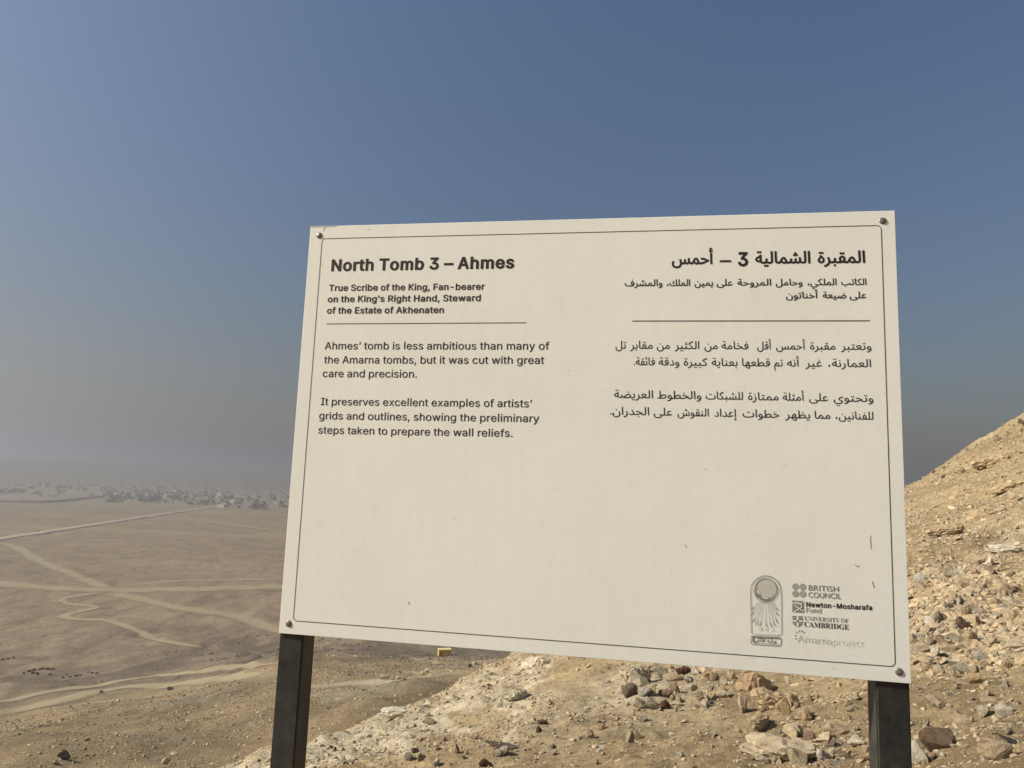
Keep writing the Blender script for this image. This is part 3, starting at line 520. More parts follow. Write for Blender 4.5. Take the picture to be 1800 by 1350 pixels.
M𝐒|290|32 -8,32 118,47 118,52 97,58 78,65 62,74 49,83 37,101 23,122 14,147 11,164 13,179 18,191 27,200 38,206 51,208 67,203 87,190 105,168 119,121 142,95 157,73 172,57 188,46 205,39 225,37 247,38 266,43 284,50 300,60 314,72 325,86 335,102 341,119 346,138 347,148 347,159 345,171 344,210 334,217 332,223 331,233 335,239 347,252 347,252 238,240 238,235 255,227 272,219 287,208 299,197 310,185 319,172 326,158 330,145 331,129 330,115 325,104 318,96 308,91 296,89 283,90 271,95 260,102 251,112 242,125 234,141 226,189 203,207 194,223 184,236 174,247 163,255 152,261 140,264 127,267 114,268 99,266 79,261 60,252 43,241 28,226 16,209 6,189 -2,167 -6,143 -8,118 -6,94 1,73 7,63 9,56 8,52 5,48 0,46 -8
M𝐓|315|69 0,69 13,85 14,97 17,106 23,111 32,115 44,116 60,116 323,111 323,87 320,66 313,49 300,35 283,26 262,22 237,8 237,8 339,306 339,306 236,293 236,287 267,274 291,255 309,231 319,200 323,196 323,196 60,197 43,200 31,206 23,214 17,227 14,244 13,244 0
M𝐔|366|185 -10,158 -8,135 -5,116 2,99 10,85 21,74 35,65 51,59 70,56 91,55 116,55 282,53 296,50 308,45 316,37 321,26 325,11 327,11 339,179 339,179 327,163 324,151 322,143 317,138 309,135 298,135 282,135 104,136 77,142 55,151 38,165 26,182 19,205 16,236 21,261 33,278 53,289 82,292 119,292 282,291 296,288 307,282 315,274 321,261 324,245 327,245 339,353 339,353 327,339 324,329 320,322 314,318 306,315 295,315 282,315 135,313 106,309 80,303 58,294 39,283 24,269 12,252 3,232 -4,210 -8
M𝐕|318|158 -10,33 284,28 295,22 305,17 313,10 319,1 324,-11 327,-11 339,157 339,157 327,143 326,132 324,124 322,116 315,114 305,115 295,120 282,193 107,259 281,263 294,264 305,262 315,254 322,246 324,236 326,223 327,223 339,329 339,329 327,315 324,304 318,298 311,291 300,285 285,171 -10
M𝐘|317|76 0,76 13,91 15,103 18,111 24,116 32,119 44,120 60,120 133,35 288,26 303,18 313,11 320,1 324,-10 326,-10 339,154 339,154 326,146 326,133 325,124 322,118 317,116 310,118 302,122 292,185 168,248 273,254 284,258 295,260 304,255 316,243 324,222 326,220 326,220 339,327 339,327 326,315 323,305 316,298 310,292 301,285 292,200 152,200 60,201 44,204 32,209 24,216 18,228 15,244 13,244 0
M |139|
R.|109|55 56,39 51,29 41,25 26,29 10,39 0,55 -5,70 0,80 10,85 26,80 41,70 51
R،|164|80 -2,65 1,58 5,51 11,47 19,45 31,46 44,50 57,63 85,78 112,108 96,98 77,91 59,87 48,97 44,104 39,108 32,109 26,107 15,102 6,93 0
Rﺃ|117|45 0,36 322,77 322,85 0;12 352,6 379,27 384,45 389,42 378,33 382,25 387,17 395,11 404,7 414,6 425,7 438,13 450,21 459,32 465,44 469,57 470,69 469,81 466,77 441,67 443,57 444,47 443,39 439,34 434,33 426,34 416,39 408,46 401,55 396,63 393,69 392,49 390,74 397,95 405,103 379,75 370,42 360
Rﺇ|119|46 0,36 357,77 357,87 0;33 -152,27 -125,48 -120,66 -115,63 -126,54 -122,46 -116,38 -109,32 -99,28 -90,27 -79,28 -65,34 -54,42 -45,53 -39,65 -35,78 -34,90 -35,102 -38,98 -62,88 -61,78 -60,68 -61,60 -64,55 -70,54 -78,55 -87,60 -96,68 -102,76 -107,84 -110,90 -112,70 -114,95 -106,116 -99,124 -125,96 -134,63 -144
Rﺋ|134|0 -3,5 39,20 39,33 40,44 42,57 46,65 54,70 65,72 82,71 90,70 100,68 111,57 148,43 187,84 202,96 165,106 125,108 112,109 100,110 90,109 77,108 65,105 54,100 40,93 28,83 19,71 11,61 7,51 3,40 1,28 -1,14 -2;19 257,13 284,34 289,52 294,49 283,40 287,32 292,24 300,18 309,14 319,13 330,14 343,20 355,28 364,39 370,51 374,64 375,76 374,88 371,84 346,74 348,64 349,54 348,46 344,41 339,40 331,41 321,46 313,53 306,62 301,70 298,76 297,56 295,81 302,102 310,110 284,82 275,49 265
Rﺍ|119|46 0,36 357,77 357,87 0
Rﺎ|145|146 -3,121 -1,101 2,84 7,72 14,62 23,55 35,50 48,47 65,46 84,36 357,77 357,87 100,88 84,90 72,92 62,98 51,109 44,119 41,133 39,151 39,160 37,166 33,169 26,171 19,169 11,164 4,155 -1
Rﺐ|546|195 -11,208 31,229 31,250 32,273 34,295 37,318 42,340 48,362 55,384 64,405 75,424 87,442 101,458 118,490 99,484 81,482 69,483 61,488 54,495 48,508 43,520 41,534 39,552 39,561 37,567 33,570 26,572 19,570 11,565 4,557 -1,547 -3,526 -2,507 1,490 4,475 10,463 17,454 26,448 37,446 49,447 64,456 61,441 50,425 39,408 30,389 21,368 14,346 8,323 2,299 -2,274 -6,248 -9,222 -10;195 -11,167 -10,140 -8,117 -5,96 0,77 6,61 13,47 22,35 32,27 44,20 58,16 74,15 91,17 117,22 144,29 170,67 160,62 142,58 122,56 103,57 86,62 72,69 61,80 51,96 44,116 38,130 35,146 33,165 32,185 31,208 31,218 6;232 -106,222 -104,214 -98,208 -90,207 -81,208 -72,214 -64,222 -58,232 -56,241 -58,249 -64,254 -72,256 -81,254 -90,249 -98,241 -104
Rﺑ|134|0 -3,5 39,20 39,33 40,44 42,57 46,65 54,70 65,72 82,71 90,70 100,68 111,57 148,43 187,84 202,96 165,106 125,108 112,109 100,110 90,109 77,108 65,105 54,100 40,93 28,83 19,71 11,61 7,51 3,40 1,28 -1,14 -2;54 -96,44 -94,36 -88,30 -80,29 -71,30 -62,36 -54,44 -48,54 -46,63 -48,71 -54,76 -62,78 -71,76 -80,71 -88,63 -94
Rﺒ|171|0 -3,5 39,18 39,29 40,38 42,49 48,56 57,60 65,64 75,67 88,78 142,117 134,113 114,108 92,107 73,108 64,111 56,118 48,131 43,142 41,158 39,177 39,186 37,192 33,195 26,197 19,195 11,190 4,181 -1,172 -3,151 -2,134 0,121 3,109 8,100 14,94 21,88 29,85 39,82 50,97 49,92 39,86 30,80 23,70 14,60 7,48 2,34 -1;85 -96,75 -94,67 -88,62 -80,60 -71,62 -62,67 -54,75 -48,85 -46,94 -48,102 -54,108 -62,110 -71,108 -80,102 -88,94 -94
Rﺓ|202|101 0,85 1,71 4,57 9,45 15,35 24,26 35,20 47,16 62,15 79,17 95,22 112,32 133,39 146,49 159,60 173,74 187,89 201,99 174,65 205,91 236,107 222,123 207,139 192,152 176,164 159,174 142,182 124,186 105,188 86,187 73,184 60,180 50,176 41,170 31,163 23,154 15,144 9,131 4,117 1;101 41,117 42,129 47,139 54,146 63,151 74,152 88,151 100,148 114,144 123,138 133,131 144,121 155,108 167,92 181,114 182,102 171,92 159,82 148,74 136,67 125,62 113,58 102,55 92,55 83,56 70,60 60,68 52,77 46,88 42;139 280,129 282,121 287,116 295,114 305,116 314,121 322,129 328,139 330,148 328,156 322,162 314,164 305,162 295,156 287,148 282;71 280,61 282,53 287,47 295,46 305,47 314,53 322,61 328,71 330,80 328,88 322,93 314,95 305,93 295,88 287,80 282
Rﺔ|243|243 -3,226 -2,210 1,195 5,182 12,171 20,162 32,155 46,151 63,149 84,141 258,181 258,189 93,191 79,193 67,198 58,206 48,217 42,226 40,237 39,248 39,257 37,263 33,267 26,268 19,266 11,261 4,253 -1;168 53,149 48,130 45,112 44,95 44,78 47,63 52,49 58,38 65,28 75,21 86,16 98,15 112,16 125,20 138,26 151,34 163,44 174,55 184,68 193,83 201,99 208,116 214,133 218,152 222,159 180,142 178,128 176,114 173,102 169,91 164,82 158,70 149,62 139,56 128,55 118,56 108,62 100,72 94,83 89,96 86,111 85,140 86,164 91;157 316,147 317,139 323,134 331,132 340,134 349,139 358,147 363,157 365,166 363,174 358,180 349,182 340,180 331,174 323,166 317;89 316,79 317,71 323,65 331,64 340,65 349,71 358,79 363,89 365,98 363,106 358,111 349,113 340,111 331,106 323,98 317
Rﺕ|496|195 -11,208 31,231 31,252 31,272 32,291 32,309 34,335 36,358 39,378 43,395 48,408 54,419 62,426 70,431 80,432 91,431 104,429 119,425 135,407 188,446 202,458 167,468 131,470 120,471 109,472 99,470 80,466 63,458 48,447 35,432 24,413 15,400 10,384 5,367 1,349 -2,328 -5,306 -7,281 -8,255 -10,226 -10;195 -11,167 -10,140 -8,117 -5,96 0,77 6,61 13,47 22,35 32,27 44,20 58,16 74,15 91,17 117,22 144,29 170,67 160,62 142,58 122,56 103,57 86,62 72,69 61,80 51,96 44,116 38,130 35,146 33,165 32,185 31,208 31,218 6;279 201,269 202,261 208,255 216,254 225,255 234,261 243,269 248,279 250,288 248,296 243,301 234,303 225,301 216,296 208,288 202;210 201,200 202,192 208,187 216,185 225,187 234,192 243,200 248,210 250,219 248,227 243,233 234,235 225,233 216,227 208,219 202
Rﺗ|149|0 -3,5 39,51 41,65 45,75 52,78 60,81 69,82 82,81 90,80 100,78 111,67 148,53 187,94 202,106 165,116 125,118 112,119 100,120 90,119 74,117 60,113 47,107 36,100 27,92 19,81 12,69 7,54 3,38 0,20 -2;109 254,99 255,91 261,86 269,84 278,86 287,91 296,99 301,109 303,118 301,126 296,132 287,134 278,132 269,126 261,118 255;41 254,31 255,23 261,17 269,16 278,17 287,23 296,31 301,41 303,50 301,58 296,63 287,65 278,63 269,58 261,50 255
Rﺘ|186|0 -3,5 39,20 39,33 40,44 42,56 48,65 57,70 65,74 75,77 88,88 142,127 134,123 114,118 92,117 73,118 60,120 54,125 49,134 44,147 41,159 40,174 39,192 39,201 37,207 33,210 26,212 19,210 11,205 4,197 -1,187 -3,168 -2,151 -1,138 1,122 5,111 11,103 18,98 27,92 50,107 49,102 39,96 30,90 23,80 14,69 7,55 2,40 -1;134 193,124 195,116 200,110 208,109 218,110 227,116 235,124 241,134 243,143 241,151 235,156 227,158 218,156 208,151 200,143 195;65 193,55 195,47 200,42 208,40 218,42 227,47 235,55 241,65 243,74 241,82 235,88 227,90 218,88 208,82 200,74 195
Rﺛ|149|0 -3,5 39,51 41,65 45,75 52,78 60,81 69,82 82,81 90,80 100,78 111,67 148,53 187,94 202,106 165,116 125,118 112,119 100,120 90,119 74,117 60,113 47,107 36,100 27,92 19,81 12,69 7,54 3,38 0,20 -2;75 309,65 310,57 316,52 324,50 333,52 342,57 351,65 356,75 358,84 356,92 351,98 342,100 333,98 324,92 316,84 310;41 254,31 255,23 261,18 269,16 278,18 287,23 296,31 301,41 303,50 301,58 296,64 287,66 278,64 269,58 261,50 255;109 254,99 255,91 261,86 269,84 278,86 287,91 296,99 301,109 303,118 301,126 296,132 287,134 278,132 269,126 261,118 255
Rﺜ|186|0 -3,5 39,20 39,33 40,44 42,56 48,65 57,70 65,74 75,77 88,88 142,127 134,123 114,118 92,117 73,118 60,120 54,125 49,134 44,147 41,159 40,174 39,192 39,201 37,207 33,210 26,212 19,210 11,205 4,197 -1,187 -3,168 -2,151 -1,138 1,122 5,111 11,103 18,98 27,92 50,107 49,102 39,96 30,90 23,80 14,69 7,55 2,40 -1;100 248,90 250,82 255,76 263,75 273,76 282,82 290,90 296,100 298,109 296,117 290,122 282,124 273,122 263,117 255,109 250;66 193,56 195,48 200,42 208,41 218,42 227,48 235,56 241,66 243,75 241,83 235,88 227,90 218,88 208,83 200,75 195;134 193,124 195,116 200,110 208,109 218,110 227,116 235,124 241,134 243,143 241,151 235,156 227,158 218,156 208,151 200,143 195
Rﺠ|318|319 -3,280 0,269 3,258 6,249 11,240 16,232 24,225 32,219 43,214 55,211 70,240 88,245 75,250 65,256 57,267 48,282 43,294 40,308 39,324 39,333 37,339 33,342 26,344 19,342 11,337 4,329 -1;0 -3,5 39,22 39,39 40,56 43,72 46,88 49,105 54,120 59,136 65,151 72,165 80,179 88,193 97,184 104,174 111,163 117,151 122,139 127,126 130,112 133,98 134,83 135,68 135,54 133,38 130,30 168,57 174,83 176,100 175,115 173,130 170,144 165,156 160,168 155,201 137,231 121,240 118,250 116,261 115,271 115,275 79,261 78,247 76,235 73,223 69,211 64,200 58,164 38,122 19,105 13,88 8,69 4,48 0,25 -2;131 -93,121 -91,113 -86,107 -78,106 -69,107 -59,113 -51,121 -45,131 -44,140 -45,148 -51,153 -59,155 -69,153 -78,148 -86,140 -91
Rﺣ|294|0 -3,5 39,22 39,39 40,56 43,72 46,88 49,105 54,120 59,136 65,151 72,165 80,179 88,193 97,184 104,174 111,163 117,151 122,139 127,126 130,112 133,98 134,83 135,68 135,54 133,38 130,30 168,57 174,83 176,100 175,115 173,130 170,144 165,156 160,168 155,201 137,231 121,240 118,250 116,261 115,271 115,275 79,261 78,247 76,235 73,223 69,211 64,200 58,164 38,122 19,105 13,88 8,69 4,48 0,25 -2
Rﺤ|318|319 -3,280 0,269 3,258 6,249 11,240 16,232 24,225 32,219 43,214 55,211 70,240 88,245 75,250 65,256 57,267 48,282 43,294 40,308 39,324 39,333 37,339 33,342 26,344 19,342 11,337 4,329 -1;0 -3,5 39,22 39,39 40,56 43,72 46,88 49,105 54,120 59,136 65,151 72,165 80,179 88,193 97,184 104,174 111,163 117,151 122,139 127,126 130,112 133,98 134,83 135,68 135,54 133,38 130,30 168,57 174,83 176,100 175,115 173,130 170,144 165,156 160,168 155,201 137,231 121,240 118,250 116,261 115,271 115,275 79,261 78,247 76,235 73,223 69,211 64,200 58,164 38,122 19,105 13,88 8,69 4,48 0,25 -2
Rﺧ|294|0 -3,5 39,22 39,39 40,56 43,72 46,88 49,105 54,120 59,136 65,151 72,165 80,179 88,193 97,184 104,174 111,163 117,151 122,139 127,126 130,112 133,98 134,83 135,68 135,54 133,38 130,30 168,57 174,83 176,100 175,115 173,130 170,144 165,156 160,168 155,201 137,231 121,240 118,250 116,261 115,271 115,275 79,261 78,247 76,235 73,223 69,211 64,200 58,164 38,122 19,105 13,88 8,69 4,48 0,25 -2;84 228,74 229,66 235,60 243,59 252,60 261,66 270,74 275,84 277,93 275,101 270,106 261,108 252,106 243,101 235,93 229
Rﺨ|318|319 -3,280 0,269 3,258 6,249 11,240 16,232 24,225 32,219 43,214 55,211 70,240 88,245 75,250 65,256 57,267 48,282 43,294 40,308 39,324 39,333 37,339 33,342 26,344 19,342 11,337 4,329 -1;0 -3,5 39,22 39,39 40,56 43,72 46,88 49,105 54,120 59,136 65,151 72,165 80,179 88,193 97,184 104,174 111,163 117,151 122,139 127,126 130,112 133,98 134,83 135,68 135,54 133,38 130,30 168,57 174,83 176,100 175,115 173,130 170,144 165,156 160,168 155,201 137,231 121,240 118,250 116,261 115,271 115,275 79,261 78,247 76,235 73,223 69,211 64,200 58,164 38,122 19,105 13,88 8,69 4,48 0,25 -2;79 228,69 229,61 235,55 243,54 252,55 261,61 270,69 275,79 277,88 275,96 270,101 261,103 252,101 243,96 235,88 229
Rﺩ|238|18 23,38 57,45 53,54 49,66 45,78 41,92 39,108 39,123 39,136 41,147 44,160 50,169 58,174 69,176 81,174 92,171 106,167 117,161 130,153 146,142 164,128 186,110 212,145 235,161 211,175 189,187 169,196 150,204 132,209 117,213 103,215 90,216 79,215 65,212 52,206 40,198 28,187 18,173 9,155 2,133 -2,108 -3,96 -3,84 -2,73 0,62 2,52 5,42 9,29 15
Rﺪ|266|108 39,123 39,136 41,147 44,160 50,169 58,174 69,176 81,174 92,170 105,156 136,135 173,110 212,145 235,179 179,203 130,219 87,224 74,229 63,235 55,244 46,253 41,271 39,280 37,286 33,290 26,291 19,289 11,284 4,276 -1,266 -3,255 -2,244 0,234 4,224 9,215 16,207 24,200 35,194 48,191 62,211 79,210 65,207 52,202 40,195 28,185 18,171 9,154 2,133 -2,108 -3,96 -3,84 -2,73 0,62 2,52 5,42 9,29 15,18 23,38 57,45 53,54 49,66 45,78 41,92 39
Rﺭ|183|2 -115,-13 -77,7 -70,24 -63,40 -56,53 -47,65 -39,82 -24,94 -8,103 8,108 23,112 39,113 54,112 67,110 81,108 90,104 99,100 110,79 151,115 170,126 148,136 128,142 108,147 89,150 72,151 57,149 37,146 18,140 0,133 -16,124 -31,113 -45,102 -58,90 -69,77 -79,64 -88,50 -95,37 -102,25 -107,13 -112
Rﺮ|198|2 -116,-13 -78,10 -70,31 -60,48 -51,63 -40,76 -29,87 -18,95 -6,102 6,107 18,110 30,112 42,113 54,112 70,108 87,102 103,95 120,87 136,79 151,115 170,132 135,145 103,154 76,159 63,165 53,172 46,181 42,191 39,203 39,212 37,218 33,222 26,223 19,221 11,216 4,208 -1,198 -3,184 -2,172 1,162 5,150 14,142 26,136 39,132 53,148 44,146 22,141 2,133 -17,123 -34,110 -50,96 -64,80 -77,64 -88,48 -98,31 -105,16 -112
Rﺯ|183|2 -115,-13 -77,7 -70,24 -63,40 -56,53 -47,65 -39,82 -24,94 -8,103 8,108 23,112 39,113 54,112 67,110 81,108 90,104 99,100 110,79 151,115 170,126 148,136 128,142 108,147 89,150 72,151 57,149 37,146 18,140 0,133 -16,124 -31,113 -45,102 -58,90 -69,77 -79,64 -88,50 -95,37 -102,25 -107,13 -112;89 227,79 229,71 234,65 242,64 252,65 261,71 269,79 275,89 277,98 275,106 269,111 261,113 252,111 242,106 234,98 229
Rﺲ|634|157 -116,138 -115,120 -113,103 -108,86 -102,71 -95,57 -86,45 -75,35 -63,26 -49,20 -34,16 -18,15 -1,17 25,24 55,36 88,72 74,63 48,58 24,56 3,58 -13,62 -27,70 -40,80 -51,92 -59,107 -66,123 -71,140 -74,158 -75,179 -74,198 -72,215 -67,229 -62,241 -55,252 -47,260 -38,266 -28,271 -18,274 -8,276 3,277 13,276 27,275 41,273 55,265 93,254 131,294 142,305 101,311 80,314 69,319 60,323 53,331 46,340 41,351 39,363 39,380 41,388 45,395 53,399 61,403 71,407 84,410 99,413 118,417 141,455 134,451 112,447 86,446 65,446 58,449 52,454 46,462 42,474 39,491 39,506 40,518 43,527 49,534 57,537 68,539 81,538 105,536 134,533 170,569 173,576 106,579 90,582 76,587 65,595 53,607 45,616 41,627 39,640 39,649 37,655 33,658 26,660 19,658 11,653 4,645 -1,635 -3,620 -2,607 1,596 6,586 11,577 19,570 27,564 37,560 47,557 57,566 54,561 40,555 29,548 19,540 12,531 6,521 2,510 0,498 -2,487 -3,473 -2,461 0,451 3,438 10,429 20,424 28,421 38,419 49,436 49,430 37,424 28,418 19,407 10,394 3,384 0,373 -2,360 -3,346 -1,334 2,323 7,315 13,309 20,304 28,298 46,319 21,316 4,313 -13,308 -29,302 -44,293 -59,282 -73,269 -85,252 -96,234 -104,211 -111,186 -115
Rﺵ|604|157 -116,138 -115,120 -113,103 -108,86 -102,71 -95,57 -86,45 -75,35 -63,26 -49,20 -34,16 -18,15 -1,17 25,24 55,36 88,72 74,63 48,58 24,56 3,58 -13,62 -27,70 -40,80 -51,92 -59,107 -66,123 -71,140 -74,158 -75,179 -74,198 -72,215 -67,229 -62,241 -55,252 -47,260 -38,266 -29,271 -19,274 -8,276 2,277 13,276 27,275 41,273 55,265 93,254 131,294 142,303 111,307 93,311 80,314 69,319 60,323 53,331 46,340 41,351 39,363 39,380 41,388 45,395 53,399 61,403 71,407 84,410 99,413 118,417 141,455 134,451 112,447 86,446 65,446 58,449 52,454 46,462 42,474 39,491 39,518 41,528 45,535 52,540 64,542 82,541 90,540 100,538 111,527 148,513 187,553 202,566 165,576 125,578 112,579 100,580 90,579 73,577 59,573 47,568 36,561 26,554 18,546 11,536 6,526 2,515 0,503 -2,491 -3,479 -2,469 -1,460 1,449 4,439 10,431 17,425 26,421 36,419 49,436 49,430 37,424 28,418 19,407 10,394 3,384 0,373 -2,360 -3,346 -1,334 2,323 7,315 13,309 20,304 28,298 46,319 21,316 5,313 -11,308 -28,301 -43,293 -58,282 -72,269 -84,252 -95,234 -104,211 -111,186 -115;412 273,402 274,394 280,389 288,387 297,389 306,394 315,402 320,412 322,421 320,429 315,435 306,437 297,435 288,429 280,421 274;378 218,368 219,360 225,355 233,353 242,355 251,360 260,368 265,378 267,387 265,395 260,401 251,403 242,401 233,395 225,387 219;446 218,436 219,428 225,423 233,421 242,423 251,428 260,436 265,446 267,455 265,463 260,469 251,471 242,469 233,463 225,455 219
Rﺸ|425|0 -3,5 39,31 41,40 45,48 52,52 60,56 69,61 82,75 138,112 127,105 97,103 86,101 75,101 65,102 58,105 51,110 46,119 42,130 39,145 39,159 39,170 41,178 45,185 53,189 61,193 71,197 84,207 141,245 134,242 112,238 86,236 65,237 58,239 52,244 46,252 42,264 39,282 39,297 40,309 43,318 49,324 57,328 68,329 81,329 105,327 134,323 170,360 173,366 106,369 90,373 76,377 65,386 53,397 45,406 41,417 39,430 39,439 37,445 33,449 26,450 19,448 11,443 4,435 -1,425 -3,414 -2,404 0,395 2,382 8,372 15,363 24,356 34,350 45,347 57,356 54,352 40,346 29,339 19,330 12,321 6,311 2,300 0,289 -2,277 -3,263 -2,251 0,241 3,229 10,219 20,215 28,211 38,209 49,226 49,220 35,213 25,206 16,194 7,180 1,169 -1,155 -2,139 -3,126 -1,112 2,99 7,88 17,81 26,77 38,75 53,90 56,84 40,77 27,69 18,61 11,51 5,40 2,28 -1,15 -2;216 273,206 274,198 280,192 288,191 297,192 306,198 315,206 320,216 322,225 320,233 315,238 306,240 297,238 288,233 280,225 274;182 218,172 219,164 225,158 233,157 242,158 251,164 260,172 265,182 267,191 265,199 260,204 251,206 242,204 233,199 225,191 219;250 218,240 219,232 225,226 233,225 242,226 251,232 260,240 265,250 267,259 265,267 260,272 251,274 242,272 233,267 225,259 219
Rﺿ|451|242 -9,214 -9,190 -8,168 -6,150 -3,134 0,120 4,109 9,99 14,92 21,84 32,79 45,91 49,82 34,73 22,64 14,54 7,44 3,33 0,0 -3,5 39,21 40,34 44,44 50,52 60,57 69,61 79,65 91,77 138,114 128,108 106,104 88,103 76,104 64,109 55,117 48,130 42,141 39,156 36,174 34,251 32,272 32,292 34,310 36,326 39,341 43,354 48,365 54,374 61,381 69,388 81,391 96,389 107,385 118,378 128,368 136,360 140,349 143,338 144,322 142,306 138,290 131,274 122,259 112,245 100,231 87,219 74,207 62,181 28,137 29,148 46,161 64,175 82,191 100,207 117,224 133,242 147,261 160,281 170,300 178,320 183,341 185,358 183,374 180,388 173,400 165,410 155,418 143,424 130,428 115,429 100,427 81,421 63,412 46,398 30,378 17,354 6,336 1,316 -4,294 -7,269 -8;326 236,316 238,308 243,303 251,301 261,303 270,308 278,316 284,326 286,335 284,343 278,349 270,351 261,349 251,343 243,335 238
Rﻀ|474|475 -3,442 0,429 3,415 6,402 10,389 15,378 22,368 30,409 50,420 46,432 43,445 41,480 39,489 37,495 33,498 26,500 19,498 11,493 4,485 -1;242 -9,214 -9,190 -8,168 -6,150 -3,134 0,120 4,109 9,99 14,92 21,84 32,79 45,91 49,82 34,73 22,64 14,54 7,44 3,33 0,0 -3,5 39,21 40,34 44,44 50,52 60,57 69,61 79,65 91,77 138,114 128,108 106,104 88,103 76,104 64,109 55,117 48,130 42,141 39,156 36,174 34,251 32,272 32,292 34,310 36,326 39,341 43,354 48,365 54,374 61,381 69,388 81,391 96,389 107,385 118,378 128,368 136,360 140,349 143,338 144,322 142,306 138,290 131,274 122,259 112,245 100,231 87,219 74,207 62,181 28,137 29,148 46,161 64,175 82,191 100,207 117,224 133,242 147,261 160,281 170,300 178,320 183,341 185,358 183,374 180,388 173,400 165,410 155,418 143,424 130,428 115,429 100,427 81,421 63,412 46,398 30,378 17,354 6,336 1,316 -4,294 -7,269 -8;326 236,316 238,308 243,303 251,301 261,303 270,308 278,316 284,326 286,335 284,343 278,349 270,351 261,349 251,343 243,335 238
Rﻁ|394|185 -7,126 -6,78 -3,39 0,10 3,15 42,48 39,89 36,138 35,194 35,215 35,234 36,252 39,269 42,284 46,296 51,307 57,316 63,324 71,331 84,333 99,332 109,328 120,321 130,311 139,302 143,292 145,280 146,264 145,248 140,232 134,217 124,202 114,187 102,174 90,161 77,150 64,123 30,80 32,91 49,104 67,118 85,133 102,149 119,167 135,185 150,204 162,223 173,243 181,263 185,283 187,300 186,316 182,330 176,342 167,353 157,361 146,367 132,370 118,372 103,370 83,364 65,354 48,340 33,321 20,296 9,278 3,258 -1,236 -4,212 -6;107 50,97 357,137 357,147 85
Rﻄ|355|355 -3,322 0,309 3,296 6,282 10,269 15,258 22,248 30,289 50,301 46,313 43,325 41,360 39,369 37,375 33,379 26,380 19,378 11,373 4,365 -1;0 -3,5 39,110 39,137 39,162 40,185 42,205 45,222 49,237 54,250 59,260 65,268 73,275 86,278 101,276 109,272 119,265 128,255 136,247 140,236 143,225 144,209 142,193 138,177 131,161 122,146 112,132 100,118 87,106 74,94 62,68 28,24 29,35 46,48 64,62 82,78 100,94 117,111 133,129 147,148 160,168 170,187 178,207 183,228 185,245 183,261 180,275 173,287 165,297 155,305 143,311 130,315 115,316 100,314 84,308 69,299 53,285 38,265 26,241 16,226 11,210 8,193 5,174 2,153 0,131 -1,53 -3;48 47,38 357,78 357,88 82
Rﻈ|355|355 -3,322 0,309 3,296 6,282 10,269 15,258 22,248 30,289 50,301 46,313 43,325 41,360 39,369 37,375 33,379 26,380 19,378 11,373 4,365 -1;0 -3,5 39,110 39,137 39,162 40,185 42,205 45,222 49,237 54,250 59,260 65,268 73,275 86,278 101,276 109,272 119,265 128,255 136,247 140,236 143,225 144,209 142,193 138,177 131,161 122,146 112,132 100,118 87,106 74,94 62,68 28,24 29,35 46,48 64,62 82,78 100,94 117,111 133,129 147,148 160,168 170,187 178,207 183,228 185,245 183,261 180,275 173,287 165,297 155,305 143,311 130,315 115,316 100,314 84,308 69,299 53,285 38,265 26,241 16,226 11,210 8,193 5,174 2,153 0,131 -1,53 -3;48 47,38 357,78 357,88 82;203 236,193 238,185 243,180 251,178 261,180 270,185 278,193 284,203 286,212 284,220 278,226 270,228 261,226 251,220 243,212 238
Rﻋ|251|0 -3,5 39,54 39,79 40,90 41,69 57,61 65,54 74,48 84,43 96,40 109,39 124,40 142,45 159,52 174,62 187,74 198,89 208,105 214,123 218,142 220,167 218,192 212,183 173,162 177,142 179,130 178,120 176,110 172,98 164,88 153,84 144,81 135,80 124,81 112,86 100,92 90,100 81,110 73,120 67,142 59,152 56,161 56,172 60,183 63,199 70,223 80,237 44,214 35,191 27,168 20,144 13,119 8,93 3,76 1,58 0,40 -2,20 -2
Rﻌ|260|0 -3,5 39,25 39,43 41,62 44,79 49,95 54,110 60,124 67,137 74,149 82,158 91,167 100,173 109,180 122,182 136,181 143,178 149,171 155,162 161,150 164,134 165,109 162,83 154,72 148,63 142,88 121,113 98,140 70,152 62,165 56,196 46,231 40,266 39,275 37,281 33,284 26,286 19,284 11,279 4,271 -1,261 -3,242 -2,223 0,204 3,186 7,168 12,151 19,135 27,121 36,108 46,89 68,66 90,40 112,34 121,29 134,27 145,29 153,37 163,44 169,52 176,62 183,73 189,85 194,99 199,112 203,127 205,141 206,159 205,174 202,187 197,198 191,207 184,213 175,219 162,222 147,220 132,217 118,211 103,202 89,192 75,179 62,165 50,149 39,131 29,112 20,92 12,70 6,48 1,24 -2
Rﻏ|251|0 -3,5 39,54 39,79 40,90 41,69 57,61 65,54 74,48 84,43 96,40 109,39 124,40 142,45 159,52 174,62 187,74 198,89 208,105 214,123 218,142 220,167 218,192 212,183 173,162 177,142 179,130 178,120 176,110 172,98 164,88 153,84 144,81 135,80 124,81 112,86 100,92 90,100 81,110 73,120 67,142 59,152 56,161 56,172 60,183 63,199 70,223 80,237 44,214 35,191 27,168 20,144 13,119 8,93 3,76 1,58 0,40 -2,20 -2;133 271,123 273,115 278,109 286,108 296,109 305,115 313,123 319,133 321,142 319,150 313,155 305,157 296,155 286,150 278,142 273
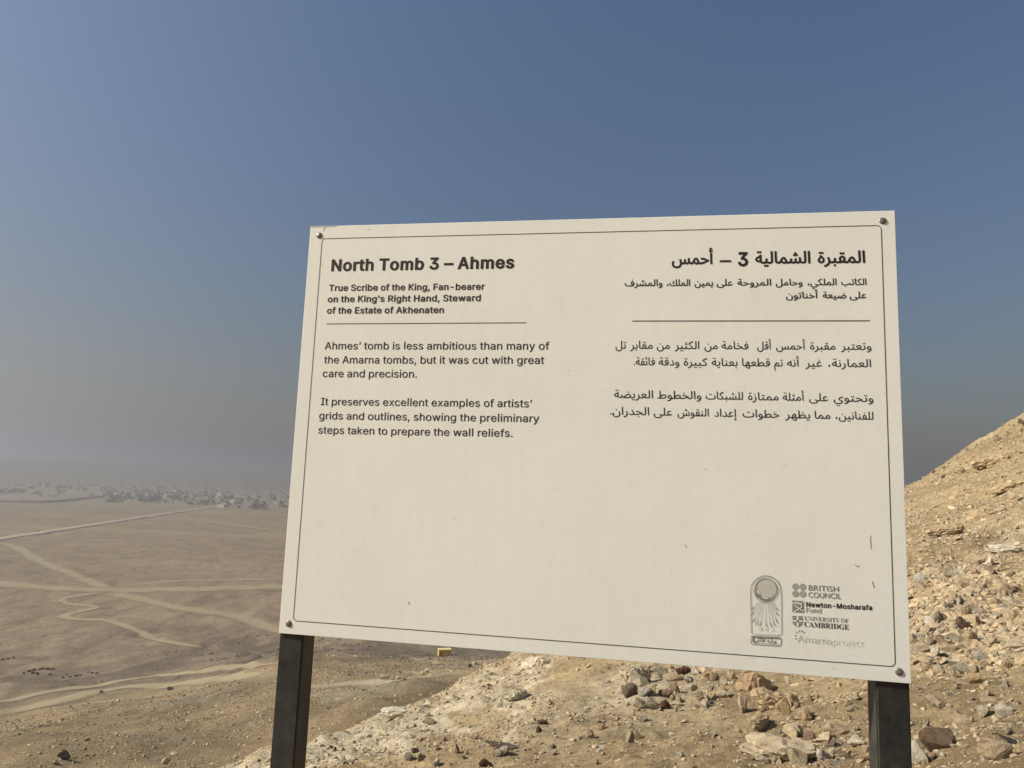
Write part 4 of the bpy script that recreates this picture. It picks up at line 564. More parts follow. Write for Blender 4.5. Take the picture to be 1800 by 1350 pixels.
Rﻑ|491|195 -11,208 31,270 31,330 32,378 35,395 38,407 43,415 50,421 60,426 72,428 88,429 107,430 131,429 146,427 160,423 174,418 186,411 195,404 203,395 208,385 210,374 207,364 201,356 191,350 179,346 165,345 152,346 142,349 134,354 127,363 122,375 119,389 118,418 121,432 124,444 128,446 94,428 85,407 80,385 78,368 79,354 81,341 85,330 90,321 97,314 106,309 116,306 128,305 142,306 154,308 167,311 180,316 192,321 204,328 215,336 225,345 234,355 241,365 246,377 249,389 251,406 249,421 243,434 233,445 220,453 205,460 187,465 168,468 148,469 128,469 111,468 96,466 81,464 68,460 55,456 44,451 33,444 24,437 15,429 9,418 4,404 0,387 -3,368 -5,347 -7,274 -10;195 -11,167 -10,140 -8,117 -5,96 0,77 6,61 13,47 22,35 32,27 44,20 58,16 74,15 91,17 117,22 144,29 170,67 160,62 142,58 122,56 103,57 86,62 72,69 61,80 51,96 44,116 38,130 35,146 33,165 32,185 31,208 31,218 6;380 302,370 304,362 309,356 317,355 327,356 336,362 344,370 350,380 352,389 350,397 344,402 336,404 327,402 317,397 309,389 304
Rﻓ|223|0 -3,5 39,33 39,64 40,93 42,116 47,127 51,136 57,144 63,152 74,158 89,160 101,162 115,162 131,161 144,160 157,157 170,152 181,147 190,141 199,130 207,117 210,106 207,96 201,88 191,82 179,78 165,77 152,78 142,81 134,86 127,95 122,107 119,121 118,150 121,164 124,176 128,178 94,160 85,139 80,117 78,100 79,86 82,73 86,62 92,53 100,46 109,41 119,38 130,37 142,38 154,40 167,43 180,48 192,53 204,60 215,68 225,77 234,87 241,97 246,109 249,121 251,138 249,153 243,166 233,177 220,185 205,192 187,197 168,200 148,201 128,200 104,195 82,188 63,178 46,164 32,146 19,133 13,118 8,83 2,43 -2;112 302,102 304,94 309,88 317,87 327,88 336,94 344,102 350,112 352,121 350,129 344,134 336,136 327,134 317,129 309,121 304
Rﻔ|247|0 -3,5 39,31 39,57 40,82 43,104 47,115 51,126 56,136 62,145 68,153 75,160 84,165 93,168 103,169 114,168 125,164 137,157 149,149 158,138 164,127 167,115 164,104 159,95 149,88 138,83 125,82 112,84 96,90 83,99 71,110 61,134 47,87 33,68 49,61 57,55 66,49 76,44 87,41 99,41 113,41 126,44 138,48 150,53 161,60 171,67 180,76 188,85 195,95 200,106 204,117 207,128 208,144 206,158 202,171 194,182 184,192 173,200 160,205 146,209 131,210 117,209 103,206 90,202 78,196 67,189 56,180 47,171 38,160 31,148 24,136 18,123 13,110 9,85 3,57 0,28 -2;248 -3,231 -2,213 -1,196 1,145 9,130 13,117 17,106 21,141 46,176 42,217 40,252 39,262 37,268 33,271 26,273 19,271 11,266 4,258 -1;124 259,114 261,106 266,100 274,99 284,100 293,106 301,114 307,124 309,133 307,141 301,146 293,148 284,146 274,141 266,133 261
Rﻗ|223|0 -3,5 39,33 39,64 40,93 42,116 47,127 51,136 57,144 63,152 74,158 89,160 101,162 115,162 131,161 144,160 157,157 170,152 181,147 190,141 199,130 207,117 210,106 207,96 201,88 191,82 179,78 165,77 152,78 142,81 134,86 127,95 122,107 119,121 118,150 121,164 124,176 128,178 94,160 85,139 80,117 78,100 79,86 82,73 86,62 92,53 100,46 109,41 119,38 130,37 142,38 154,40 167,43 180,48 192,53 204,60 215,68 225,77 234,87 241,97 246,109 249,121 251,138 249,153 243,166 233,177 220,185 205,192 187,197 168,200 148,201 128,200 104,195 82,188 63,178 46,164 32,146 19,133 13,118 8,83 2,43 -2;147 302,137 304,129 309,123 317,122 327,123 336,129 344,137 350,147 352,156 350,164 344,169 336,171 327,169 317,164 309,156 304;78 302,68 304,60 309,55 317,53 327,55 336,60 344,68 350,78 352,87 350,95 344,101 336,103 327,101 317,95 309,87 304
Rﻘ|247|0 -3,5 39,31 39,57 40,82 43,104 47,115 51,126 56,136 62,145 68,153 75,160 84,165 93,168 103,169 114,168 125,164 137,157 149,149 158,138 164,127 167,115 164,104 159,95 149,88 138,83 125,82 112,84 96,90 83,99 71,110 61,134 47,87 33,68 49,61 57,55 66,49 76,44 87,41 99,41 113,41 126,44 138,48 150,53 161,60 171,67 180,76 188,85 195,95 200,106 204,117 207,128 208,144 206,158 202,171 194,182 184,192 173,200 160,205 146,209 131,210 117,209 103,206 90,202 78,196 67,189 56,180 47,171 38,160 31,148 24,136 18,123 13,110 9,85 3,57 0,28 -2;248 -3,231 -2,213 -1,196 1,145 9,130 13,117 17,106 21,141 46,176 42,217 40,252 39,262 37,268 33,271 26,273 19,271 11,266 4,258 -1;159 259,149 261,141 266,135 274,134 284,135 293,141 301,149 307,159 309,168 307,176 301,181 293,183 284,181 274,176 266,168 261;90 259,80 261,72 266,67 274,65 284,67 293,72 301,80 307,90 309,99 307,107 301,113 293,115 284,113 274,107 266,99 261
Rﻚ|461|195 -11,208 31,227 31,244 31,261 32,276 33,289 34,309 37,325 41,339 46,349 52,358 59,364 68,367 77,369 88,370 100,360 357,401 357,411 105,412 89,415 75,419 65,427 52,439 44,452 40,466 39,475 37,481 33,485 26,486 19,484 11,479 4,471 -1,461 -3,446 -2,434 1,423 5,410 13,401 23,394 34,391 46,401 46,394 36,385 27,374 19,362 13,348 7,332 2,314 -2,295 -5,273 -8,250 -9,223 -10;182 102,173 134,207 143,225 151,230 155,231 159,230 164,225 169,212 179,199 191,195 199,194 208,195 217,199 227,206 237,218 247,228 255,240 262,256 270,271 242,257 235,246 228,237 223,229 215,227 209,228 204,232 200,245 189,258 175,263 166,264 157,261 143,257 136,249 129,239 123,225 116;195 -11,167 -10,140 -8,117 -5,96 0,77 6,61 13,47 22,35 32,27 44,20 58,16 74,15 91,17 117,22 144,29 170,67 160,62 142,58 122,56 103,57 86,62 72,69 61,80 51,96 44,116 38,130 35,146 33,165 32,185 31,208 31,218 6
Rﻛ|206|0 -3,5 39,52 39,70 39,86 40,99 42,114 45,124 50,131 56,135 62,138 75,136 87,129 103,121 115,109 130,94 147,66 173,40 194,21 210,16 215,14 220,15 234,19 247,25 257,32 264,40 271,50 278,87 300,135 324,194 354,211 317,144 284,99 261,67 242,38 222,46 241,101 194,117 179,130 165,142 151,152 138,160 125,167 112,172 98,175 85,176 72,175 60,172 48,165 35,155 24,144 16,131 10,116 5,96 1,73 -2,46 -3
Rﻜ|254|0 -3,5 39,44 39,69 39,89 41,105 43,122 48,131 55,136 63,138 71,135 83,128 97,122 107,114 117,106 127,76 157,46 185,23 206,16 214,14 220,15 234,19 247,25 257,32 264,41 271,52 279,93 303,142 328,194 354,211 317,163 293,117 270,74 246,39 223,42 240,84 203,122 167,134 155,145 142,156 128,166 113,175 98,185 82,192 70,200 60,209 53,218 48,228 44,237 41,259 39,268 37,274 33,278 26,279 19,277 11,272 4,264 -1,254 -3,244 -2,234 -1,222 2,210 5,198 11,187 19,176 28,166 41,158 57,173 51,164 38,155 27,144 18,131 11,120 7,108 3,94 1,79 -1,61 -2,42 -3
Rﻞ|365|15 -1,17 25,24 55,36 88,72 74,63 48,58 24,56 3,58 -13,62 -27,70 -40,79 -51,91 -59,105 -66,120 -71,135 -74,152 -75,182 -73,207 -67,228 -58,245 -45,257 -30,267 -12,272 7,276 28,276 50,265 357,307 357,315 104,316 88,319 75,323 64,331 52,343 44,356 40,370 39,379 37,385 33,389 26,390 19,388 11,383 4,375 -1,365 -3,351 -1,339 2,328 7,321 13,314 20,310 28,304 46,318 32,315 14,312 -3,306 -21,299 -38,290 -54,278 -69,264 -82,247 -93,227 -103,204 -110,178 -115,149 -116,132 -115,115 -113,99 -108,83 -102,69 -95,56 -86,44 -75,34 -63,26 -49,20 -34,16 -18
Rﻟ|130|0 -3,5 39,22 39,35 41,45 44,54 52,58 64,59 103,49 357,90 357,100 107,100 90,99 74,98 60,95 47,91 36,85 26,77 17,67 10,54 5,39 1,21 -2
Rﻠ|150|0 -3,5 39,22 39,35 41,45 44,54 52,58 64,59 103,50 357,92 357,100 104,101 88,104 75,108 64,116 52,128 44,141 40,155 39,164 37,170 33,174 26,175 19,173 11,168 4,160 -1,150 -3,137 -2,125 1,115 4,103 12,94 22,87 33,84 45,94 44,90 34,85 26,78 18,69 12,59 7,48 3,34 0,18 -2
Rﻢ|281|39 -197,21 -121,9 -56,5 -13,6 11,10 34,17 55,26 75,36 92,48 109,61 123,75 137,89 148,104 158,118 166,132 173,145 177,157 180,167 181,179 180,189 176,198 167,208 154,214 142,220 126,227 107,233 90,239 75,245 64,253 51,263 44,274 40,286 39,295 37,301 33,305 26,306 19,304 11,299 4,291 -1,281 -3,269 -2,258 1,248 5,239 10,231 16,224 24,236 33,229 20,220 9,211 1,200 -5,188 -8,176 -9,166 -8,156 -7,146 -4,136 0,126 5,116 12,106 19,96 28,87 37,79 47,71 59,64 71,69 70,61 57,55 43,51 28,48 13,47 0,46 -13,49 -48,57 -95,67 -143,78 -187;180 32,188 33,195 36,200 40,203 46,203 54,201 64,190 95,180 118,171 132,165 135,160 137,146 134,129 127,110 114,92 97,93 101,100 86,109 73,119 62,130 53,140 45,151 39,167 34
Rﻣ|262|0 -3,5 39,18 40,29 45,38 53,47 65,53 75,60 87,67 102,76 122,86 138,95 151,105 160,114 168,124 173,138 177,152 179,163 178,174 175,184 170,193 164,201 156,209 147,216 137,222 126,226 115,230 104,232 92,233 81,231 62,228 46,222 33,214 23,205 14,195 8,184 3,173 1,162 0,150 1,137 3,122 6,104 12,84 22,61 37,80 68,96 59,111 52,124 47,137 44,148 42,157 41,170 42,180 45,187 50,193 58,196 66,197 76,195 90,190 105,182 118,172 128,161 136,149 138,140 137,132 133,123 126,114 115,108 104,101 91,94 76,86 59,78 45,71 33,64 23,56 15,49 10,38 3,26 0
Rﻤ|289|0 -3,5 39,18 40,27 45,35 53,43 65,63 102,71 117,79 130,87 141,95 151,103 159,111 165,123 173,134 178,144 180,153 181,164 180,173 178,183 174,191 168,199 160,207 149,215 136,222 121,231 102,238 85,245 71,251 61,261 49,271 43,282 40,294 39,303 37,309 33,313 26,314 19,312 11,307 4,299 -1,289 -3,276 -2,264 0,253 4,243 9,234 16,226 25,233 35,227 21,218 10,208 1,198 -5,186 -8,173 -10,162 -9,151 -6,139 -3,128 3,117 10,106 18,96 27,86 37,78 48,69 34,61 23,53 14,41 5,29 1,15 -2;97 86,103 77,109 69,115 62,135 44,145 38,155 34,173 31,188 34,198 44,202 53,202 65,198 79,188 101,178 121,172 130,166 136,158 140,150 141,142 140,134 136,126 129,117 119,110 110,104 99
Rﻥ|342|15 -1,17 25,24 55,36 88,72 74,63 48,58 24,56 3,58 -13,62 -28,70 -40,80 -50,92 -59,107 -66,123 -70,141 -73,160 -74,181 -73,199 -70,216 -65,230 -58,242 -50,252 -41,260 -31,267 -20,271 -9,274 3,276 15,277 27,276 41,274 56,270 73,264 92,255 115,243 140,281 159,299 119,304 105,308 91,312 77,315 62,317 47,318 33,317 19,315 6,313 -8,309 -21,304 -34,297 -47,289 -60,279 -71,268 -82,255 -91,240 -99,223 -106,204 -111,183 -114,159 -115,140 -114,122 -112,104 -108,87 -103,72 -96,58 -88,45 -77,35 -66,27 -52,20 -37,16 -20;166 199,156 201,148 206,143 214,141 224,143 233,148 241,156 247,166 249,175 247,183 241,189 233,191 224,189 214,183 206,175 201
Rﻦ|365|15 -1,16 12,17 25,20 40,24 55,29 71,36 88,72 74,60 36,58 24,56 13,56 3,58 -14,62 -29,70 -42,80 -52,92 -61,107 -67,123 -71,140 -74,158 -75,179 -74,198 -72,215 -68,229 -62,241 -56,252 -48,260 -39,266 -30,271 -20,274 -9,276 2,277 13,276 27,275 41,273 55,265 93,254 131,294 142,303 111,307 93,311 80,315 69,319 60,325 53,335 45,346 41,370 39,379 37,385 33,389 26,390 19,388 11,383 4,375 -1,365 -3,352 -2,340 1,330 5,318 13,308 23,302 34,298 46,319 21,317 4,314 -13,309 -29,302 -45,293 -60,282 -73,269 -86,253 -96,234 -105,212 -111,186 -115,157 -116,138 -115,120 -113,103 -109,86 -104,71 -96,57 -88,45 -77,35 -65,26 -52,20 -36,16 -19;166 199,156 201,148 206,143 214,141 224,143 233,148 241,156 247,166 249,175 247,183 241,189 233,191 224,189 214,183 206,175 201
Rﻧ|134|0 -3,5 39,20 39,33 40,44 42,57 46,65 54,70 65,72 82,71 90,70 100,68 111,57 148,43 187,84 202,96 165,106 125,108 112,109 100,110 90,109 77,108 65,105 54,100 40,93 28,83 19,71 11,61 7,51 3,40 1,28 -1,14 -2;64 254,54 255,46 261,41 269,39 278,41 287,46 296,54 301,64 303,73 301,81 296,87 287,89 278,87 269,81 261,73 255
Rﻨ|171|0 -3,5 39,18 39,29 40,38 42,49 48,56 57,60 65,64 75,67 88,78 142,117 134,113 114,108 92,107 73,108 64,111 56,118 48,131 43,142 41,158 39,177 39,186 37,192 33,195 26,197 19,195 11,190 4,181 -1,172 -3,151 -2,134 0,121 3,109 8,100 14,94 21,88 29,85 39,82 50,97 49,92 39,86 30,80 23,70 14,60 7,48 2,34 -1;78 193,68 195,60 200,55 208,53 218,55 227,60 235,68 241,78 243,87 241,95 235,101 227,103 218,101 208,95 200,87 195
Rﻪ|243|243 -3,226 -2,210 1,195 5,182 12,171 20,162 32,155 46,151 63,149 84,141 258,181 258,189 93,191 79,193 67,198 58,206 48,217 42,226 40,237 39,248 39,257 37,263 33,267 26,268 19,266 11,261 4,253 -1;168 53,149 48,130 45,112 44,95 44,78 47,63 52,49 58,38 65,28 75,21 86,16 98,15 112,16 125,20 138,26 151,34 163,44 174,55 184,68 193,83 201,99 208,116 214,133 218,152 222,159 180,142 178,128 176,114 173,102 169,91 164,82 158,70 149,62 139,56 128,55 118,56 108,62 100,72 94,83 89,96 86,111 85,140 86,164 91
Rﻬ|253|154 -109,133 -107,114 -102,97 -94,81 -83,67 -68,56 -50,48 -29,43 -5,41 23,42 49,45 74,51 98,58 119,66 139,76 156,87 171,98 184,111 195,123 202,136 207,148 208,159 207,168 204,178 199,186 191,192 183,198 172,202 160,205 146,206 132,205 118,203 104,199 90,193 76,185 63,175 52,161 41,144 32,124 26,157 53,189 46,222 41,259 39,268 37,274 33,277 26,279 19,277 11,272 4,264 -1,254 -3,225 -1,194 3,164 8,208 10,215 0,221 -10,225 -20,227 -30,228 -41,227 -51,225 -61,221 -71,216 -80,209 -88,201 -95,191 -101,180 -105,167 -108;0 -3,5 39,26 39,46 39,48 2,24 -1;155 -68,163 -67,172 -64,180 -60,187 -53,191 -44,193 -33,191 -21,186 -10,178 0,165 7,153 11,138 13,121 14,107 13,93 11,77 8,77 42,89 43,101 46,112 49,122 53,131 58,140 64,147 71,153 79,158 89,162 100,164 113,165 127,163 144,160 153,157 160,151 165,145 167,136 165,126 157,119 149,112 140,105 129,99 116,93 102,88 86,85 69,82 51,82 32,82 12,85 -6,89 -20,94 -32,100 -42,108 -50,119 -59,132 -64,144 -67
Rﻭ|223|29 -115,20 -74,39 -71,58 -67,75 -63,91 -57,106 -50,119 -42,130 -32,139 -20,147 -7,153 9,156 28,157 49,156 64,154 78,150 92,145 104,138 113,131 121,122 126,112 128,101 125,91 119,83 109,77 97,73 83,72 70,73 60,76 51,81 44,90 40,102 36,116 36,145 39,159 42,171 47,173 12,164 6,155 2,144 -1,133 -2,122 -4,112 -4,99 -4,88 -2,78 0,64 5,53 12,44 21,37 32,33 45,32 60,33 72,35 85,38 98,43 110,48 122,55 133,63 143,72 152,82 159,92 164,104 167,116 169,129 167,140 164,151 158,160 151,169 141,176 131,182 118,187 105,191 91,194 76,195 61,196 46,195 27,193 10,189 -6,184 -21,177 -35,163 -56,144 -74,121 -89,106 -96,89 -102,70 -108,50 -112
Rﻮ|236|29 -115,20 -74,39 -71,58 -67,75 -63,91 -57,106 -50,119 -42,130 -32,139 -20,147 -7,153 9,156 28,157 49,156 70,151 89,145 105,135 118,125 125,112 128,102 126,93 120,84 110,78 98,75 89,73 79,72 69,73 60,76 54,81 49,88 45,108 40,136 39,241 39,250 37,256 33,260 26,261 19,259 11,254 4,246 -1,236 -3,117 -3,102 -2,88 0,75 4,63 9,52 16,44 24,37 34,33 46,32 61,33 74,35 88,39 101,43 113,49 125,56 135,64 145,73 153,83 160,93 165,104 168,116 169,131 167,144 163,157 155,168 144,178 131,186 114,191 95,195 72,196 46,195 27,193 10,189 -6,184 -21,177 -35,163 -56,144 -74,121 -89,106 -96,89 -102,70 -108,50 -112
Rﻰ|368|15 -1,17 25,24 55,36 88,72 74,63 48,58 24,56 3,57 -10,60 -22,65 -33,72 -42,81 -50,91 -57,103 -63,115 -67,129 -71,143 -74,158 -75,174 -76,193 -75,211 -73,228 -71,244 -67,259 -62,273 -56,285 -50,295 -43,303 -35,311 -23,314 -10,313 -4,309 2,303 7,294 13,270 22,238 32,248 73,294 57,329 46,355 40,373 39,382 37,388 33,392 26,393 19,391 11,386 4,378 -1,368 -3,362 -3,356 -3,350 -3,351 -10,352 -17,350 -29,346 -41,339 -53,329 -64,317 -75,302 -85,284 -94,264 -101,242 -108,218 -112,192 -115,163 -116,137 -115,113 -110,90 -103,69 -93,51 -81,36 -65,24 -47,17 -25
Rﻱ|380|15 -1,17 25,24 55,36 88,72 74,63 48,58 24,56 3,57 -9,60 -21,64 -31,71 -40,78 -48,88 -55,98 -61,110 -66,123 -70,136 -73,151 -74,166 -75,189 -74,210 -72,229 -67,246 -62,261 -55,274 -48,284 -39,293 -31,300 -23,307 -10,309 1,307 7,301 13,279 24,250 34,222 48,209 57,200 67,193 80,191 94,192 108,196 121,201 135,209 148,218 160,229 172,242 183,255 192,269 199,284 205,299 208,315 210,328 209,340 207,351 204,363 198,372 193,356 158,337 165,326 168,315 169,300 167,285 163,276 158,267 153,258 147,247 136,239 125,233 112,231 101,233 92,240 85,250 78,263 72,292 60,322 46,335 38,345 30,351 19,354 7,352 -6,348 -19,341 -33,331 -47,319 -60,304 -73,286 -85,267 -95,244 -104,230 -108,214 -112,198 -114,181 -116,163 -116,143 -115,123 -113,105 -109,88 -104,72 -96,58 -88,45 -77,35 -65,26 -52,20 -36,16 -19;214 -211,204 -209,196 -203,191 -195,189 -186,191 -177,196 -169,204 -163,214 -161,223 -163,231 -169,237 -177,239 -186,237 -195,231 -203,223 -209;146 -211,136 -209,128 -203,122 -195,121 -186,122 -177,128 -169,136 -163,146 -161,155 -163,163 -169,168 -177,170 -186,168 -195,163 -203,155 -209
Rﻲ|368|15 -1,17 25,24 55,36 88,72 74,63 48,58 24,56 3,57 -10,60 -22,65 -33,72 -42,81 -50,91 -57,103 -63,115 -67,129 -71,143 -74,158 -75,174 -76,193 -75,211 -73,228 -71,244 -67,259 -62,273 -56,285 -50,295 -43,303 -35,311 -23,314 -10,313 -4,309 2,303 7,294 13,270 22,238 32,248 73,294 57,329 46,355 40,373 39,382 37,388 33,392 26,393 19,391 11,386 4,378 -1,368 -3,362 -3,356 -3,350 -3,351 -10,352 -17,350 -29,346 -41,339 -53,329 -64,317 -75,302 -85,284 -94,264 -101,242 -108,218 -112,192 -115,163 -116,137 -115,113 -110,90 -103,69 -93,51 -81,36 -65,24 -47,17 -25;199 -211,189 -209,181 -203,176 -195,174 -186,176 -177,181 -169,189 -163,199 -161,208 -163,216 -169,222 -177,224 -186,222 -195,216 -203,208 -209;131 -211,121 -209,113 -203,107 -195,106 -186,107 -177,113 -169,121 -163,131 -161,140 -163,148 -169,153 -177,155 -186,153 -195,148 -203,140 -209
Rﻳ|149|0 -3,5 39,51 41,65 45,75 52,78 60,81 69,82 82,81 90,80 100,78 111,67 148,53 187,94 202,106 165,116 125,118 112,119 100,120 90,119 74,117 60,113 47,107 36,100 27,92 19,81 12,69 7,54 3,38 0,20 -2;93 -97,83 -95,75 -90,69 -82,68 -73,69 -63,75 -55,83 -49,93 -48,102 -49,110 -55,115 -63,117 -73,115 -82,110 -90,102 -95;24 -97,14 -95,6 -90,1 -82,-1 -73,1 -63,6 -55,14 -49,24 -48,33 -49,41 -55,47 -63,49 -73,47 -82,41 -90,33 -95
Rﻴ|186|0 -3,5 39,20 39,33 40,44 42,56 48,65 57,70 65,74 75,77 88,88 142,127 134,123 114,118 92,117 73,118 60,120 54,125 49,134 44,147 41,159 40,174 39,192 39,201 37,207 33,210 26,212 19,210 11,205 4,197 -1,187 -3,168 -2,151 -1,138 1,122 5,111 11,103 18,98 27,92 50,107 49,102 39,96 30,90 23,80 14,69 7,55 2,40 -1;126 -97,116 -95,108 -90,103 -82,101 -73,103 -63,108 -55,116 -49,126 -48,135 -49,143 -55,149 -63,151 -73,149 -82,143 -90,135 -95;58 -97,48 -95,40 -90,34 -82,33 -73,34 -63,40 -55,48 -49,58 -48,67 -49,75 -55,80 -63,82 -73,80 -82,75 -90,67 -95
Rﻷ|291|197 268,195 295,192 326,188 352,231 357,234 331,237 299,238 272,237 256,236 241,234 225,232 210,228 195,224 181,219 166,213 152,206 139,200 128,189 112,178 97,165 82,151 68,135 54,117 41,180 41,195 42,206 45,214 50,218 57,221 64,222 72,220 81,214 93,205 105,193 119,178 134,161 150,96 203,20 259,44 292,125 230,185 180,201 165,215 151,227 138,237 125,245 113,251 101,255 90,258 79,259 68,258 56,255 45,250 33,242 23,235 16,226 11,216 6,204 3,189 1,173 0,58 0,58 41,77 55,95 70,112 84,126 98,139 113,151 127,161 141,170 156,177 170,183 186,188 201,192 217,194 233,196 250;13 318,7 345,28 350,46 355,44 344,35 348,27 353,19 361,12 370,8 380,7 391,9 404,14 416,23 425,33 431,45 435,59 436,70 435,82 432,78 407,69 409,59 410,48 409,41 405,36 400,34 392,36 382,41 374,48 367,56 362,64 359,71 358,50 356,75 363,97 371,105 345,76 336,44 326
R |139|
"""
# ------------------------------------------------------------------ the sign
YB = math.radians(-10.35722)
BC = np.array([.13144648, 1.44187324, .11176386]); BW, BH = 1.2, .86872
BEX = np.array([math.cos(YB), math.sin(YB), 0]); BN = np.array([math.sin(YB), -math.cos(YB), 0])
def B(px, py):
    """photo pixel -> (across, up) on the face of the panel, metres from its centre"""
    d = ray(px, py); q = d * (BC @ BN) / (d @ BN) - BC
    return float(q @ BEX), float(q[2])
gz0 = float(ground(BC[0], BC[1])) + CZ
sign = bpy.data.objects.new('information_sign', None); COL.objects.link(sign)
sign.location = (BC[0], BC[1], gz0); sign.rotation_euler = (0, 0, YB); sign.empty_display_size = .2
tag(sign, 'large cream bilingual tomb information board on two black square posts', 'sign')
ZC = BC[2] + CZ - gz0                         # panel centre above the sign's base

# panel face: weathered cream laminate
N = NT('weathered_cream_panel'); g = N.n('TexCoord').outputs['Object']
mp = N.n('Mapping'); mp.inputs['Scale'].default_value = (9, 1, .9); N.l(g, mp.inputs[0])
st = N.noise(mp.outputs[0], 7, 5, .6); f1 = N.noise(g, 3.0, 5, .6); f2 = N.noise(g, 60, 4, .65); f3 = N.noise(g, 330, 3, .6)
c = N.mix(st, (.81, .785, .675), (.865, .845, .74))
c = N.mix(1.0, c, N.ramp(f1, [(0.3, (.95, .95, .945)), (.6, (1, 1, 1))]), 'MULTIPLY')
c = N.mix(1.0, c, N.ramp(f2, [(0.22, (.90, .885, .86)), (.36, (1, 1, 1)), (.7, (1.02, 1.02, 1.02))]), 'MULTIPLY')
c = N.mix(1.0, c, N.ramp(f3, [(0.24, (.86, .84, .80)), (.34, (1, 1, 1))]), 'MULTIPLY')
N.l(c, N.b.inputs['Base Color']); N.b.inputs['Roughness'].default_value = .62; N.b.inputs['Specular IOR Level'].default_value = .12
N.l(N.bump(f3, .0004, .25, N.bump(f1, .004, .3)), N.b.inputs['Normal'])
M_PANEL = N.m
M_INK = simple('black_print', (.030, .024, .020), .6, .2, .1, 90)
M_INK2 = simple('warm_black_print', (.036, .026, .022), .6, .2, .1, 90)
M_GREY = simple('grey_print', (.38, .36, .30), .6, .2, .05, 90)
M_MID = simple('mid_grey_print', (.25, .23, .19), .6, .2, .05, 90)
M_FADE = simple('faded_print', (.60, .57, .48), .6, .15, .06, 60)
M_FADE2 = simple('very_faded_print', (.755, .725, .62), .6, .15, .04, 60)
M_PEARL = simple('light_grey_print', (.56, .53, .44), .6, .15, .05, 40)
M_EDGE = simple('panel_edge', (.10, .09, .08), .7)
PT = .004
bm = bmesh.new()
r_ = bmesh.ops.create_cube(bm, size=1.0)
bmesh.ops.scale(bm, vec=(BW, PT, BH), verts=bm.verts)
bmesh.ops.bevel(bm, geom=bm.edges[:], offset=.0006, segments=1, affect='EDGES')
me = bm_mesh(bm, 'panel'); me.materials.append(M_PANEL); me.materials.append(M_EDGE)
for p in me.polygons:
    if abs(p.normal.y) < .5: p.material_index = 1
panel = link('panel', me, None, sign); panel.location = (0, PT / 2, ZC)
PFY = -PT / 2                                  # panel face in panel space

def flat(name, polys, mat, parent=panel, lift=.0004, label=None):
    """polys: list of (verts2d, tris)"""
    VV = []; FF = []; n = 0
    for v, t in polys:
        VV += [(a, PFY - lift, b) for a, b in v]; FF += [(x + n, y + n, z + n) for x, y, z in t]; n += len(v)
    me = np_mesh(name, np.array(VV), np.array(FF)); 
    me.flip_normals() if me.polygons[0].normal.y > 0 else None
    o = link(name, me, mat, parent)
    if label: o['label'] = label
    return o
def wind(pt, loops):
    w = 0
    for L_ in loops:
        for i in range(len(L_)):
            x0, y0 = L_[i]; x1, y1 = L_[(i + 1) % len(L_)]
            if y0 <= pt[1] < y1 and (x1 - x0) * (pt[1] - y0) - (pt[0] - x0) * (y1 - y0) > 0: w += 1
            elif y1 <= pt[1] < y0 and (x1 - x0) * (pt[1] - y0) - (pt[0] - x0) * (y1 - y0) < 0: w -= 1
    return w
def fill(loops, evenodd=False):
    vs = [p for L_ in loops for p in L_]; es = []; n = 0
    for L_ in loops:
        es += [(n + i, n + (i + 1) % len(L_)) for i in range(len(L_))]; n += len(L_)
    v, e, f, *_ = delaunay_2d_cdt([Vector(p) for p in vs], es, [], 0, 1e-9)
    v = [tuple(q) for q in v]; out = []
    for t in f:
        for k in range(1, len(t) - 1):
            a, b, c = v[t[0]], v[t[k]], v[t[k + 1]]
            m = ((a[0] + b[0] + c[0]) / 3, (a[1] + b[1] + c[1]) / 3); w = wind(m, loops)
            if (w % 2 if evenodd else w): out.append((t[0], t[k], t[k + 1]))
    return v, out

# letter outlines: key|advance|contours, in 1/500 of the type size
GLYPHS = {}
for ln in GLYPH_TEXT.strip('\n').split('\n'):
    k, a, cs = ln.split('|')
    GLYPHS[k] = (int(a), [[tuple(map(int, p.split(' '))) for p in c_.split(',')] for c_ in cs.split(';')] if cs else [])
_gc = {}
def glyph(key, bold=0.0):
    if (key, bold) in _gc: return _gc[key, bold]
    adv, loops = GLYPHS[key]
    if bold and loops:
        ar = [sum(L_[i][0] * L_[(i + 1) % len(L_)][1] - L_[(i + 1) % len(L_)][0] * L_[i][1] for i in range(len(L_))) for L_ in loops]
        sg = 1 if max(ar, key=abs) > 0 else -1
        new = []
        for L_ in loops:
            Q = []; n = len(L_)
            for i in range(n):
                p, q, s = Vector(L_[i - 1]), Vector(L_[i]), Vector(L_[(i + 1) % n])
                d1 = (q - p).normalized(); d2 = (s - q).normalized()
                n1 = Vector((d1.y, -d1.x)) * sg; n2 = Vector((d2.y, -d2.x)) * sg
                m = n1 + n2
                m = m / max(m.length_squared / 2, .9) if m.length > .01 else n1
                Q.append((q.x + m.x * bold, q.y + m.y * bold * .8))
            new.append(Q)
        loops = new
    res = (adv, *fill(loops)) if loops else (adv, [], [])
    _gc[key, bold] = res; return res
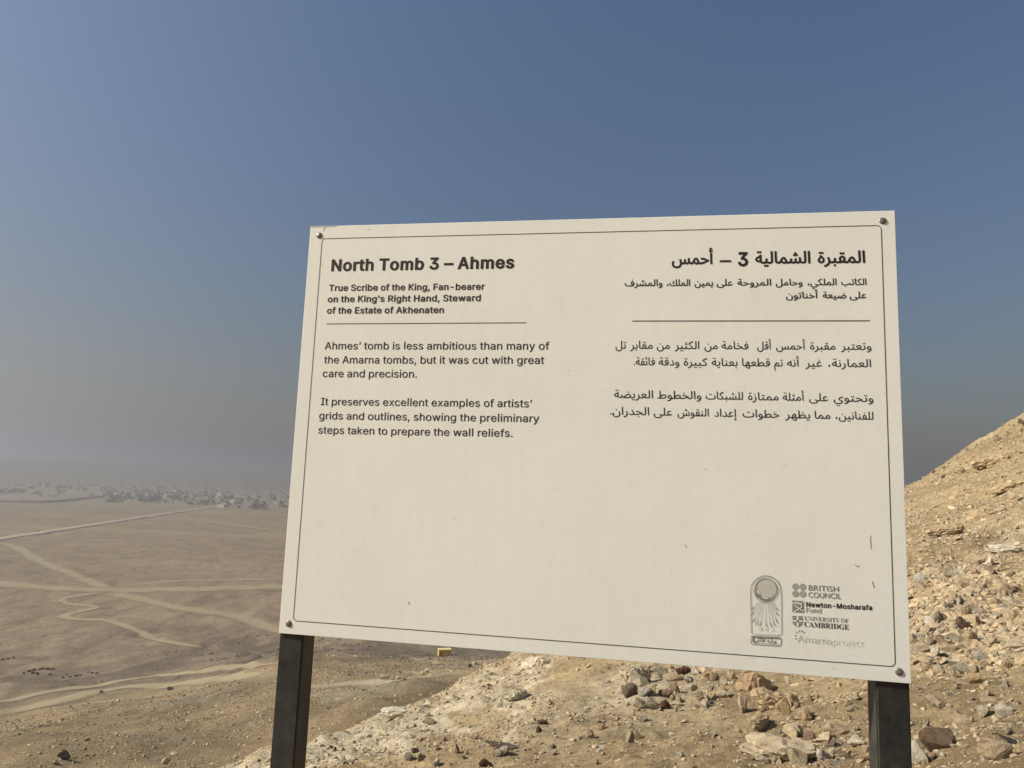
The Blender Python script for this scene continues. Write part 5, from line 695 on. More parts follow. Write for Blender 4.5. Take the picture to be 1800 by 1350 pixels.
def text_polys(s, font, pl, pr, cap, bold=0.0, track=0.0, capkey=None):
    """one line of print between photo pixels pl and pr on its baseline; cap = letter height in photo pixels"""
    (u0, v0), (u1, v1) = B(*pl), B(*pr)
    hpx = abs(B(pl[0], pl[1] - cap)[1] - v0) * .5 + abs(B(pr[0], pr[1] - cap)[1] - v1) * .5
    x = 0; items = []
    for ch_ in s:
        adv, v, t = glyph(font + ch_, bold); items.append((x, v, t)); x += adv + track + bold * (1.2 if font != 'R' and ch_ != ' ' else 0)
    xs = [x_ + p[0] for x_, v, t in items for p in v]; a, b = min(xs), max(xs)
    ref = glyph(font + (capkey or (chr(0x1D400) if font == 'M' else 'A')), bold)[1]; H_ = max(p[1] for p in ref) - (0 if font == 'R' else max(0, min(p[1] for p in ref)))
    kx = (u1 - u0) / (b - a); ky = hpx / H_; v_ = (v0 + v1) / 2
    return [([(u0 + (x_ + p[0] - a) * kx, v_ + (v1 - v0) * ((x_ + p[0] - a) / (b - a) - .5) + p[1] * ky) for p in v], t) for x_, v, t in items if t]

T_ = [('title_lettering', 'North Tomb 3 – Ahmes', (582, 476.2), (903.7, 470.8), 20.6, 15, M_INK2),
      ('subtitle_lettering', 'True Scribe of the King, Fan-bearer', (578, 511.4), (851.7, 509), 11.2, 10.5, M_INK2),
      ('subtitle_lettering', 'on the King’s Right Hand, Steward', (576, 531.2), (844.8, 529), 11.2, 10.5, M_INK2),
      ('subtitle_lettering', 'of the Estate of Akhenaten', (574.5, 551.1), (780, 550.1), 11.2, 10.5, M_INK2),
      ('text_lettering', 'Ahmes’ tomb is less ambitious than many of', (570.5, 614), (965.2, 614.6), 13.2, 2.5, M_INK),
      ('text_lettering', 'the Amarna tombs, but it was cut with great', (569.2, 638.6), (956.3, 639.7), 13.2, 2.5, M_INK),
      ('text_lettering', 'care and precision.', (567.1, 662.8), (732.5, 663.8), 13.2, 2.5, M_INK),
      ('text_lettering', 'It preserves excellent examples of artists’', (563.9, 712), (934.7, 716), 13.2, 2.5, M_INK),
      ('text_lettering', 'grids and outlines, showing the preliminary', (560.8, 736.8), (947.5, 742.2), 13.2, 2.5, M_INK),
      ('text_lettering', 'steps taken to prepare the wall reliefs.', (559.2, 762), (900.8, 768.1), 13.2, 2.5, M_INK)]
for nm_, s_, a_, b_, cap_, bo_, m_ in T_:
    flat(nm_, text_polys(s_, 'S', a_, b_, cap_, bo_), m_)

AF = {'ا':('FE8D','FE8E'),'أ':('FE83','FE84'),'إ':('FE87','FE88'),'ب':('FE8F','FE90','FE91','FE92'),'ة':('FE93','FE94'),'ت':('FE95','FE96','FE97','FE98'),'ث':('FE99','FE9A','FE9B','FE9C'),'ج':('FE9D','FE9E','FE9F','FEA0'),'ح':('FEA1','FEA2','FEA3','FEA4'),'خ':('FEA5','FEA6','FEA7','FEA8'),'د':('FEA9','FEAA'),'ر':('FEAD','FEAE'),'ز':('FEAF','FEB0'),'س':('FEB1','FEB2','FEB3','FEB4'),'ش':('FEB5','FEB6','FEB7','FEB8'),'ض':('FEBD','FEBE','FEBF','FEC0'),'ط':('FEC1','FEC2','FEC3','FEC4'),'ظ':('FEC5','FEC6','FEC7','FEC8'),'ع':('FEC9','FECA','FECB','FECC'),'غ':('FECD','FECE','FECF','FED0'),'ف':('FED1','FED2','FED3','FED4'),'ق':('FED5','FED6','FED7','FED8'),'ك':('FED9','FEDA','FEDB','FEDC'),'ل':('FEDD','FEDE','FEDF','FEE0'),'م':('FEE1','FEE2','FEE3','FEE4'),'ن':('FEE5','FEE6','FEE7','FEE8'),'ه':('FEE9','FEEA','FEEB','FEEC'),'و':('FEED','FEEE'),'ى':('FEEF','FEF0'),'ي':('FEF1','FEF2','FEF3','FEF4'),'ئ':('FE89','FE8A','FE8B','FE8C'),'لأ':('FEF7','FEF8')}
def arabic(s):
    toks = []; i = 0
    while i < len(s):
        n = 2 if s[i:i + 2] in AF else 1
        toks.append(s[i:i + n]); i += n
    out = []
    for k, t in enumerate(toks):
        if t not in AF: out.append(t); continue
        prev = k > 0 and toks[k - 1] in AF and len(AF[toks[k - 1]]) == 4
        nxt = k + 1 < len(toks) and toks[k + 1] in AF and len(AF[t]) == 4
        out.append(chr(int(AF[t][(3 if nxt else 1) if prev else (2 if nxt else 0)], 16)))
    return ''.join(out[::-1])
ALEF = chr(0xFE8D)
def arabic_line(name, words, y_right, x_right, y_left, x_left, cap, bold, mat):
    P_ = []
    for w_, xa, xb in words:
        ya = y_right + (y_left - y_right) * (x_right - xa) / (x_right - x_left); yb = y_right + (y_left - y_right) * (x_right - xb) / (x_right - x_left)
        P_ += text_polys(arabic(w_), 'R', (xa, ya), (xb, yb), cap, bold, 0, ALEF)
    return P_ if name is None else flat(name, P_, mat)
P_ = arabic_line(None, [('المقبرة', 1437.1, 1520.8), ('الشمالية', 1327.3, 1424.4), ('أحمس', 1180.8, 1253.2)], 461.7, 1521, 464.3, 1181, 21.5, 13, None)
P_ += text_polys('3', 'S', (1296.9, 467.3), (1314.9, 467.1), 24.2, 14, 0, '3')
P_ += [([B(1265, 461), B(1285, 460.7), B(1285, 457.2), B(1265, 457.5)], [(0, 1, 2), (0, 2, 3)])]
flat('arabic_title_lettering', P_, M_INK2)
arabic_line('arabic_subtitle_lettering', [('الكاتب', 1478.5, 1522.8), ('الملكي،', 1419.3, 1470.4), ('وحامل', 1363.4, 1410.4), ('المروحة', 1295.8, 1355.4), ('على', 1259.5, 1287.8), ('يمين', 1220.8, 1253.2), ('الملك،', 1172.2, 1212.8), ('والمشرف', 1098.1, 1164.2)], 500.9, 1523, 503, 1098, 11.8, 7, M_INK2)
arabic_line('arabic_subtitle_lettering', [('على', 1493.4, 1522.8), ('ضيعة', 1445.7, 1487.4), ('أخناتون', 1381.4, 1437.1)], 524.2, 1523, 524.4, 1381, 11.8, 7, M_INK2)
arabic_line('arabic_text_lettering', [('وتعتبر', 1477.8, 1531.3), ('مقبرة', 1423.6, 1468.1), ('أحمس', 1364.2, 1414.6), ('أقل', 1330.8, 1354.9), ('فخامة', 1268.1, 1315), ('من', 1238.1, 1261.1), ('الكثير', 1185.7, 1228.8), ('من', 1154.4, 1176.9), ('مقابر', 1107.5, 1146.8), ('تل', 1081.9, 1100)], 614.9, 1531, 612.8, 1082, 14, 1, M_INK)
arabic_line('arabic_text_lettering', [('العمارنة،', 1455.8, 1530.8), ('غير', 1415.3, 1444.7), ('أنه', 1383.1, 1404.2), ('تم', 1360.7, 1375.7), ('قطعها', 1304.2, 1353), ('بعناية', 1250.6, 1296.1), ('كبيرة', 1201.4, 1243.3), ('ودقة', 1157.5, 1193.6), ('فائقة.', 1113.8, 1150.6)], 645.3, 1531, 641.8, 1114, 14, 1, M_INK)
arabic_line('arabic_text_lettering', [('وتحتوي', 1465.3, 1534.7), ('على', 1422.2, 1455.3), ('أمثلة', 1375.7, 1412.8), ('ممتازة', 1314.6, 1368.1), ('للشبكات', 1240.3, 1305.6), ('والخطوط', 1155.1, 1232.2), ('العريضة', 1079.2, 1147.5)], 706.5, 1535, 699, 1079, 14, 1, M_INK)
arabic_line('arabic_text_lettering', [('للفنانين،', 1468.8, 1535), ('مما', 1431.9, 1459), ('يظهر', 1379.9, 1423.6), ('خطوات', 1305.3, 1369.9), ('إعداد', 1255.1, 1294.7), ('النقوش', 1190.8, 1245.4), ('على', 1148.9, 1181.1), ('الجدران.', 1072.2, 1140.6)], 737.8, 1535, 728.4, 1072, 14, 1, M_INK)

def stroke(pts, w, closed=False):
    """ribbon of width w along 2-D points"""
    P = [Vector(p) for p in pts]; n = len(P); v = []; t = []
    for i in range(n):
        a = P[i - 1] if (i > 0 or closed) else P[i]; b = P[(i + 1) % n] if (i < n - 1 or closed) else P[i]
        d = (b - a).normalized() if (b - a).length > 1e-9 else Vector((1, 0)); q = Vector((-d.y, d.x)) * w / 2
        v += [tuple(P[i] + q), tuple(P[i] - q)]
    for i in range(n if closed else n - 1):
        a, b = 2 * i, 2 * ((i + 1) % n); t += [(a, a + 1, b + 1), (a, b + 1, b)]
    return v, t
def pstroke(pts, wpx, closed=False): return stroke([B(*p) for p in pts], wpx / 900.0, closed)
def poly(pts): return fill([[B(*p) for p in pts]])
def arc(cx, cy, r, a0, a1, n=24, ry=None): return [(cx + r * math.cos(math.radians(a0 + (a1 - a0) * i / n)), cy - (ry or r) * math.sin(math.radians(a0 + (a1 - a0) * i / n))) for i in range(n + 1)]
def disc(cx, cy, r, n=24): return poly(arc(cx, cy, r, 0, 360 - 360 / n, n - 1))
flat('rule_line', [pstroke([(574, 569.3), (925, 567.3)], 1.3)], M_INK)
flat('rule_line', [pstroke([(1111.2, 564.3), (1528.8, 563.8)], 1.5)], M_INK)
bx0, bx1, bz0, bz1, br = -.5705, .5745, -.4074, .4053, .0085
fr = []
for (cx0, cz0, a0) in ((bx1 - br, bz1 - br, 0), (bx0 + br, bz1 - br, 90), (bx0 + br, bz0 + br, 180), (bx1 - br, bz0 + br, 270)):
    fr += [(cx0 + br * math.cos(math.radians(a0 + k * 15)), cz0 + br * math.sin(math.radians(a0 + k * 15))) for k in range(7)]
flat('border_line', [stroke(fr, .00125, True)], M_INK)

# emblem of the antiquities ministry: arched tablet, sun disc with rays that end in hands
emb = []
ol = [(1324.5, 1114.6), (1320.5, 1111.8)] + [(1319.4, 1045)] + arc(1345.9, 1038.6, 26.6, 180, 0, 20) + [(1373.4, 1050), (1374, 1114.6), (1370.5, 1116.2), (1366.5, 1116)]
emb.append(pstroke(ol, 1.0)); emb.append(pstroke([(x, y + 1.6) for x, y in ol[2:-2]][1:-1], .35))
emb.append(pstroke(arc(1346.2, 1036.6, 19.4, 0, 352, 40), 1.5, True))
emb.append(pstroke(arc(1346.6, 1037.6, 21.6, 175, 372, 30), .8))
for hx, hy, bx, by in [(1324.5, 1068, 1333.5, 1057), (1324.5, 1077, 1335.5, 1058), (1326.5, 1089, 1337.5, 1059), (1331, 1094.5, 1339.5, 1059.6), (1337, 1096.5, 1341.5, 1060), (1345.5, 1098, 1346, 1060.2), (1353.5, 1098, 1350, 1060), (1359.3, 1096, 1352.5, 1059.6), (1363.8, 1091, 1355, 1059), (1364.5, 1078, 1357, 1058), (1364, 1069, 1359.3, 1056.5)]:
    emb.append(pstroke([(bx, by), (hx + (bx - hx) * .12, hy + (by - hy) * .12)], .5))
    sd = -1 if hx < 1345 else 1
    emb.append(pstroke([(hx + (bx - hx) * .14, hy + (by - hy) * .14), (hx + sd * .6, hy - 1), (hx + sd * 2.8, hy + 2), (hx + sd * 3.6, hy + 4.6)], .9))
    emb.append(pstroke([(hx + sd * .6, hy - 1), (hx + sd * 0.3, hy + 2.8)], .7))
flat('emblem_outline', emb, M_MID, lift=.0007)
flat('emblem_disc', [disc(1346.2, 1036.6, 18.8)], M_PEARL, lift=.0004)
flat('emblem_shading', [poly(arc(1346.2, 1036.6, 18.6, 170, 320, 20) + arc(1348.5, 1034.2, 16.6, 318, 172, 20))], M_GREY, lift=.0006)
flat('emblem_shading', [poly(arc(1346.2, 1036.6, 18.4, 205, 290, 14) + arc(1347.6, 1035, 15.4, 288, 207, 14))], M_MID, lift=.0008)
flat('emblem_glint', [poly([(1332, 1037), (1334, 1040), (1336, 1046), (1333, 1043), (1331, 1039)]), poly([(1338, 1050), (1342, 1051.5), (1348, 1053), (1352, 1050.5), (1347, 1051), (1342, 1049.5)]), disc(1349, 1051.5, 1.1, 8)], M_PANEL, lift=.0010)
emb2 = text_polys('\U0001D40C', 'M', (1333.5, 1108.8), (1341, 1109), 7) + text_polys('\U0001D40E', 'M', (1345.3, 1109.2), (1350.5, 1109.4), 6) + text_polys('\U0001D400', 'M', (1355, 1109.6), (1362.5, 1110), 7)
flat('emblem_lettering', emb2, M_FADE2)
flat('emblem_plinth', [poly([(1326, 1113.6), (1368, 1116), (1368, 1118.2), (1326, 1115.8)])], M_FADE)
pl_ = [(1320.2, 1118.2), (1371.8, 1120.8), (1373.6, 1123), (1373, 1134), (1371, 1135.8), (1323, 1132.6), (1320, 1130)]
flat('name_plate_outline', [pstroke(pl_, 1.1, True), pstroke([(1322.5, 1120), (1371.5, 1122.6)], 1.6), pstroke([(1323, 1121), (1323.4, 1129.6), (1371, 1133)], .6), poly([(1322.5, 1119.5), (1328, 1120), (1325, 1123.5), (1328.5, 1128), (1334, 1130.6), (1325, 1130), (1322, 1126)])], M_MID)
flat('name_plate_lettering', arabic_line(None, [('وزارة', 1348.5, 1364.5), ('الأثار', 1328.5, 1344.8)], 1129.8, 1364.5, 1127.4, 1328.5, 6.6, 3, None), M_INK)

# partner logos
flat('council_dots', [disc(x, y, 5.8, 20) for x, y in ((1398.1, 1031), (1410.8, 1031.4), (1398.3, 1043.6), (1411, 1044.1))], M_GREY)
flat('council_lettering', text_polys('BRITISH', 'H', (1421.3, 1037.6), (1474.5, 1040.2), 9.4, 5, 0, 'H') + text_polys('COUNCIL', 'H', (1421, 1050), (1478.4, 1052.8), 9.4, 5, 0, 'H'), M_MID)
flat('fund_square', [poly([(1392.7, 1055.4), (1412.8, 1056.6), (1412.8, 1077), (1392.7, 1075.4)])], M_MID)
flat('fund_swirl', [pstroke([(1393, 1060.5), (1397, 1058.9), (1404, 1059.6), (1409, 1063.5), (1408.5, 1067.5), (1404.5, 1070.2), (1400, 1073), (1395.5, 1075.2)], 1.5), pstroke([(1396, 1061), (1397.5, 1064.5), (1401, 1067.5), (1405, 1069.5), (1408, 1072.2), (1412.5, 1074)], 1.3), pstroke([(1399, 1060.8), (1404, 1062.2), (1412.6, 1058.6)], .9)], M_PANEL, lift=.0008)
flat('fund_lettering', text_polys('Newton-Mosharafa', 'S', (1417, 1066.4), (1533, 1072.3), 8.6, 13, 0, 'N'), M_INK)
flat('fund_lettering', text_polys('Fund', 'S', (1417.2, 1076.4), (1443.7, 1078), 8.2, 3, 0, 'F'), M_MID)
sh = [(1393, 1082.4), (1410.4, 1083), (1410.4, 1096), (1407.5, 1099.6), (1402, 1102), (1396.5, 1099.2), (1393.2, 1095.4)]
flat('shield', [poly(sh)], M_MID)
flat('shield_cross', [poly([(1400.2, 1083), (1403.6, 1083.1), (1403.6, 1101), (1402, 1101.5), (1400.2, 1100.7)]), poly([(1393.4, 1089.6), (1410.2, 1090.4), (1410.2, 1093.4), (1393.4, 1092.6)])], M_PANEL, lift=.0008)
flat('shield_lion', [pstroke([(cx0 - 2.2, cy0 - 1.6), (cx0 - .5, cy0 - .4), (cx0 + 1.6, cy0 - 1.2), (cx0 + 2.2, cy0 + 1.6)], .8) for cx0, cy0 in ((1397, 1086.2), (1407, 1086.6), (1397.4, 1095.8), (1406.8, 1096.2))] + [pstroke([(cx0 - 1.8, cy0 + 1.6), (cx0 - .4, cy0 + .2)], .7) for cx0, cy0 in ((1397, 1086.2), (1407, 1086.6), (1397.4, 1095.8), (1406.8, 1096.2))], M_PEARL, lift=.0008)
flat('shield_book', [poly([(1400.8, 1090), (1403.2, 1090.1), (1403.2, 1093), (1400.8, 1092.9)])], M_INK, lift=.0012)
def M(s): return ''.join(' ' if c_ == ' ' else chr(0x1D400 + ord(c_) - 65) for c_ in s)
flat('university_lettering', text_polys(M('UNIVERSITY OF'), 'M', (1414, 1090.2), (1491.8, 1095), 7.2, -2, 0, M('E')), M_MID)
flat('university_lettering', text_polys(M('CAMBRIDGE'), 'M', (1414, 1101.5), (1492.2, 1107), 8.8, -1, 0, M('E')), M_INK2)
flat('project_lettering', text_polys('Amarna', 'H', (1401.6, 1128.3), (1463, 1133.4), 12.6, -4, 0, 'A'), M_FADE)
flat('project_lettering', text_polys('project', 'H', (1464.5, 1133.6), (1519, 1137.2), 12.6, -7, 0, 'A'), M_FADE2)
rays_ = []
for a in (200, 168, 135, 105, 75, 45):
    q = math.radians(a); cx0, cy0 = 1407, 1119
    p1 = (cx0 + 6.5 * math.cos(q), cy0 - 7 * math.sin(q)); p2 = (cx0 + 10.2 * math.cos(q + .13), cy0 - 11.5 * math.sin(q + .13)); p3 = (cx0 + 10.2 * math.cos(q - .13), cy0 - 11.5 * math.sin(q - .13))
    rays_.append(poly([p1, p2, p3]))
flat('project_rays', rays_, M_MID)
# scratches and specks on the face
for q_, w_ in (([(1530.5, 941), (1529.6, 950), (1531.2, 957), (1530.2, 965)], .9), ([(1503, 992.5), (1507, 996.3), (1511, 994.5)], 1.2), ([(1533.5, 1022), (1534.6, 1028), (1537, 1033.5)], 1.3), ([(718.4, 1057.5), (719.3, 1063)], 1.2), ([(1203.5, 957.5), (1207.5, 962.5)], 1.1)):
    flat('scratch_mark', [pstroke(q_, w_)], M_MID)
sp_ = [disc(x, y, r, 7) for x, y, r in ((1239.5, 825, 1.0), (799, 911, .9), (648, 404, .9), (999, 651, .8), (566, 464.5, .9), (1125, 382, 1.0), (1563.5, 449, .7), (880, 700, .5), (1050, 760, .6), (985, 540, .5), (1331, 795, .6), (700, 860, .6), (1475, 585, .7), (1100, 900, .6), (870, 980, .6), (1180, 1010, .7), (640, 950, .7), (1460, 860, .6))]
for k in range(110):
    sp_.append(disc(random.uniform(560, 1560), random.uniform(430, 1080), random.uniform(.22, .5), 6))
flat('speck_marks', sp_, M_MID)['kind'] = 'stuff'
flat('rust_stain', [pstroke([(569.8, 399), (570.3, 402), (568.5, 406.5)], .9), pstroke([(547, 398.9), (560, 398.7), (572, 398.6), (592, 397.6)], .8)], simple('rust_streak', (.22, .12, .06), .9))
for q_ in ([(1463, 1172), (1464.2, 1178)], [(1467.3, 1172.4), (1468, 1177.5)], [(1322, 1150), (1322.6, 1158)]): flat('water_stain', [pstroke(q_, .7)], M_FADE2)

# screws
M_SCREW = simple('dull_bronze_cap', (.20, .18, .145), .38, .5, .25, 160)
M_SCREW.node_tree.nodes['Principled BSDF'].inputs['Metallic'].default_value = .35
bm = bmesh.new(); rs, hs_ = .0069, .0026; prof = [(rs, 0), (rs * .97, .0006), (rs * .8, .0015), (rs * .5, .0022), (rs * .2, .0025), (0.0, .0026)]
rings = []
for rr, hh in prof[:-1]: rings.append([bm.verts.new((rr * math.cos(k * math.pi / 12), -hh, rr * math.sin(k * math.pi / 12))) for k in range(24)])
top = bm.verts.new((0, -hs_, 0))
for a, b in zip(rings, rings[1:]):
    for k in range(24): bm.faces.new((a[k], a[(k + 1) % 24], b[(k + 1) % 24], b[k]))
for k in range(24): bm.faces.new((rings[-1][k], rings[-1][(k + 1) % 24], top))
bmesh.ops.recalc_face_normals(bm, faces=bm.faces)
smesh = bm_mesh(bm, 'screw', True); smesh.materials.append(M_SCREW)
for px, py in ((561.3, 414), (1551.5, 388.2), (1580.4, 1181), (507.4, 1096.3)):
    o = link('screw', smesh, None, sign); u_, v_ = B(px, py); o.location = (u_, -.0001, ZC + v_)

# posts
N = NT('black_painted_post'); g = N.n('TexCoord').outputs['Object']
mp = N.n('Mapping'); mp.inputs['Scale'].default_value = (14, 14, 1.6); N.l(g, mp.inputs[0])
f1 = N.noise(mp.outputs[0], 2.2, 6, .65); f2 = N.noise(g, 26, 6, .7)
c = N.mix(f1, (.020, .020, .017), (.044, .043, .037))
c = N.mix(1.0, c, N.ramp(f2, [(.3, (.6, .56, .5)), (.5, (1, 1, 1)), (.72, (1.7, 1.65, 1.5))]), 'MULTIPLY')
rust = N.ramp(N.noise(mp.outputs[0], 3.3, 5, .7), [(.54, (0, 0, 0)), (.72, (.5, .5, .5))])
c = N.mix(rust, c, (.075, .035, .016))
N.l(c, N.b.inputs['Base Color']); N.b.inputs['Roughness'].default_value = .5; N.b.inputs['Specular IOR Level'].default_value = .3
N.l(N.bump(f2, .0012, .5), N.b.inputs['Normal'])
M_POST = N.m
def post(u0, u1, depth, yaw):
    bm = bmesh.new(); bmesh.ops.create_cube(bm, size=1); L = ZC + BH / 2 - .012 + .35
    bmesh.ops.scale(bm, vec=(u1 - u0, depth, L), verts=bm.verts)
    bmesh.ops.bevel(bm, geom=[e for e in bm.edges if abs(e.verts[0].co.z - e.verts[1].co.z) > .5], offset=.0028, segments=3, affect='EDGES')
    o = link('post', bm_mesh(bm, 'post'), M_POST, sign)
    o.location = ((u0 + u1) / 2, PT + .0008 + depth / 2, L / 2 - .35); o.rotation_euler = (0, 0, math.radians(yaw)); return o
post(-.600, -.548, .057, 0)
post(.5425, .5985, .050, 1.2)
# ------------------------------------------------------------------ stones
def hull_rock(seed, n=11, flat_=.6, sub=0, rough=.08, layered=False):
    rr = random.Random(seed); bm = bmesh.new()
    for k in range(n):
        v = Vector((rr.gauss(0, 1), rr.gauss(0, 1), rr.gauss(0, 1))).normalized() * rr.uniform(.75, 1.0)
        bm.verts.new((v.x * rr.uniform(.85, 1.1), v.y * .82, v.z * flat_))
    r = bmesh.ops.convex_hull(bm, input=bm.verts[:])
    bmesh.ops.delete(bm, geom=[v for v in bm.verts if not v.link_faces], context='VERTS')
    if sub:
        bmesh.ops.bevel(bm, geom=bm.edges[:], offset=.05, segments=1, affect='EDGES')
        bmesh.ops.triangulate(bm, faces=bm.faces[:])
        bmesh.ops.subdivide_edges(bm, edges=[e for e in bm.edges if e.calc_length() > .22], cuts=sub, use_grid_fill=True)
        bmesh.ops.triangulate(bm, faces=bm.faces[:]); bm.normal_update()
        off = Vector((seed * 3.1, seed * 1.7, 0))
        for v in bm.verts:
            p = v.co
            d = mnoise.noise(p * 1.6 + off) * rough * 1.6 + mnoise.noise(p * 4.5 + off) * rough * .9 + mnoise.noise(p * 11 + off) * rough * .4
            if layered: d += (.5 - abs(((p.z * 5.5 + mnoise.noise(p * 1.5 + off)) % 1) - .5)) * .16
            v.co = p + v.normal * d
    bmesh.ops.recalc_face_normals(bm, faces=bm.faces)
    return bm
bigs = [bm_mesh(hull_rock(100 + k, 13 + k % 7, (.8, .55, .7, .45, .62, .9)[k % 6], 1 if k % 3 else 2, .075), 'stone') for k in range(22)]
slabs = [bm_mesh(hull_rock(200 + k, 10, .22, 1, .04), 'stone') for k in range(6)]
outc = [bm_mesh(hull_rock(300 + k, 14, .75, 4, .13, True), 'outcrop') for k in range(3)]
for m_ in bigs + slabs + outc: m_.materials.append(M_ROCK)
def zrange(me): zs = [v.co.z for v in me.vertices]; return min(zs), max(zs)

C_TAN = (.44, .345, .22); C_PALE = (.52, .44, .30); C_WHITE = (.64, .57, .43); C_YEL = (.49, .38, .235); C_GREY = (.335, .285, .205); C_LGREY = (.45, .405, .31)
C_BRN = (.155, .105, .068); C_RUST = (.125, .058, .036); C_PURP = (.20, .15, .11); C_DARK = (.085, .072, .062); C_MBRN = (.27, .19, .125); C_ORG = (.47, .34, .195)
def place(name, me, px, py, wpx, hpx, color, label, cat='stone', group=None, yaw=None, tilt=0.0, sink=.22, xyz=None, rollx=None):
    """a stone of wpx x hpx photo pixels whose foot is seen at (px, py)"""
    if xyz is None: x, y, z, r = hit(px, py + hpx * .32)
    else: x, y, z = xyz; r = math.hypot(x, y)
    k = math.hypot(r, z) / FPX
    w = wpx * k / 1.75; h = hpx * k / 1.75
    o = link(name, me, None)
    z0, z1 = zrange(me); fl = max(.12, (z1 - z0) / 2)
    # seen from slightly above, part of the outline height is the stone's depth
    dep = min(w, max(h, w * .55)); hz_ = max(.35 * w, h * .92) / max(fl, .3) if me not in slabs else max(h, .3 * w) / .32
    hz_ = min(hz_, w * 1.7 / max(fl, .3))
    yaw = random.uniform(-.35, .35) if yaw is None else yaw
    az = math.atan2(x, y)
    o.scale = (w, dep, hz_); o.rotation_euler = ((random.uniform(-.15, .15) if rollx is None else rollx), math.radians(tilt), -az + yaw)
    o.location = (x + dep * .3 * math.sin(az), y + dep * .3 * math.cos(az), z + CZ + hz_ * fl * (1 - 2 * sink) * .9)
    jit = random.uniform(.94, 1.06)
    o.color = (color[0] * jit, color[1] * jit, color[2] * jit, 1)
    tag(o, label, cat, group); return o
S = []   # px, py, w, h, colour, label, tilt
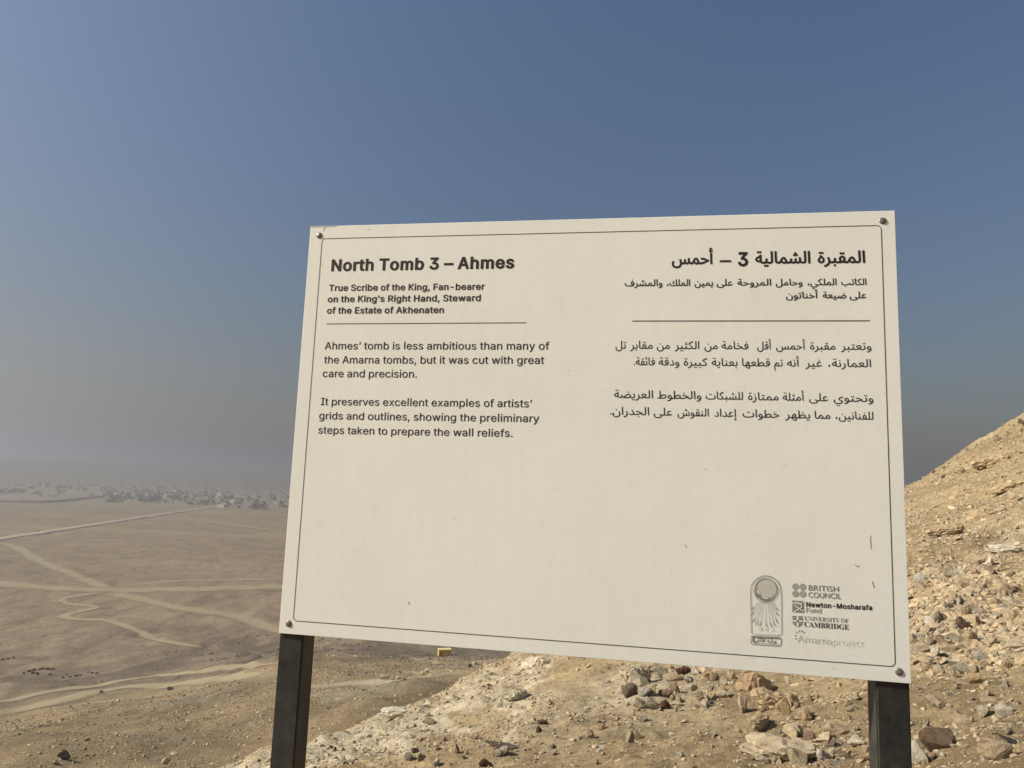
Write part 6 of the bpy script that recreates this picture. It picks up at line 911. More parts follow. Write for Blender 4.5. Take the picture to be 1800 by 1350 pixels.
S += [(1650,1306,50,42,C_BRN,'dark brown cracked boulder just right of the right post',18),
 (1754,1325,58,34,C_YEL,'big pitted tan boulder near the lower right corner of the photo',0),
 (1779,1303,44,18,C_DARK,'flat blackish slab leaning at the right edge above the tan boulder',-18),
 (1647,1238,50,24,C_TAN,'long tan slab with shaded underside right of the right post top',-10),
 (1736,1230,36,11,C_TAN,'thin flat tan stone lying alone on bare sand right of the posts',0),
 (1687,1265,24,19,C_YEL,'pale yellow wedge stone between the long slab and the tan boulder',20),
 (1769,1254,30,22,C_WHITE,'rounded whitish stone near the right edge above the black slab',0),
 (1731,1254,20,17,C_PALE,'round cream stone left of the rounded whitish stone',0),
 (1617,1331,28,38,C_WHITE,'bright white block touching the right post on its right side',0),
 (1630,1288,16,13,C_PALE,'small cream stone just above the bright white block',0),
 (1507,1307,27,19,C_WHITE,'knobbly white stone just left of the right post',0),
 (1427,1301,25,24,C_MBRN,'squarish brown-grey stone on the right end of the layered outcrop',0),
 (1381,1249,24,30,C_ORG,'upright orange tan stone above the layered outcrop',10),
 (1410,1258,42,20,C_YEL,'pale yellow flat rock right of the upright orange tan stone',0),
 (1464,1287,42,26,C_YEL,'broad yellow rock left of the knobbly white stone',-8),
 (1461,1310,26,13,C_PURP,'low purplish brown stone under the broad yellow rock',0),
 (1404,1336,40,28,C_TAN,'rough tan rock at the bottom edge below the layered outcrop',0),
 (1445,1330,28,22,C_WHITE,'off-white rock at the bottom edge beside the rough tan rock',0),
 (1468,1342,32,12,C_GREY,'low grey stone at the bottom edge between the posts',0),
 (1480,1328,26,14,C_MBRN,'brown stone at the bottom edge left of the right post',0),
 (1168.8,1241,23,17,C_RUST,'dark rust red round stone below the stone heap',0),
 (1204,1182,26,15,C_RUST,'dark brown stone on top of the heap under the board',0),
 (1165,1185,20,24,C_GREY,'tall grey brown stone in the heap under the board',0),
 (1184,1193,40,17,C_YEL,'large tan stone lying across the front of the heap',-8),
 (1222,1182,18,15,C_WHITE,'white stone at the right end of the heap',0),
 (1211,1196,24,16,C_LGREY,'light grey stone in front of the white one in the heap',0),
 (1110,1216,34,26,C_PURP,'big purplish brown rock leaning at the left foot of the heap',-30),
 (1122,1199,40,30,C_PALE,'large cream rock at the left end of the heap',-10),
 (1117,1181,22,20,C_WHITE,'white stone topping the left end of the heap',0),
 (1135,1219,28,15,C_LGREY,'light grey block beside the big purplish rock',0),
 (1122,1240,24,22,C_PALE,'cream rounded stone left of the dark rust red stone',0),
 (1145,1243,26,17,C_GREY,'grey stone touching the dark rust red stone on its left',0),
 (1191,1238,22,11,C_PALE,'flat whitish stone right of the dark rust red stone',0),
 (1134,1180,22,19,C_ORG,'orange tan stone behind the large cream rock',0),
 (1150,1174,20,13,C_PALE,'cream stone at the very top of the heap under the board edge',0),
 (1176,1173,20,9,C_ORG,'orange stone just under the lower edge of the board',0),
 (1129,1266,18,13,C_GREY,'small grey stone below the cream rounded stone',0),
 (1113,1259,9,16,C_MBRN,'small upright brown stone below the heap',0),
 (1109,1299,20,21,C_YEL,'triangular tan stone on the sand below the heap',-20),
 (1121,1295,17,14,C_YEL,'yellowish stone touching the triangular tan stone',0),
 (1059,1279,23,12,C_ORG,'orange tan stone left of the triangular tan stone',-12),
 (1036,1292,22,16,C_TAN,'tan wedge stone on the slope left of the orange tan one',-25),
 (1027,1266,24,9,C_PALE,'long narrow cream stone on the slope below the board',-28),
 (1270,1224,26,14,C_PALE,'cream oval stone left of the orange outcrop',0),
 (1272,1201,14,16,C_PALE,'small upright cream stone left of the orange outcrop top',0),
 (1258,1192,16,13,C_MBRN,'brown stone between the heap and the orange outcrop',0),
 (1245,1184,20,10,C_ORG,'low orange stone right of the white stone of the heap',0),
 (1197,1329,16,13,C_WHITE,'bright white chip near the bottom edge between the posts',0),
 (1055,1322,13,9,C_WHITE,'small bright white chip on the sand left of centre',0),
 (1271,1262,20,8,C_YEL,'thin flat yellow stone left of the crack of the outcrop',0),
 (1345,1339,20,14,C_PALE,'cream stone at the bottom edge left of the rough tan rock',0),
 (887,1322,22,15,C_PALE,'cream angular stone leaning on the dark purple slab',0),
 (855,1344,25,15,C_RUST,'dark red-brown stone at the bottom edge below the purple slab',0),
 (755,1271,25,12,C_GREY,'low grey stone on the pale chalk slope',0),
 (770,1316,10,9,C_GREY,'small round grey stone left of the purple slab',0),
 (720,1334,20,14,C_GREY,'grey stone near the bottom edge left of the purple slab',-20),
 (586,1318,15,7,C_DARK,'thin black splinter of rock on the chalk beside the left post',-35),
 (875,1325,20,13,C_PALE,'cream stone below the purple slab',0),
 (832,1296,18,12,C_PALE,'cream stone left of the purple slab tip',0),
 (800,1317,14,20,C_TAN,'narrow upright tan stone left of the purple slab',25),
 (730,1321,18,10,C_MBRN,'brown stone on the chalk slope above the grey one',0),
 (1693,1098,20,22,C_BRN,'dark brown round stone in the middle of the right scree',0),
 (1638,1093,27,17,C_WHITE,'white domed stone in the scree beside the board edge',0),
 (1657,1088,18,18,C_MBRN,'brown stone leaning behind the white domed stone',0),
 (1641,1105,36,6,C_LGREY,'thin grey slab under the white domed stone',4),
 (1701,1077,15,32,C_TAN,'tall tan stone standing behind the dark brown round one',10),
 (1705,1027,34,16,C_YEL,'long pale yellow rock in the upper part of the scree',-8),
 (1697,1036,28,6,C_PURP,'thin purple grey slab under the long pale yellow rock',6),
 (1671,1010,25,20,C_GREY,'grey rock above the scree beside the board',0),
 (1647,1021,26,11,C_ORG,'tan rock with dark underside nearest the board in the upper scree',-12),
 (1709,1123,24,25,C_YEL,'diamond shaped yellow stone below the dark brown round one',15),
 (1682,1125,24,18,C_GREY,'grey stone left of the diamond shaped yellow stone',0),
 (1670,1144,29,19,C_YEL,'blocky yellow stone in the lower scree',0),
 (1646,1150,16,17,C_WHITE,'round white stone left of the blocky yellow one',0),
 (1727,1157,22,18,C_LGREY,'bluish light grey stone in the lower scree',0),
 (1695,1180,33,15,C_GREY,'wide grey stone at the lower border of the scree',0),
 (1784,1138,31,15,C_PALE,'long cream stone at the right edge of the photo',8),
 (1780,1081,31,17,C_YEL,'oval yellow slab near the right edge of the photo',0),
 (1765,1070,16,12,C_LGREY,'blue-grey stone left of the oval yellow slab',0),
 (1722,1076,24,12,C_GREY,'grey slab right of the tall tan stone',-10),
 (1711,986,32,18,C_YEL,'large yellow rock at the top of the scree',0),
 (1737,988,18,17,C_WHITE,'white stone right of the large yellow rock',0),
 (1722,1000,20,12,C_PALE,'cream stone under the large yellow rock',0),
 (1633,1175,22,13,C_YEL,'yellow stone beside the lower right corner of the board',0),
 (1651,1175,22,10,C_PALE,'flat cream stone right of the corner screw',0),
 (1675,1185,12,20,C_YEL,'narrow yellow stone standing on the sand under the scree',12),
 (1685,1199,32,12,C_TAN,'flat tan slab on the bare sand under the scree',-6),
 (1716,1197,24,16,C_ORG,'orange tan block under the lower scree',0),
 (1621,1210,18,9,C_PALE,'cream pebble on the sand right of the post top',0),
 (1681,1210,11,8,C_YEL,'small yellow pebble on the bare sand',0),
 (1624,1146,20,12,C_PALE,'cream stone touching the edge of the board',0),
 (1668,815,8,5,C_TAN,'low tan rock on the skyline right of the small dark one',0),
 (1757,773,14,7,C_MBRN,'brown ledge rock high on the skyline of the hill',-25),
 (1797,742,14,8,C_BRN,'dark rock on the skyline at the right edge of the photo',-25),
 (1702,791,12,6,C_TAN,'tan rock on the skyline halfway up the hill',-25),
 (1660,838,10,6,C_BRN,'dark rock just under the skyline next to the board',0),
 (1643,829,9,6,C_BRN,'small dark rock on the skyline of the hill',0),
 (675,1192,18,10,C_TAN,'boxy tan rock in the row of stones behind the left post',0),
 (700,1192,9,12,C_PALE,'upright stone in the distant row of stones',8),
 (711,1194,11,7,C_MBRN,'low brown stone in the distant row of stones',0),
 (692,1195,9,6,C_MBRN,'small brown stone left of the upright one in the row',0),
 (741,1184,11,8,C_PALE,'pale stone at the right end of the distant row',-20),
 (750,1180,10,8,C_PALE,'highest pale stone of the distant row',20),
 (757,1187,15,6,C_TAN,'flat tan stone ending the distant row on the right',0),
 (826,1171,10,8,C_BRN,'dark rock on the edge of the slope below the board',0),
 (836,1167,12,8,C_PALE,'cream rock beside the dark rock on the slope edge',0),
 (855,1169,14,6,C_PALE,'low cream rock on the slope edge under the board',0),
 (910,1169,12,10,C_WHITE,'white rock under the board left of the steep sand patch',0),
 (946,1284,14,12,C_BRN,'dark stone at the foot of the white chalk streak',0),
 (955,1271,18,10,C_BRN,'brown stone near the foot of the white chalk streak',0),
 (299,1211,10,7,C_DARK,'dark boulder standing beside the lower track',0),
 (178,1217,8,5,C_BRN,'small dark boulder on the lower track',0),
 (112,1332,24,12,C_DARK,'dark flat boulder near the lower left corner',-22),
 (97,1342,12,8,C_PALE,'pale stone beside the dark flat boulder',0),
 (292,1340,16,12,C_PALE,'pale rocks sitting on the brown slope near the bottom edge',0),
 (305,1325,12,6,C_WHITE,'white stone on the brown slope above the pale rock',0)]
for k, (px, py, w, h, c_, lab, tl) in enumerate(S):
    me = slabs[k % 6] if h < w * .42 else bigs[(k * 7) % 22]
    place('stone', me, px, py, w, h, c_, lab, tilt=-tl)
sl_ = place('stone', slabs[2], 880, 1310, 70, 24, C_PURP, 'long dark purple slab pointing up right on the sand below the board', tilt=14, yaw=.2)
# outcrops
for nm_, k_, px_, py_, w_, h_, c_, lab_, yw_, sk_ in [
    (0, 0, 1362, 1316, 120, 66, (.60, .49, .33), 'pale layered rock outcrop at the bottom edge between the posts', 0, .34),
    (0, 1, 1322, 1200, 66, 44, (.45, .32, .185), 'brownish outcrop top touching the lower edge of the board', .5, .4),
    (0, 2, 1350, 1234, 84, 46, (.50, .37, .22), 'middle ledge of the orange tan outcrop under the board', .2, .42),
    (0, 0, 1330, 1268, 62, 40, (.52, .40, .24), 'tan ledge with a dark crack at its left foot', 1.2, .42),
    (0, 1, 1400, 1286, 70, 34, (.53, .42, .26), 'low yellowish ledge above the pale layered outcrop', 2.0, .45),
    (0, 2, 1303, 1236, 16, 52, C_PALE, 'narrow pale rock fin at the dark crack', .1, .3),
    (0, 1, 945, 1165, 70, 22, (.66, .58, .43), 'white chalk ledge cropping out left of the sand patch', .3, .45),
    (0, 2, 905, 1225, 56, 22, (.66, .58, .43), 'white chalk ledge on the slope below the board', 1.0, .48),
    (0, 0, 700, 1252, 80, 20, (.66, .59, .45), 'broken chalk rim on the crest of the pale slope', .1, .48),
    (0, 2, 1112, 1192, 64, 40, (.58, .48, .32), 'large cream rock face at the left of the stone heap', .8, .36),
    (0, 0, 1770, 965, 70, 18, (.66, .59, .44), 'white rock band on the right hillside', .4, .48),
    (0, 1, 1725, 905, 56, 10, (.47, .36, .22), 'thin broken ledge on the upper right hillside', .2, .4),
    (0, 2, 1655, 940, 60, 10, (.47, .36, .22), 'thin ledge on the hillside beside the board', .2, .4),
    (0, 0, 1770, 860, 60, 9, (.46, .35, .21), 'thin dark-edged ledge near the right edge of the hillside', .2, .4),
    (0, 1, 1690, 870, 50, 8, (.46, .35, .21), 'short ledge halfway up the hillside', .2, .4),
    (0, 2, 1735, 820, 60, 9, (.46, .35, .21), 'ledge just under the skyline of the hill', .2, .4)]:
    place('rock_outcrop', outc[k_], px_, py_, w_, h_, c_, lab_, 'outcrop', yaw=yw_, sink=sk_, tilt=-18 if py_ < 950 else 0)

def rays_to(px, py, R=np.exp(np.arange(math.log(2.5), math.log(900), .004))):
    out = np.zeros((len(px), 4))
    for k in range(len(px)):
        d = ray(px[k], py[k]); h = math.hypot(d[0], d[1]); a = math.atan2(d[0], d[1]); t = d[2] / h
        g = ground(np.sin(a) * R, np.cos(a) * R) / R
        i = int(np.argmax(g >= t)); out[k] = (R[i] * math.sin(a), R[i] * math.cos(a), g[i] * R[i], R[i])
    return out
for px_, py_, w_, h_ in [(52, 1180, 9, 4), (60, 1178, 8, 4), (68, 1177, 9, 4), (76, 1176, 8, 4), (85, 1176, 9, 4), (93, 1177, 7, 3), (58, 1183, 8, 4), (66, 1185, 8, 4), (88, 1186, 6, 3), (110, 1191, 6, 3), (124, 1190, 6, 3), (134, 1188, 8, 4), (142, 1187, 6, 3), (154, 1182, 6, 3), (162, 1183, 7, 3), (170, 1184, 7, 3), (42, 1184, 5, 3), (5, 1160, 8, 3), (14, 1158, 8, 3), (24, 1157, 6, 3)]:
    place('stone', bigs[random.randrange(22)], px_, py_, w_ * .85, h_, (.105, .085, .068), 'blackish stone in the broken dark line across the lower plain', 'stone', 'dark stone line on the plain')
# further separate stones, grouped by where they lie
ZONES = [(1606, 1000, 1800, 1180, 70, (14, 30), [C_TAN, C_YEL, C_PALE, C_GREY, C_YEL, C_TAN, C_LGREY, C_MBRN], 'stone in the dense scree right of the board', 'stones of the dense scree'),
         (1606, 1180, 1800, 1345, 24, (10, 20), [C_TAN, C_YEL, C_PALE, C_GREY, C_WHITE], 'stone lying loose on the sand right of the right post', 'loose stones right of the post'),
         (1095, 1172, 1285, 1250, 34, (12, 26), [C_TAN, C_YEL, C_PALE, C_GREY, C_ORG, C_MBRN], 'stone in the stone heap under the board', 'stones around the heap'),
         (1370, 1210, 1525, 1345, 30, (10, 19), [C_YEL, C_PALE, C_ORG, C_TAN, C_GREY], 'stone in the rubble left of the right post', 'rubble left of the right post'),
         (700, 1290, 1080, 1345, 24, (9, 18), [C_TAN, C_PALE, C_WHITE, C_GREY, C_ORG], 'stone in the rubble around the purple slab', 'rubble around the purple slab')]
nst = len(S) + 5
CN = {C_TAN: 'tan', C_YEL: 'yellow', C_PALE: 'cream', C_GREY: 'grey', C_LGREY: 'light grey', C_MBRN: 'brown', C_WHITE: 'white', C_ORG: 'orange'}
for (x0, y0, x1, y1, cnt, (s0, s1), cols, lab, grp) in ZONES:
    for k in range(cnt):
        px, py = random.uniform(x0, x1), random.uniform(y0, y1); w = s0 + (s1 - s0) * random.random() ** 1.8
        h = w * random.uniform(.42, .85); me = random.choice(slabs) if h < w * .5 else random.choice(bigs)
        c_ = random.choice(cols); cn = CN.get(c_, 'tan'); sz_ = 'large' if w > s0 + .5 * (s1 - s0) else 'small'; sh_ = 'flat' if me in slabs else 'blocky'
        place('stone', me, px, py, w, h, c_, f'{sz_} {sh_} {cn} {lab}', 'stone', grp, tilt=random.uniform(-22, 12), yaw=random.uniform(-3.1, 3.1)); nst += 1

# scree: tens of thousands of chips, one object
VAR = []
for k in range(22):
    bm = hull_rock(500 + k, 9 + k % 5, (.45, .6, .5, .75, .34)[k % 5]); bmesh.ops.triangulate(bm, faces=bm.faces[:])
    bm.verts.index_update(); VAR.append((np.array([v.co[:] for v in bm.verts]), np.array([[v.index for v in f.verts] for f in bm.faces]))); bm.free()
def scatter(n, az0, az1, r0, r1, s0, s1, pw, dens, seed):
    g = np.random.default_rng(seed)
    a = np.radians(g.uniform(az0, az1, n)); r = np.exp(g.uniform(math.log(r0), math.log(r1), n))
    x, y = np.sin(a) * r, np.cos(a) * r; z = ground(x, y)
    px, py = project(np.stack([x, y, z], 1))
    keep = g.random(n) < dens(x, y, z, r, px, py)
    x, y, z, r, px, py = (q[keep] for q in (x, y, z, r, px, py)); m = len(x)
    s = s0 * (1 - g.random(m) * (1 - (s0 / s1) ** pw)) ** (-1 / pw)      # angular size in photo px
    size = s * r / FPX / 2
    return x, y, z, r, size, px, py
Dn = lambda x, y, sc_, sd: sstep(-.25, .55, fbm(x / sc_, y / sc_, 4, sd))
def d_near(x, y, z, r, px, py):
    d = .42 + .58 * Dn(x, y, 1.6, 90)
    d = np.where((px > 1590) & (py > 1010) & (py < 1185), 1.0, d)
    d = np.where(((px - 1010) / 70) ** 2 + ((py - 1185) / 45) ** 2 < 1, .12, d)
    d = np.where(((px - 1190) / 120) ** 2 + ((py - 1310) / 40) ** 2 < 1, .4, d)
    d = np.where((px > 575) & (px < 1585) & (py < 1110), d * .35, d)
    return d * (r < 45)
def d_hill(x, y, z, r, px, py): return (.45 + .55 * Dn(x, y, 2.5, 94)) * (px > 1500)
def d_mid(x, y, z, r, px, py): return (.3 + .7 * Dn(x, y, 6, 97)) * (r > 18)
parts_ = [scatter(56000, -32, 48, 4.6, 26, 3.6, 20, 1.6, d_near, 1), scatter(18000, 24, 48, 9, 18, 3.0, 16, 1.6, d_hill, 2), scatter(27000, 24, 48, 17, 52, 2.6, 11, 1.9, d_hill, 7),
          scatter(14000, 26, 47, 7.5, 13.5, 8, 30, 1.2, lambda x, y, z, r, px, py: (1 - sstep(1800, 2250, px)) * ((py < 1185 + 30 * vnoise(x, y, 5)) & (py > 985 + 40 * vnoise(x * .7, y * .7, 6))), 3),
          scatter(26000, -37, 2, 42, 140, 2.6, 11, 2.2, d_mid, 4), scatter(8000, -38, 4, 120, 330, 2.0, 8, 2.1, lambda x, y, z, r, px, py: Dn(x, y, 14, 99) ** 2, 5),
          scatter(9000, -22, 2, 120, 300, 2.4, 9, 1.7, lambda x, y, z, r, px, py: 1.0 * ((py > 1126) & (py < 1162) & (px > 370)) * Dn(x, y, 9, 101) ** 1.5, 6)]
arr = [np.concatenate([p[i] for p in parts_]) for i in range(7)]
x, y, z, r, size, px, py = arr; M_ = len(x)
pal = np.array([C_TAN, C_YEL, C_TAN, C_GREY, C_TAN, (.36, .27, .17), C_YEL, C_PALE, (.40, .35, .25), (.46, .36, .22)]); 
pi_ = rng.integers(0, len(pal), M_); cc = pal[pi_] * rng.uniform(.72, 1.06, (M_, 1)) * np.array([1.0, .985, .95])
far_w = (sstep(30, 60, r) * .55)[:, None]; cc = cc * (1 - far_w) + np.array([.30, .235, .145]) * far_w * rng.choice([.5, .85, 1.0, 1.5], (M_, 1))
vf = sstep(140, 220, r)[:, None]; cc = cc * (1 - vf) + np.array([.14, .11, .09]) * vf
VV, FF, CCc, off = [], [], [], 0
var = rng.integers(0, len(VAR), M_); yaw = rng.uniform(0, 6.28, M_); tx = rng.normal(0, .22, M_); ty = rng.normal(0, .22, M_)
e = .3
gxn = (ground(x + e, y) - ground(x - e, y)) / (2 * e); gyn = (ground(x, y + e) - ground(x, y - e)) / (2 * e)
tx = tx + np.arctan(np.clip(gyn, -1, 1)); ty = ty - np.arctan(np.clip(gxn, -1, 1))
for k, (bv, bf) in enumerate(VAR):
    i = np.nonzero(var == k)[0]; m = len(i)
    if not m: continue
    P = bv[None] * (size[i, None, None] * rng.uniform(.7, 1.2, (m, 1, 3)))
    c1, s1_ = np.cos(yaw[i])[:, None], np.sin(yaw[i])[:, None]
    X_, Y_, Z_ = P[..., 0] * c1 - P[..., 1] * s1_, P[..., 0] * s1_ + P[..., 1] * c1, P[..., 2]
    c2, s2 = np.cos(tx[i])[:, None], np.sin(tx[i])[:, None]; Y_, Z_ = Y_ * c2 - Z_ * s2, Y_ * s2 + Z_ * c2
    c3, s3 = np.cos(ty[i])[:, None], np.sin(ty[i])[:, None]; X_, Z_ = X_ * c3 + Z_ * s3, -X_ * s3 + Z_ * c3
    hgt = (bv[:, 2].max()) * size[i]
    VV.append(np.stack([X_ + x[i, None], Y_ + y[i, None], Z_ + (z[i] + CZ + hgt * .15)[:, None]], -1).reshape(-1, 3))
    FF.append((bf[None] + (np.arange(m) * len(bv))[:, None, None]).reshape(-1, 3) + off); off += m * len(bv)
    CCc.append(np.repeat(cc[i], len(bv), axis=0))
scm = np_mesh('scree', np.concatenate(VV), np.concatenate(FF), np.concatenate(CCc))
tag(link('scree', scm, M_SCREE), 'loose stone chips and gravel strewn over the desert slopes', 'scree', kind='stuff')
print('STONES', nst, 'CHIPS', M_, 'TRIS', sum(len(f) for f in FF))

# ------------------------------------------------------------------ yellow hut on the slope below
def box(bm, x0, x1, y0, y1, z0, z1):
    r = bmesh.ops.create_cube(bm, size=1)['verts']
    bmesh.ops.scale(bm, vec=(x1 - x0, y1 - y0, z1 - z0), verts=r); bmesh.ops.translate(bm, vec=((x0 + x1) / 2, (y0 + y1) / 2, (z0 + z1) / 2), verts=r)
def boxes(name, bl, mat, parent=None):
    bm = bmesh.new()
    for b in bl: box(bm, *b)
    return link(name, bm_mesh(bm, name), mat, parent)
M_YELW = simple('yellow_paint', (.60, .40, .08), .7, .2, .06, 1); M_YELR = simple('pale_yellow_roof', (.70, .55, .24), .7, .2, .06, 1); M_DK = simple('dark_opening', (.05, .045, .035), .8)
hx, hy, hz_, hr = hit(781, 1153)
hut = bpy.data.objects.new('yellow_hut', None); COL.objects.link(hut); hut.location = (hx, hy, hz_ + CZ - .3); hut.rotation_euler = (0, 0, .25)
tag(hut, 'small yellow flat-roofed hut on the slope below the board', 'hut')
s = hr / FPX; w2, h2 = 10.5 * s, 10.5 * s
boxes('wall', [(-w2, w2, -w2 * .6, w2 * .6, 0, h2 + .3)], M_YELW, hut)
boxes('roof', [(-w2 * 1.04, w2 * 1.04, -w2 * .66, w2 * .66, h2 + .303, h2 + .5)], M_YELR, hut)
boxes('door', [(-w2 * .78, -w2 * .5, -w2 * .6 - .04, -w2 * .6 - .003, .3, h2 * .92)], simple('brown_door', (.25, .16, .05), .8), hut)

# ------------------------------------------------------------------ car on the far road
cx0, cy0, cz0, cr = hit(67, 936.5)
car = bpy.data.objects.new('parked_car', None); COL.objects.link(car); car.location = (cx0, cy0, CZ + cz0 + .2); car.rotation_euler = (0, 0, -.6)
tag(car, 'tiny dark car on the raised desert road', 'car')
M_CAR = simple('dark_car_paint', (.03, .03, .035), .35, .5); M_TYRE = simple('tyre_rubber', (.02, .02, .02), .9); M_GLASS = simple('tinted_glass', (.02, .025, .03), .1, .5)
boxes('body', [(-2.2, 2.2, -.9, .9, .45, 1.05)], M_CAR, car); boxes('cabin', [(-1.5, 1.0, -.8, .8, 1.053, 1.75)], M_GLASS, car)
bm = bmesh.new(); bmesh.ops.create_cone(bm, cap_ends=True, segments=14, radius1=.36, radius2=.36, depth=.24, matrix=Matrix.Rotation(math.pi / 2, 4, 'X')); wm = bm_mesh(bm, 'wheel'); wm.materials.append(M_TYRE)
for wx in (-1.4, 1.4):
    for wy in (-.86, .86): o = link('wheel', wm, None, car); o.location = (wx, wy, .36)

# ------------------------------------------------------------------ the village across the plain
def house_mesh(seed):
    rr = random.Random(seed); bm = bmesh.new(); w = rr.uniform(8, 15); d = rr.uniform(7, 12); h = rr.choice((3.6, 3.8, 6.8, 7))
    box(bm, -w / 2, w / 2, -d / 2, d / 2, 0, h)
    for q in ((-w / 2, w / 2, -d / 2 - .01, -d / 2 + .3), (-w / 2, w / 2, d / 2 - .3, d / 2 + .01), (-w / 2 - .01, -w / 2 + .3, -d / 2, d / 2), (w / 2 - .3, w / 2 + .01, -d / 2, d / 2)): box(bm, *q, h + .003, h + .9)
    if rr.random() < .6: box(bm, -w / 2 + .6, -w / 2 + 4, -1.5, 2, h + .01, h + 2.8)
    k = len(bm.faces)
    for fl in range(int(h // 3.2)):
        for q in range(int(w // 3)):
            xx = -w / 2 + 1.6 + q * 3; box(bm, xx, xx + 1.1, -d / 2 - .05, -d / 2 + .05, fl * 3.2 + 1, fl * 3.2 + 2.3)
    bm.faces.ensure_lookup_table()
    for f in bm.faces[k:]: f.material_index = 1
    return bm_mesh(bm, 'house')
M_HW = [simple('village_wall_' + n_, c_, .9, .1, .08, .3) for n_, c_ in (('cream', (.50, .45, .35)), ('brick', (.28, .21, .15)), ('white', (.60, .57, .50)), ('mud', (.34, .28, .19)), ('bluish', (.38, .41, .42)))]
HM = []
for k in range(10):
    m_ = house_mesh(k); m_.materials.append(M_HW[k % 5]); m_.materials.append(M_DK); HM.append(m_)
def far_point(px, py):
    d = ray(px, py); t = -CZ / d[2] if d[2] < -1e-4 else 6000; t = min(t, 6000)
    return d[0] * t, d[1] * t
hl = ['cream', 'brick brown', 'white', 'mud coloured', 'pale bluish']
n_h = 0
HZ = [(25, 180, 848, 860, 30), (180, 335, 855, 873, 44), (335, 400, 864, 878, 16), (386, 510, 872, 892, 46), (200, 510, 850, 866, 30)]
hr_ = random.Random(5)
for x0, x1, y0, y1, cnt in HZ:
    for k in range(cnt):
        px = hr_.uniform(x0, x1); py = hr_.uniform(y0, y1) + (px - x0) * .02; x, y = far_point(px, py)
        i = hr_.randrange(10); o = link('house', HM[i]); o.location = (x, y, float(ground(x, y)) + CZ); o.rotation_euler = (0, 0, hr_.choice((0, 1.57, 3.14)) + hr_.uniform(-.3, .3) - .3); s_ = hr_.uniform(.8, 1.25); o.scale = (s_, s_, s_)
        tag(o, f'{hl[i % 5]} flat-roofed village house among the hazy far trees', 'house', 'houses of the far village'); n_h += 1
def tree_mesh(seed, palm=False):
    rr = random.Random(seed); VV = []; FF = []
    def tri(a, b, c): n = len(VV); VV.extend((a, b, c)); FF.append((n, n + 1, n + 2))
    H = rr.uniform(6, 11)
    for k in range(6):
        a, b = k * math.pi / 3, (k + 1) * math.pi / 3; r0 = .4; r1 = .25; th = H * .5
        p = [(r0 * math.cos(a), r0 * math.sin(a), -1), (r0 * math.cos(b), r0 * math.sin(b), -1), (r1 * math.cos(b), r1 * math.sin(b), th), (r1 * math.cos(a), r1 * math.sin(a), th)]
        tri(p[0], p[1], p[2]); tri(p[0], p[2], p[3])
    nt = len(FF)
    lobes = [(rr.gauss(0, H * .26), rr.gauss(0, H * .26), H * rr.uniform(.22, .8), H * rr.uniform(.18, .3)) for _ in range(8)]
    for k in range(230):
        lx, ly, lz, lr = rr.choice(lobes); v = Vector((rr.gauss(0, 1), rr.gauss(0, 1), rr.gauss(0, 1))).normalized() * lr * rr.uniform(.6, 1.05)
        c_ = Vector((lx, ly, lz)) + v; s_ = H * rr.uniform(.07, .12)
        q = [c_ + Vector((rr.uniform(-1, 1), rr.uniform(-1, 1), rr.uniform(-1, 1))) * s_ for _ in range(3)]; tri(*[tuple(t) for t in q])
    me = np_mesh('tree', np.array(VV), np.array(FF)); me.materials.append(M_FOL[seed % 3]); me.materials.append(M_TRUNK)
    for f in me.polygons[:nt]: f.material_index = 1
    return me
M_FOL = [simple('far_foliage', c_, .9, .1, .3, .5) for c_ in ((.085, .10, .075), (.10, .11, .08), (.08, .09, .07))]
M_TRUNK = simple('bark', (.10, .075, .05), .95)
TM = [tree_mesh(k) for k in range(9)]
TZ = [(-6, 44, 861, 868, 30, 1.25), (182, 330, 868, 885, 115, 1.3), (330, 402, 880, 889, 40, 1.1), (402, 510, 882, 894, 30, .9), (0, 510, 848, 874, 78, 1.25)]
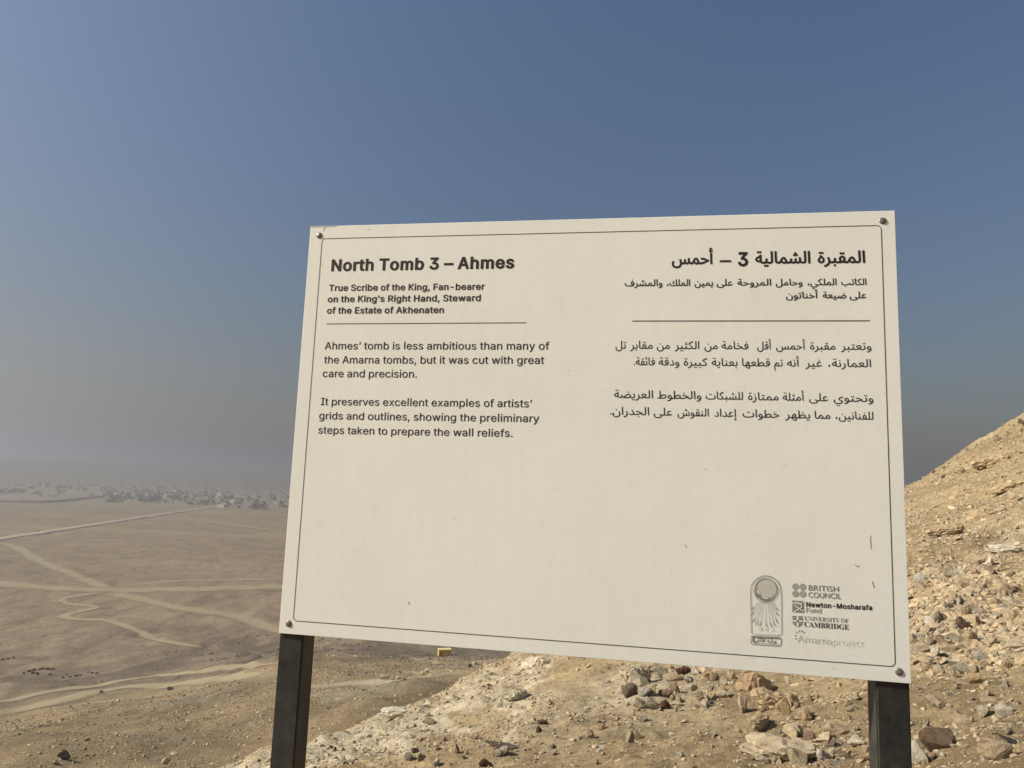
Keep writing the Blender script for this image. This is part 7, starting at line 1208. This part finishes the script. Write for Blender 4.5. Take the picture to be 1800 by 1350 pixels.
for x0, x1, y0, y1, cnt, sz in TZ:
    for k in range(cnt):
        px = hr_.uniform(x0, x1); py = hr_.uniform(y0, y1); x, y = far_point(px, py)
        o = link('tree', hr_.choice(TM)); o.location = (x, y, float(ground(x, y)) + CZ); s_ = sz * hr_.uniform(.4, .75); o.scale = (s_ * 1.25, s_ * 1.25, s_); o.rotation_euler = (0, 0, hr_.uniform(0, 6))
        tag(o, 'dark bushy tree in the hazy belt along the village edge', 'tree', 'trees of the village edge')
for px, py in ((449, 896), (455, 895.5), (470, 896), (463, 897)):
    x, y = far_point(px, py); o = link('tree', TM[2]); o.location = (x, y, float(ground(x, y)) + CZ); o.scale = (.6, .6, .4)
    tag(o, 'low isolated bush on the plain in front of the village', 'tree', 'bushes before the village')

# the belt goes on behind the board: one mass
BV, BF, bo = [], [], 0
for k in range(150):
    px = hr_.uniform(512, 1560); py = 870 + (px - 512) * .034 + hr_.uniform(0, 20); x, y = far_point(px, py)
    m0 = TM[k % 9]; n = len(m0.vertices); a = np.empty(n * 3, np.float32); m0.vertices.foreach_get('co', a); a = a.reshape(-1, 3) * hr_.uniform(.5, 1.1) + np.array([x, y, float(ground(x, y)) + CZ])
    f = np.empty(len(m0.loops), np.int32); m0.loops.foreach_get('vertex_index', f); BV.append(a); BF.append(f.reshape(-1, 3) + bo); bo += n
tag(link('tree_belt', np_mesh('tree_belt', np.concatenate(BV), np.concatenate(BF)), M_FOL[0]), 'hazy dark tree belt of the plain going on behind the board', 'trees', kind='stuff')

# ------------------------------------------------------------------ haze
bm = bmesh.new(); box(bm, -11400, 11400, -11400, 11400, -2.5, CZ + 13.5)
hzm = bm_mesh(bm, 'haze'); m_ = bpy.data.materials.new('dusty_air'); m_.use_nodes = True; t = m_.node_tree
t.nodes.remove(t.nodes['Principled BSDF']); v_ = t.nodes.new('ShaderNodeVolumePrincipled')
v_.inputs['Color'].default_value = (.37, .385, .40, 1); v_.inputs['Density'].default_value = HAZE; v_.inputs['Anisotropy'].default_value = .45
t.links.new(v_.outputs[0], t.nodes['Material Output'].inputs['Volume'])
tag(link('haze', hzm, m_), 'dusty desert haze over the plain', kind='stuff')
print('GROUND', len(allq), NA, NR)
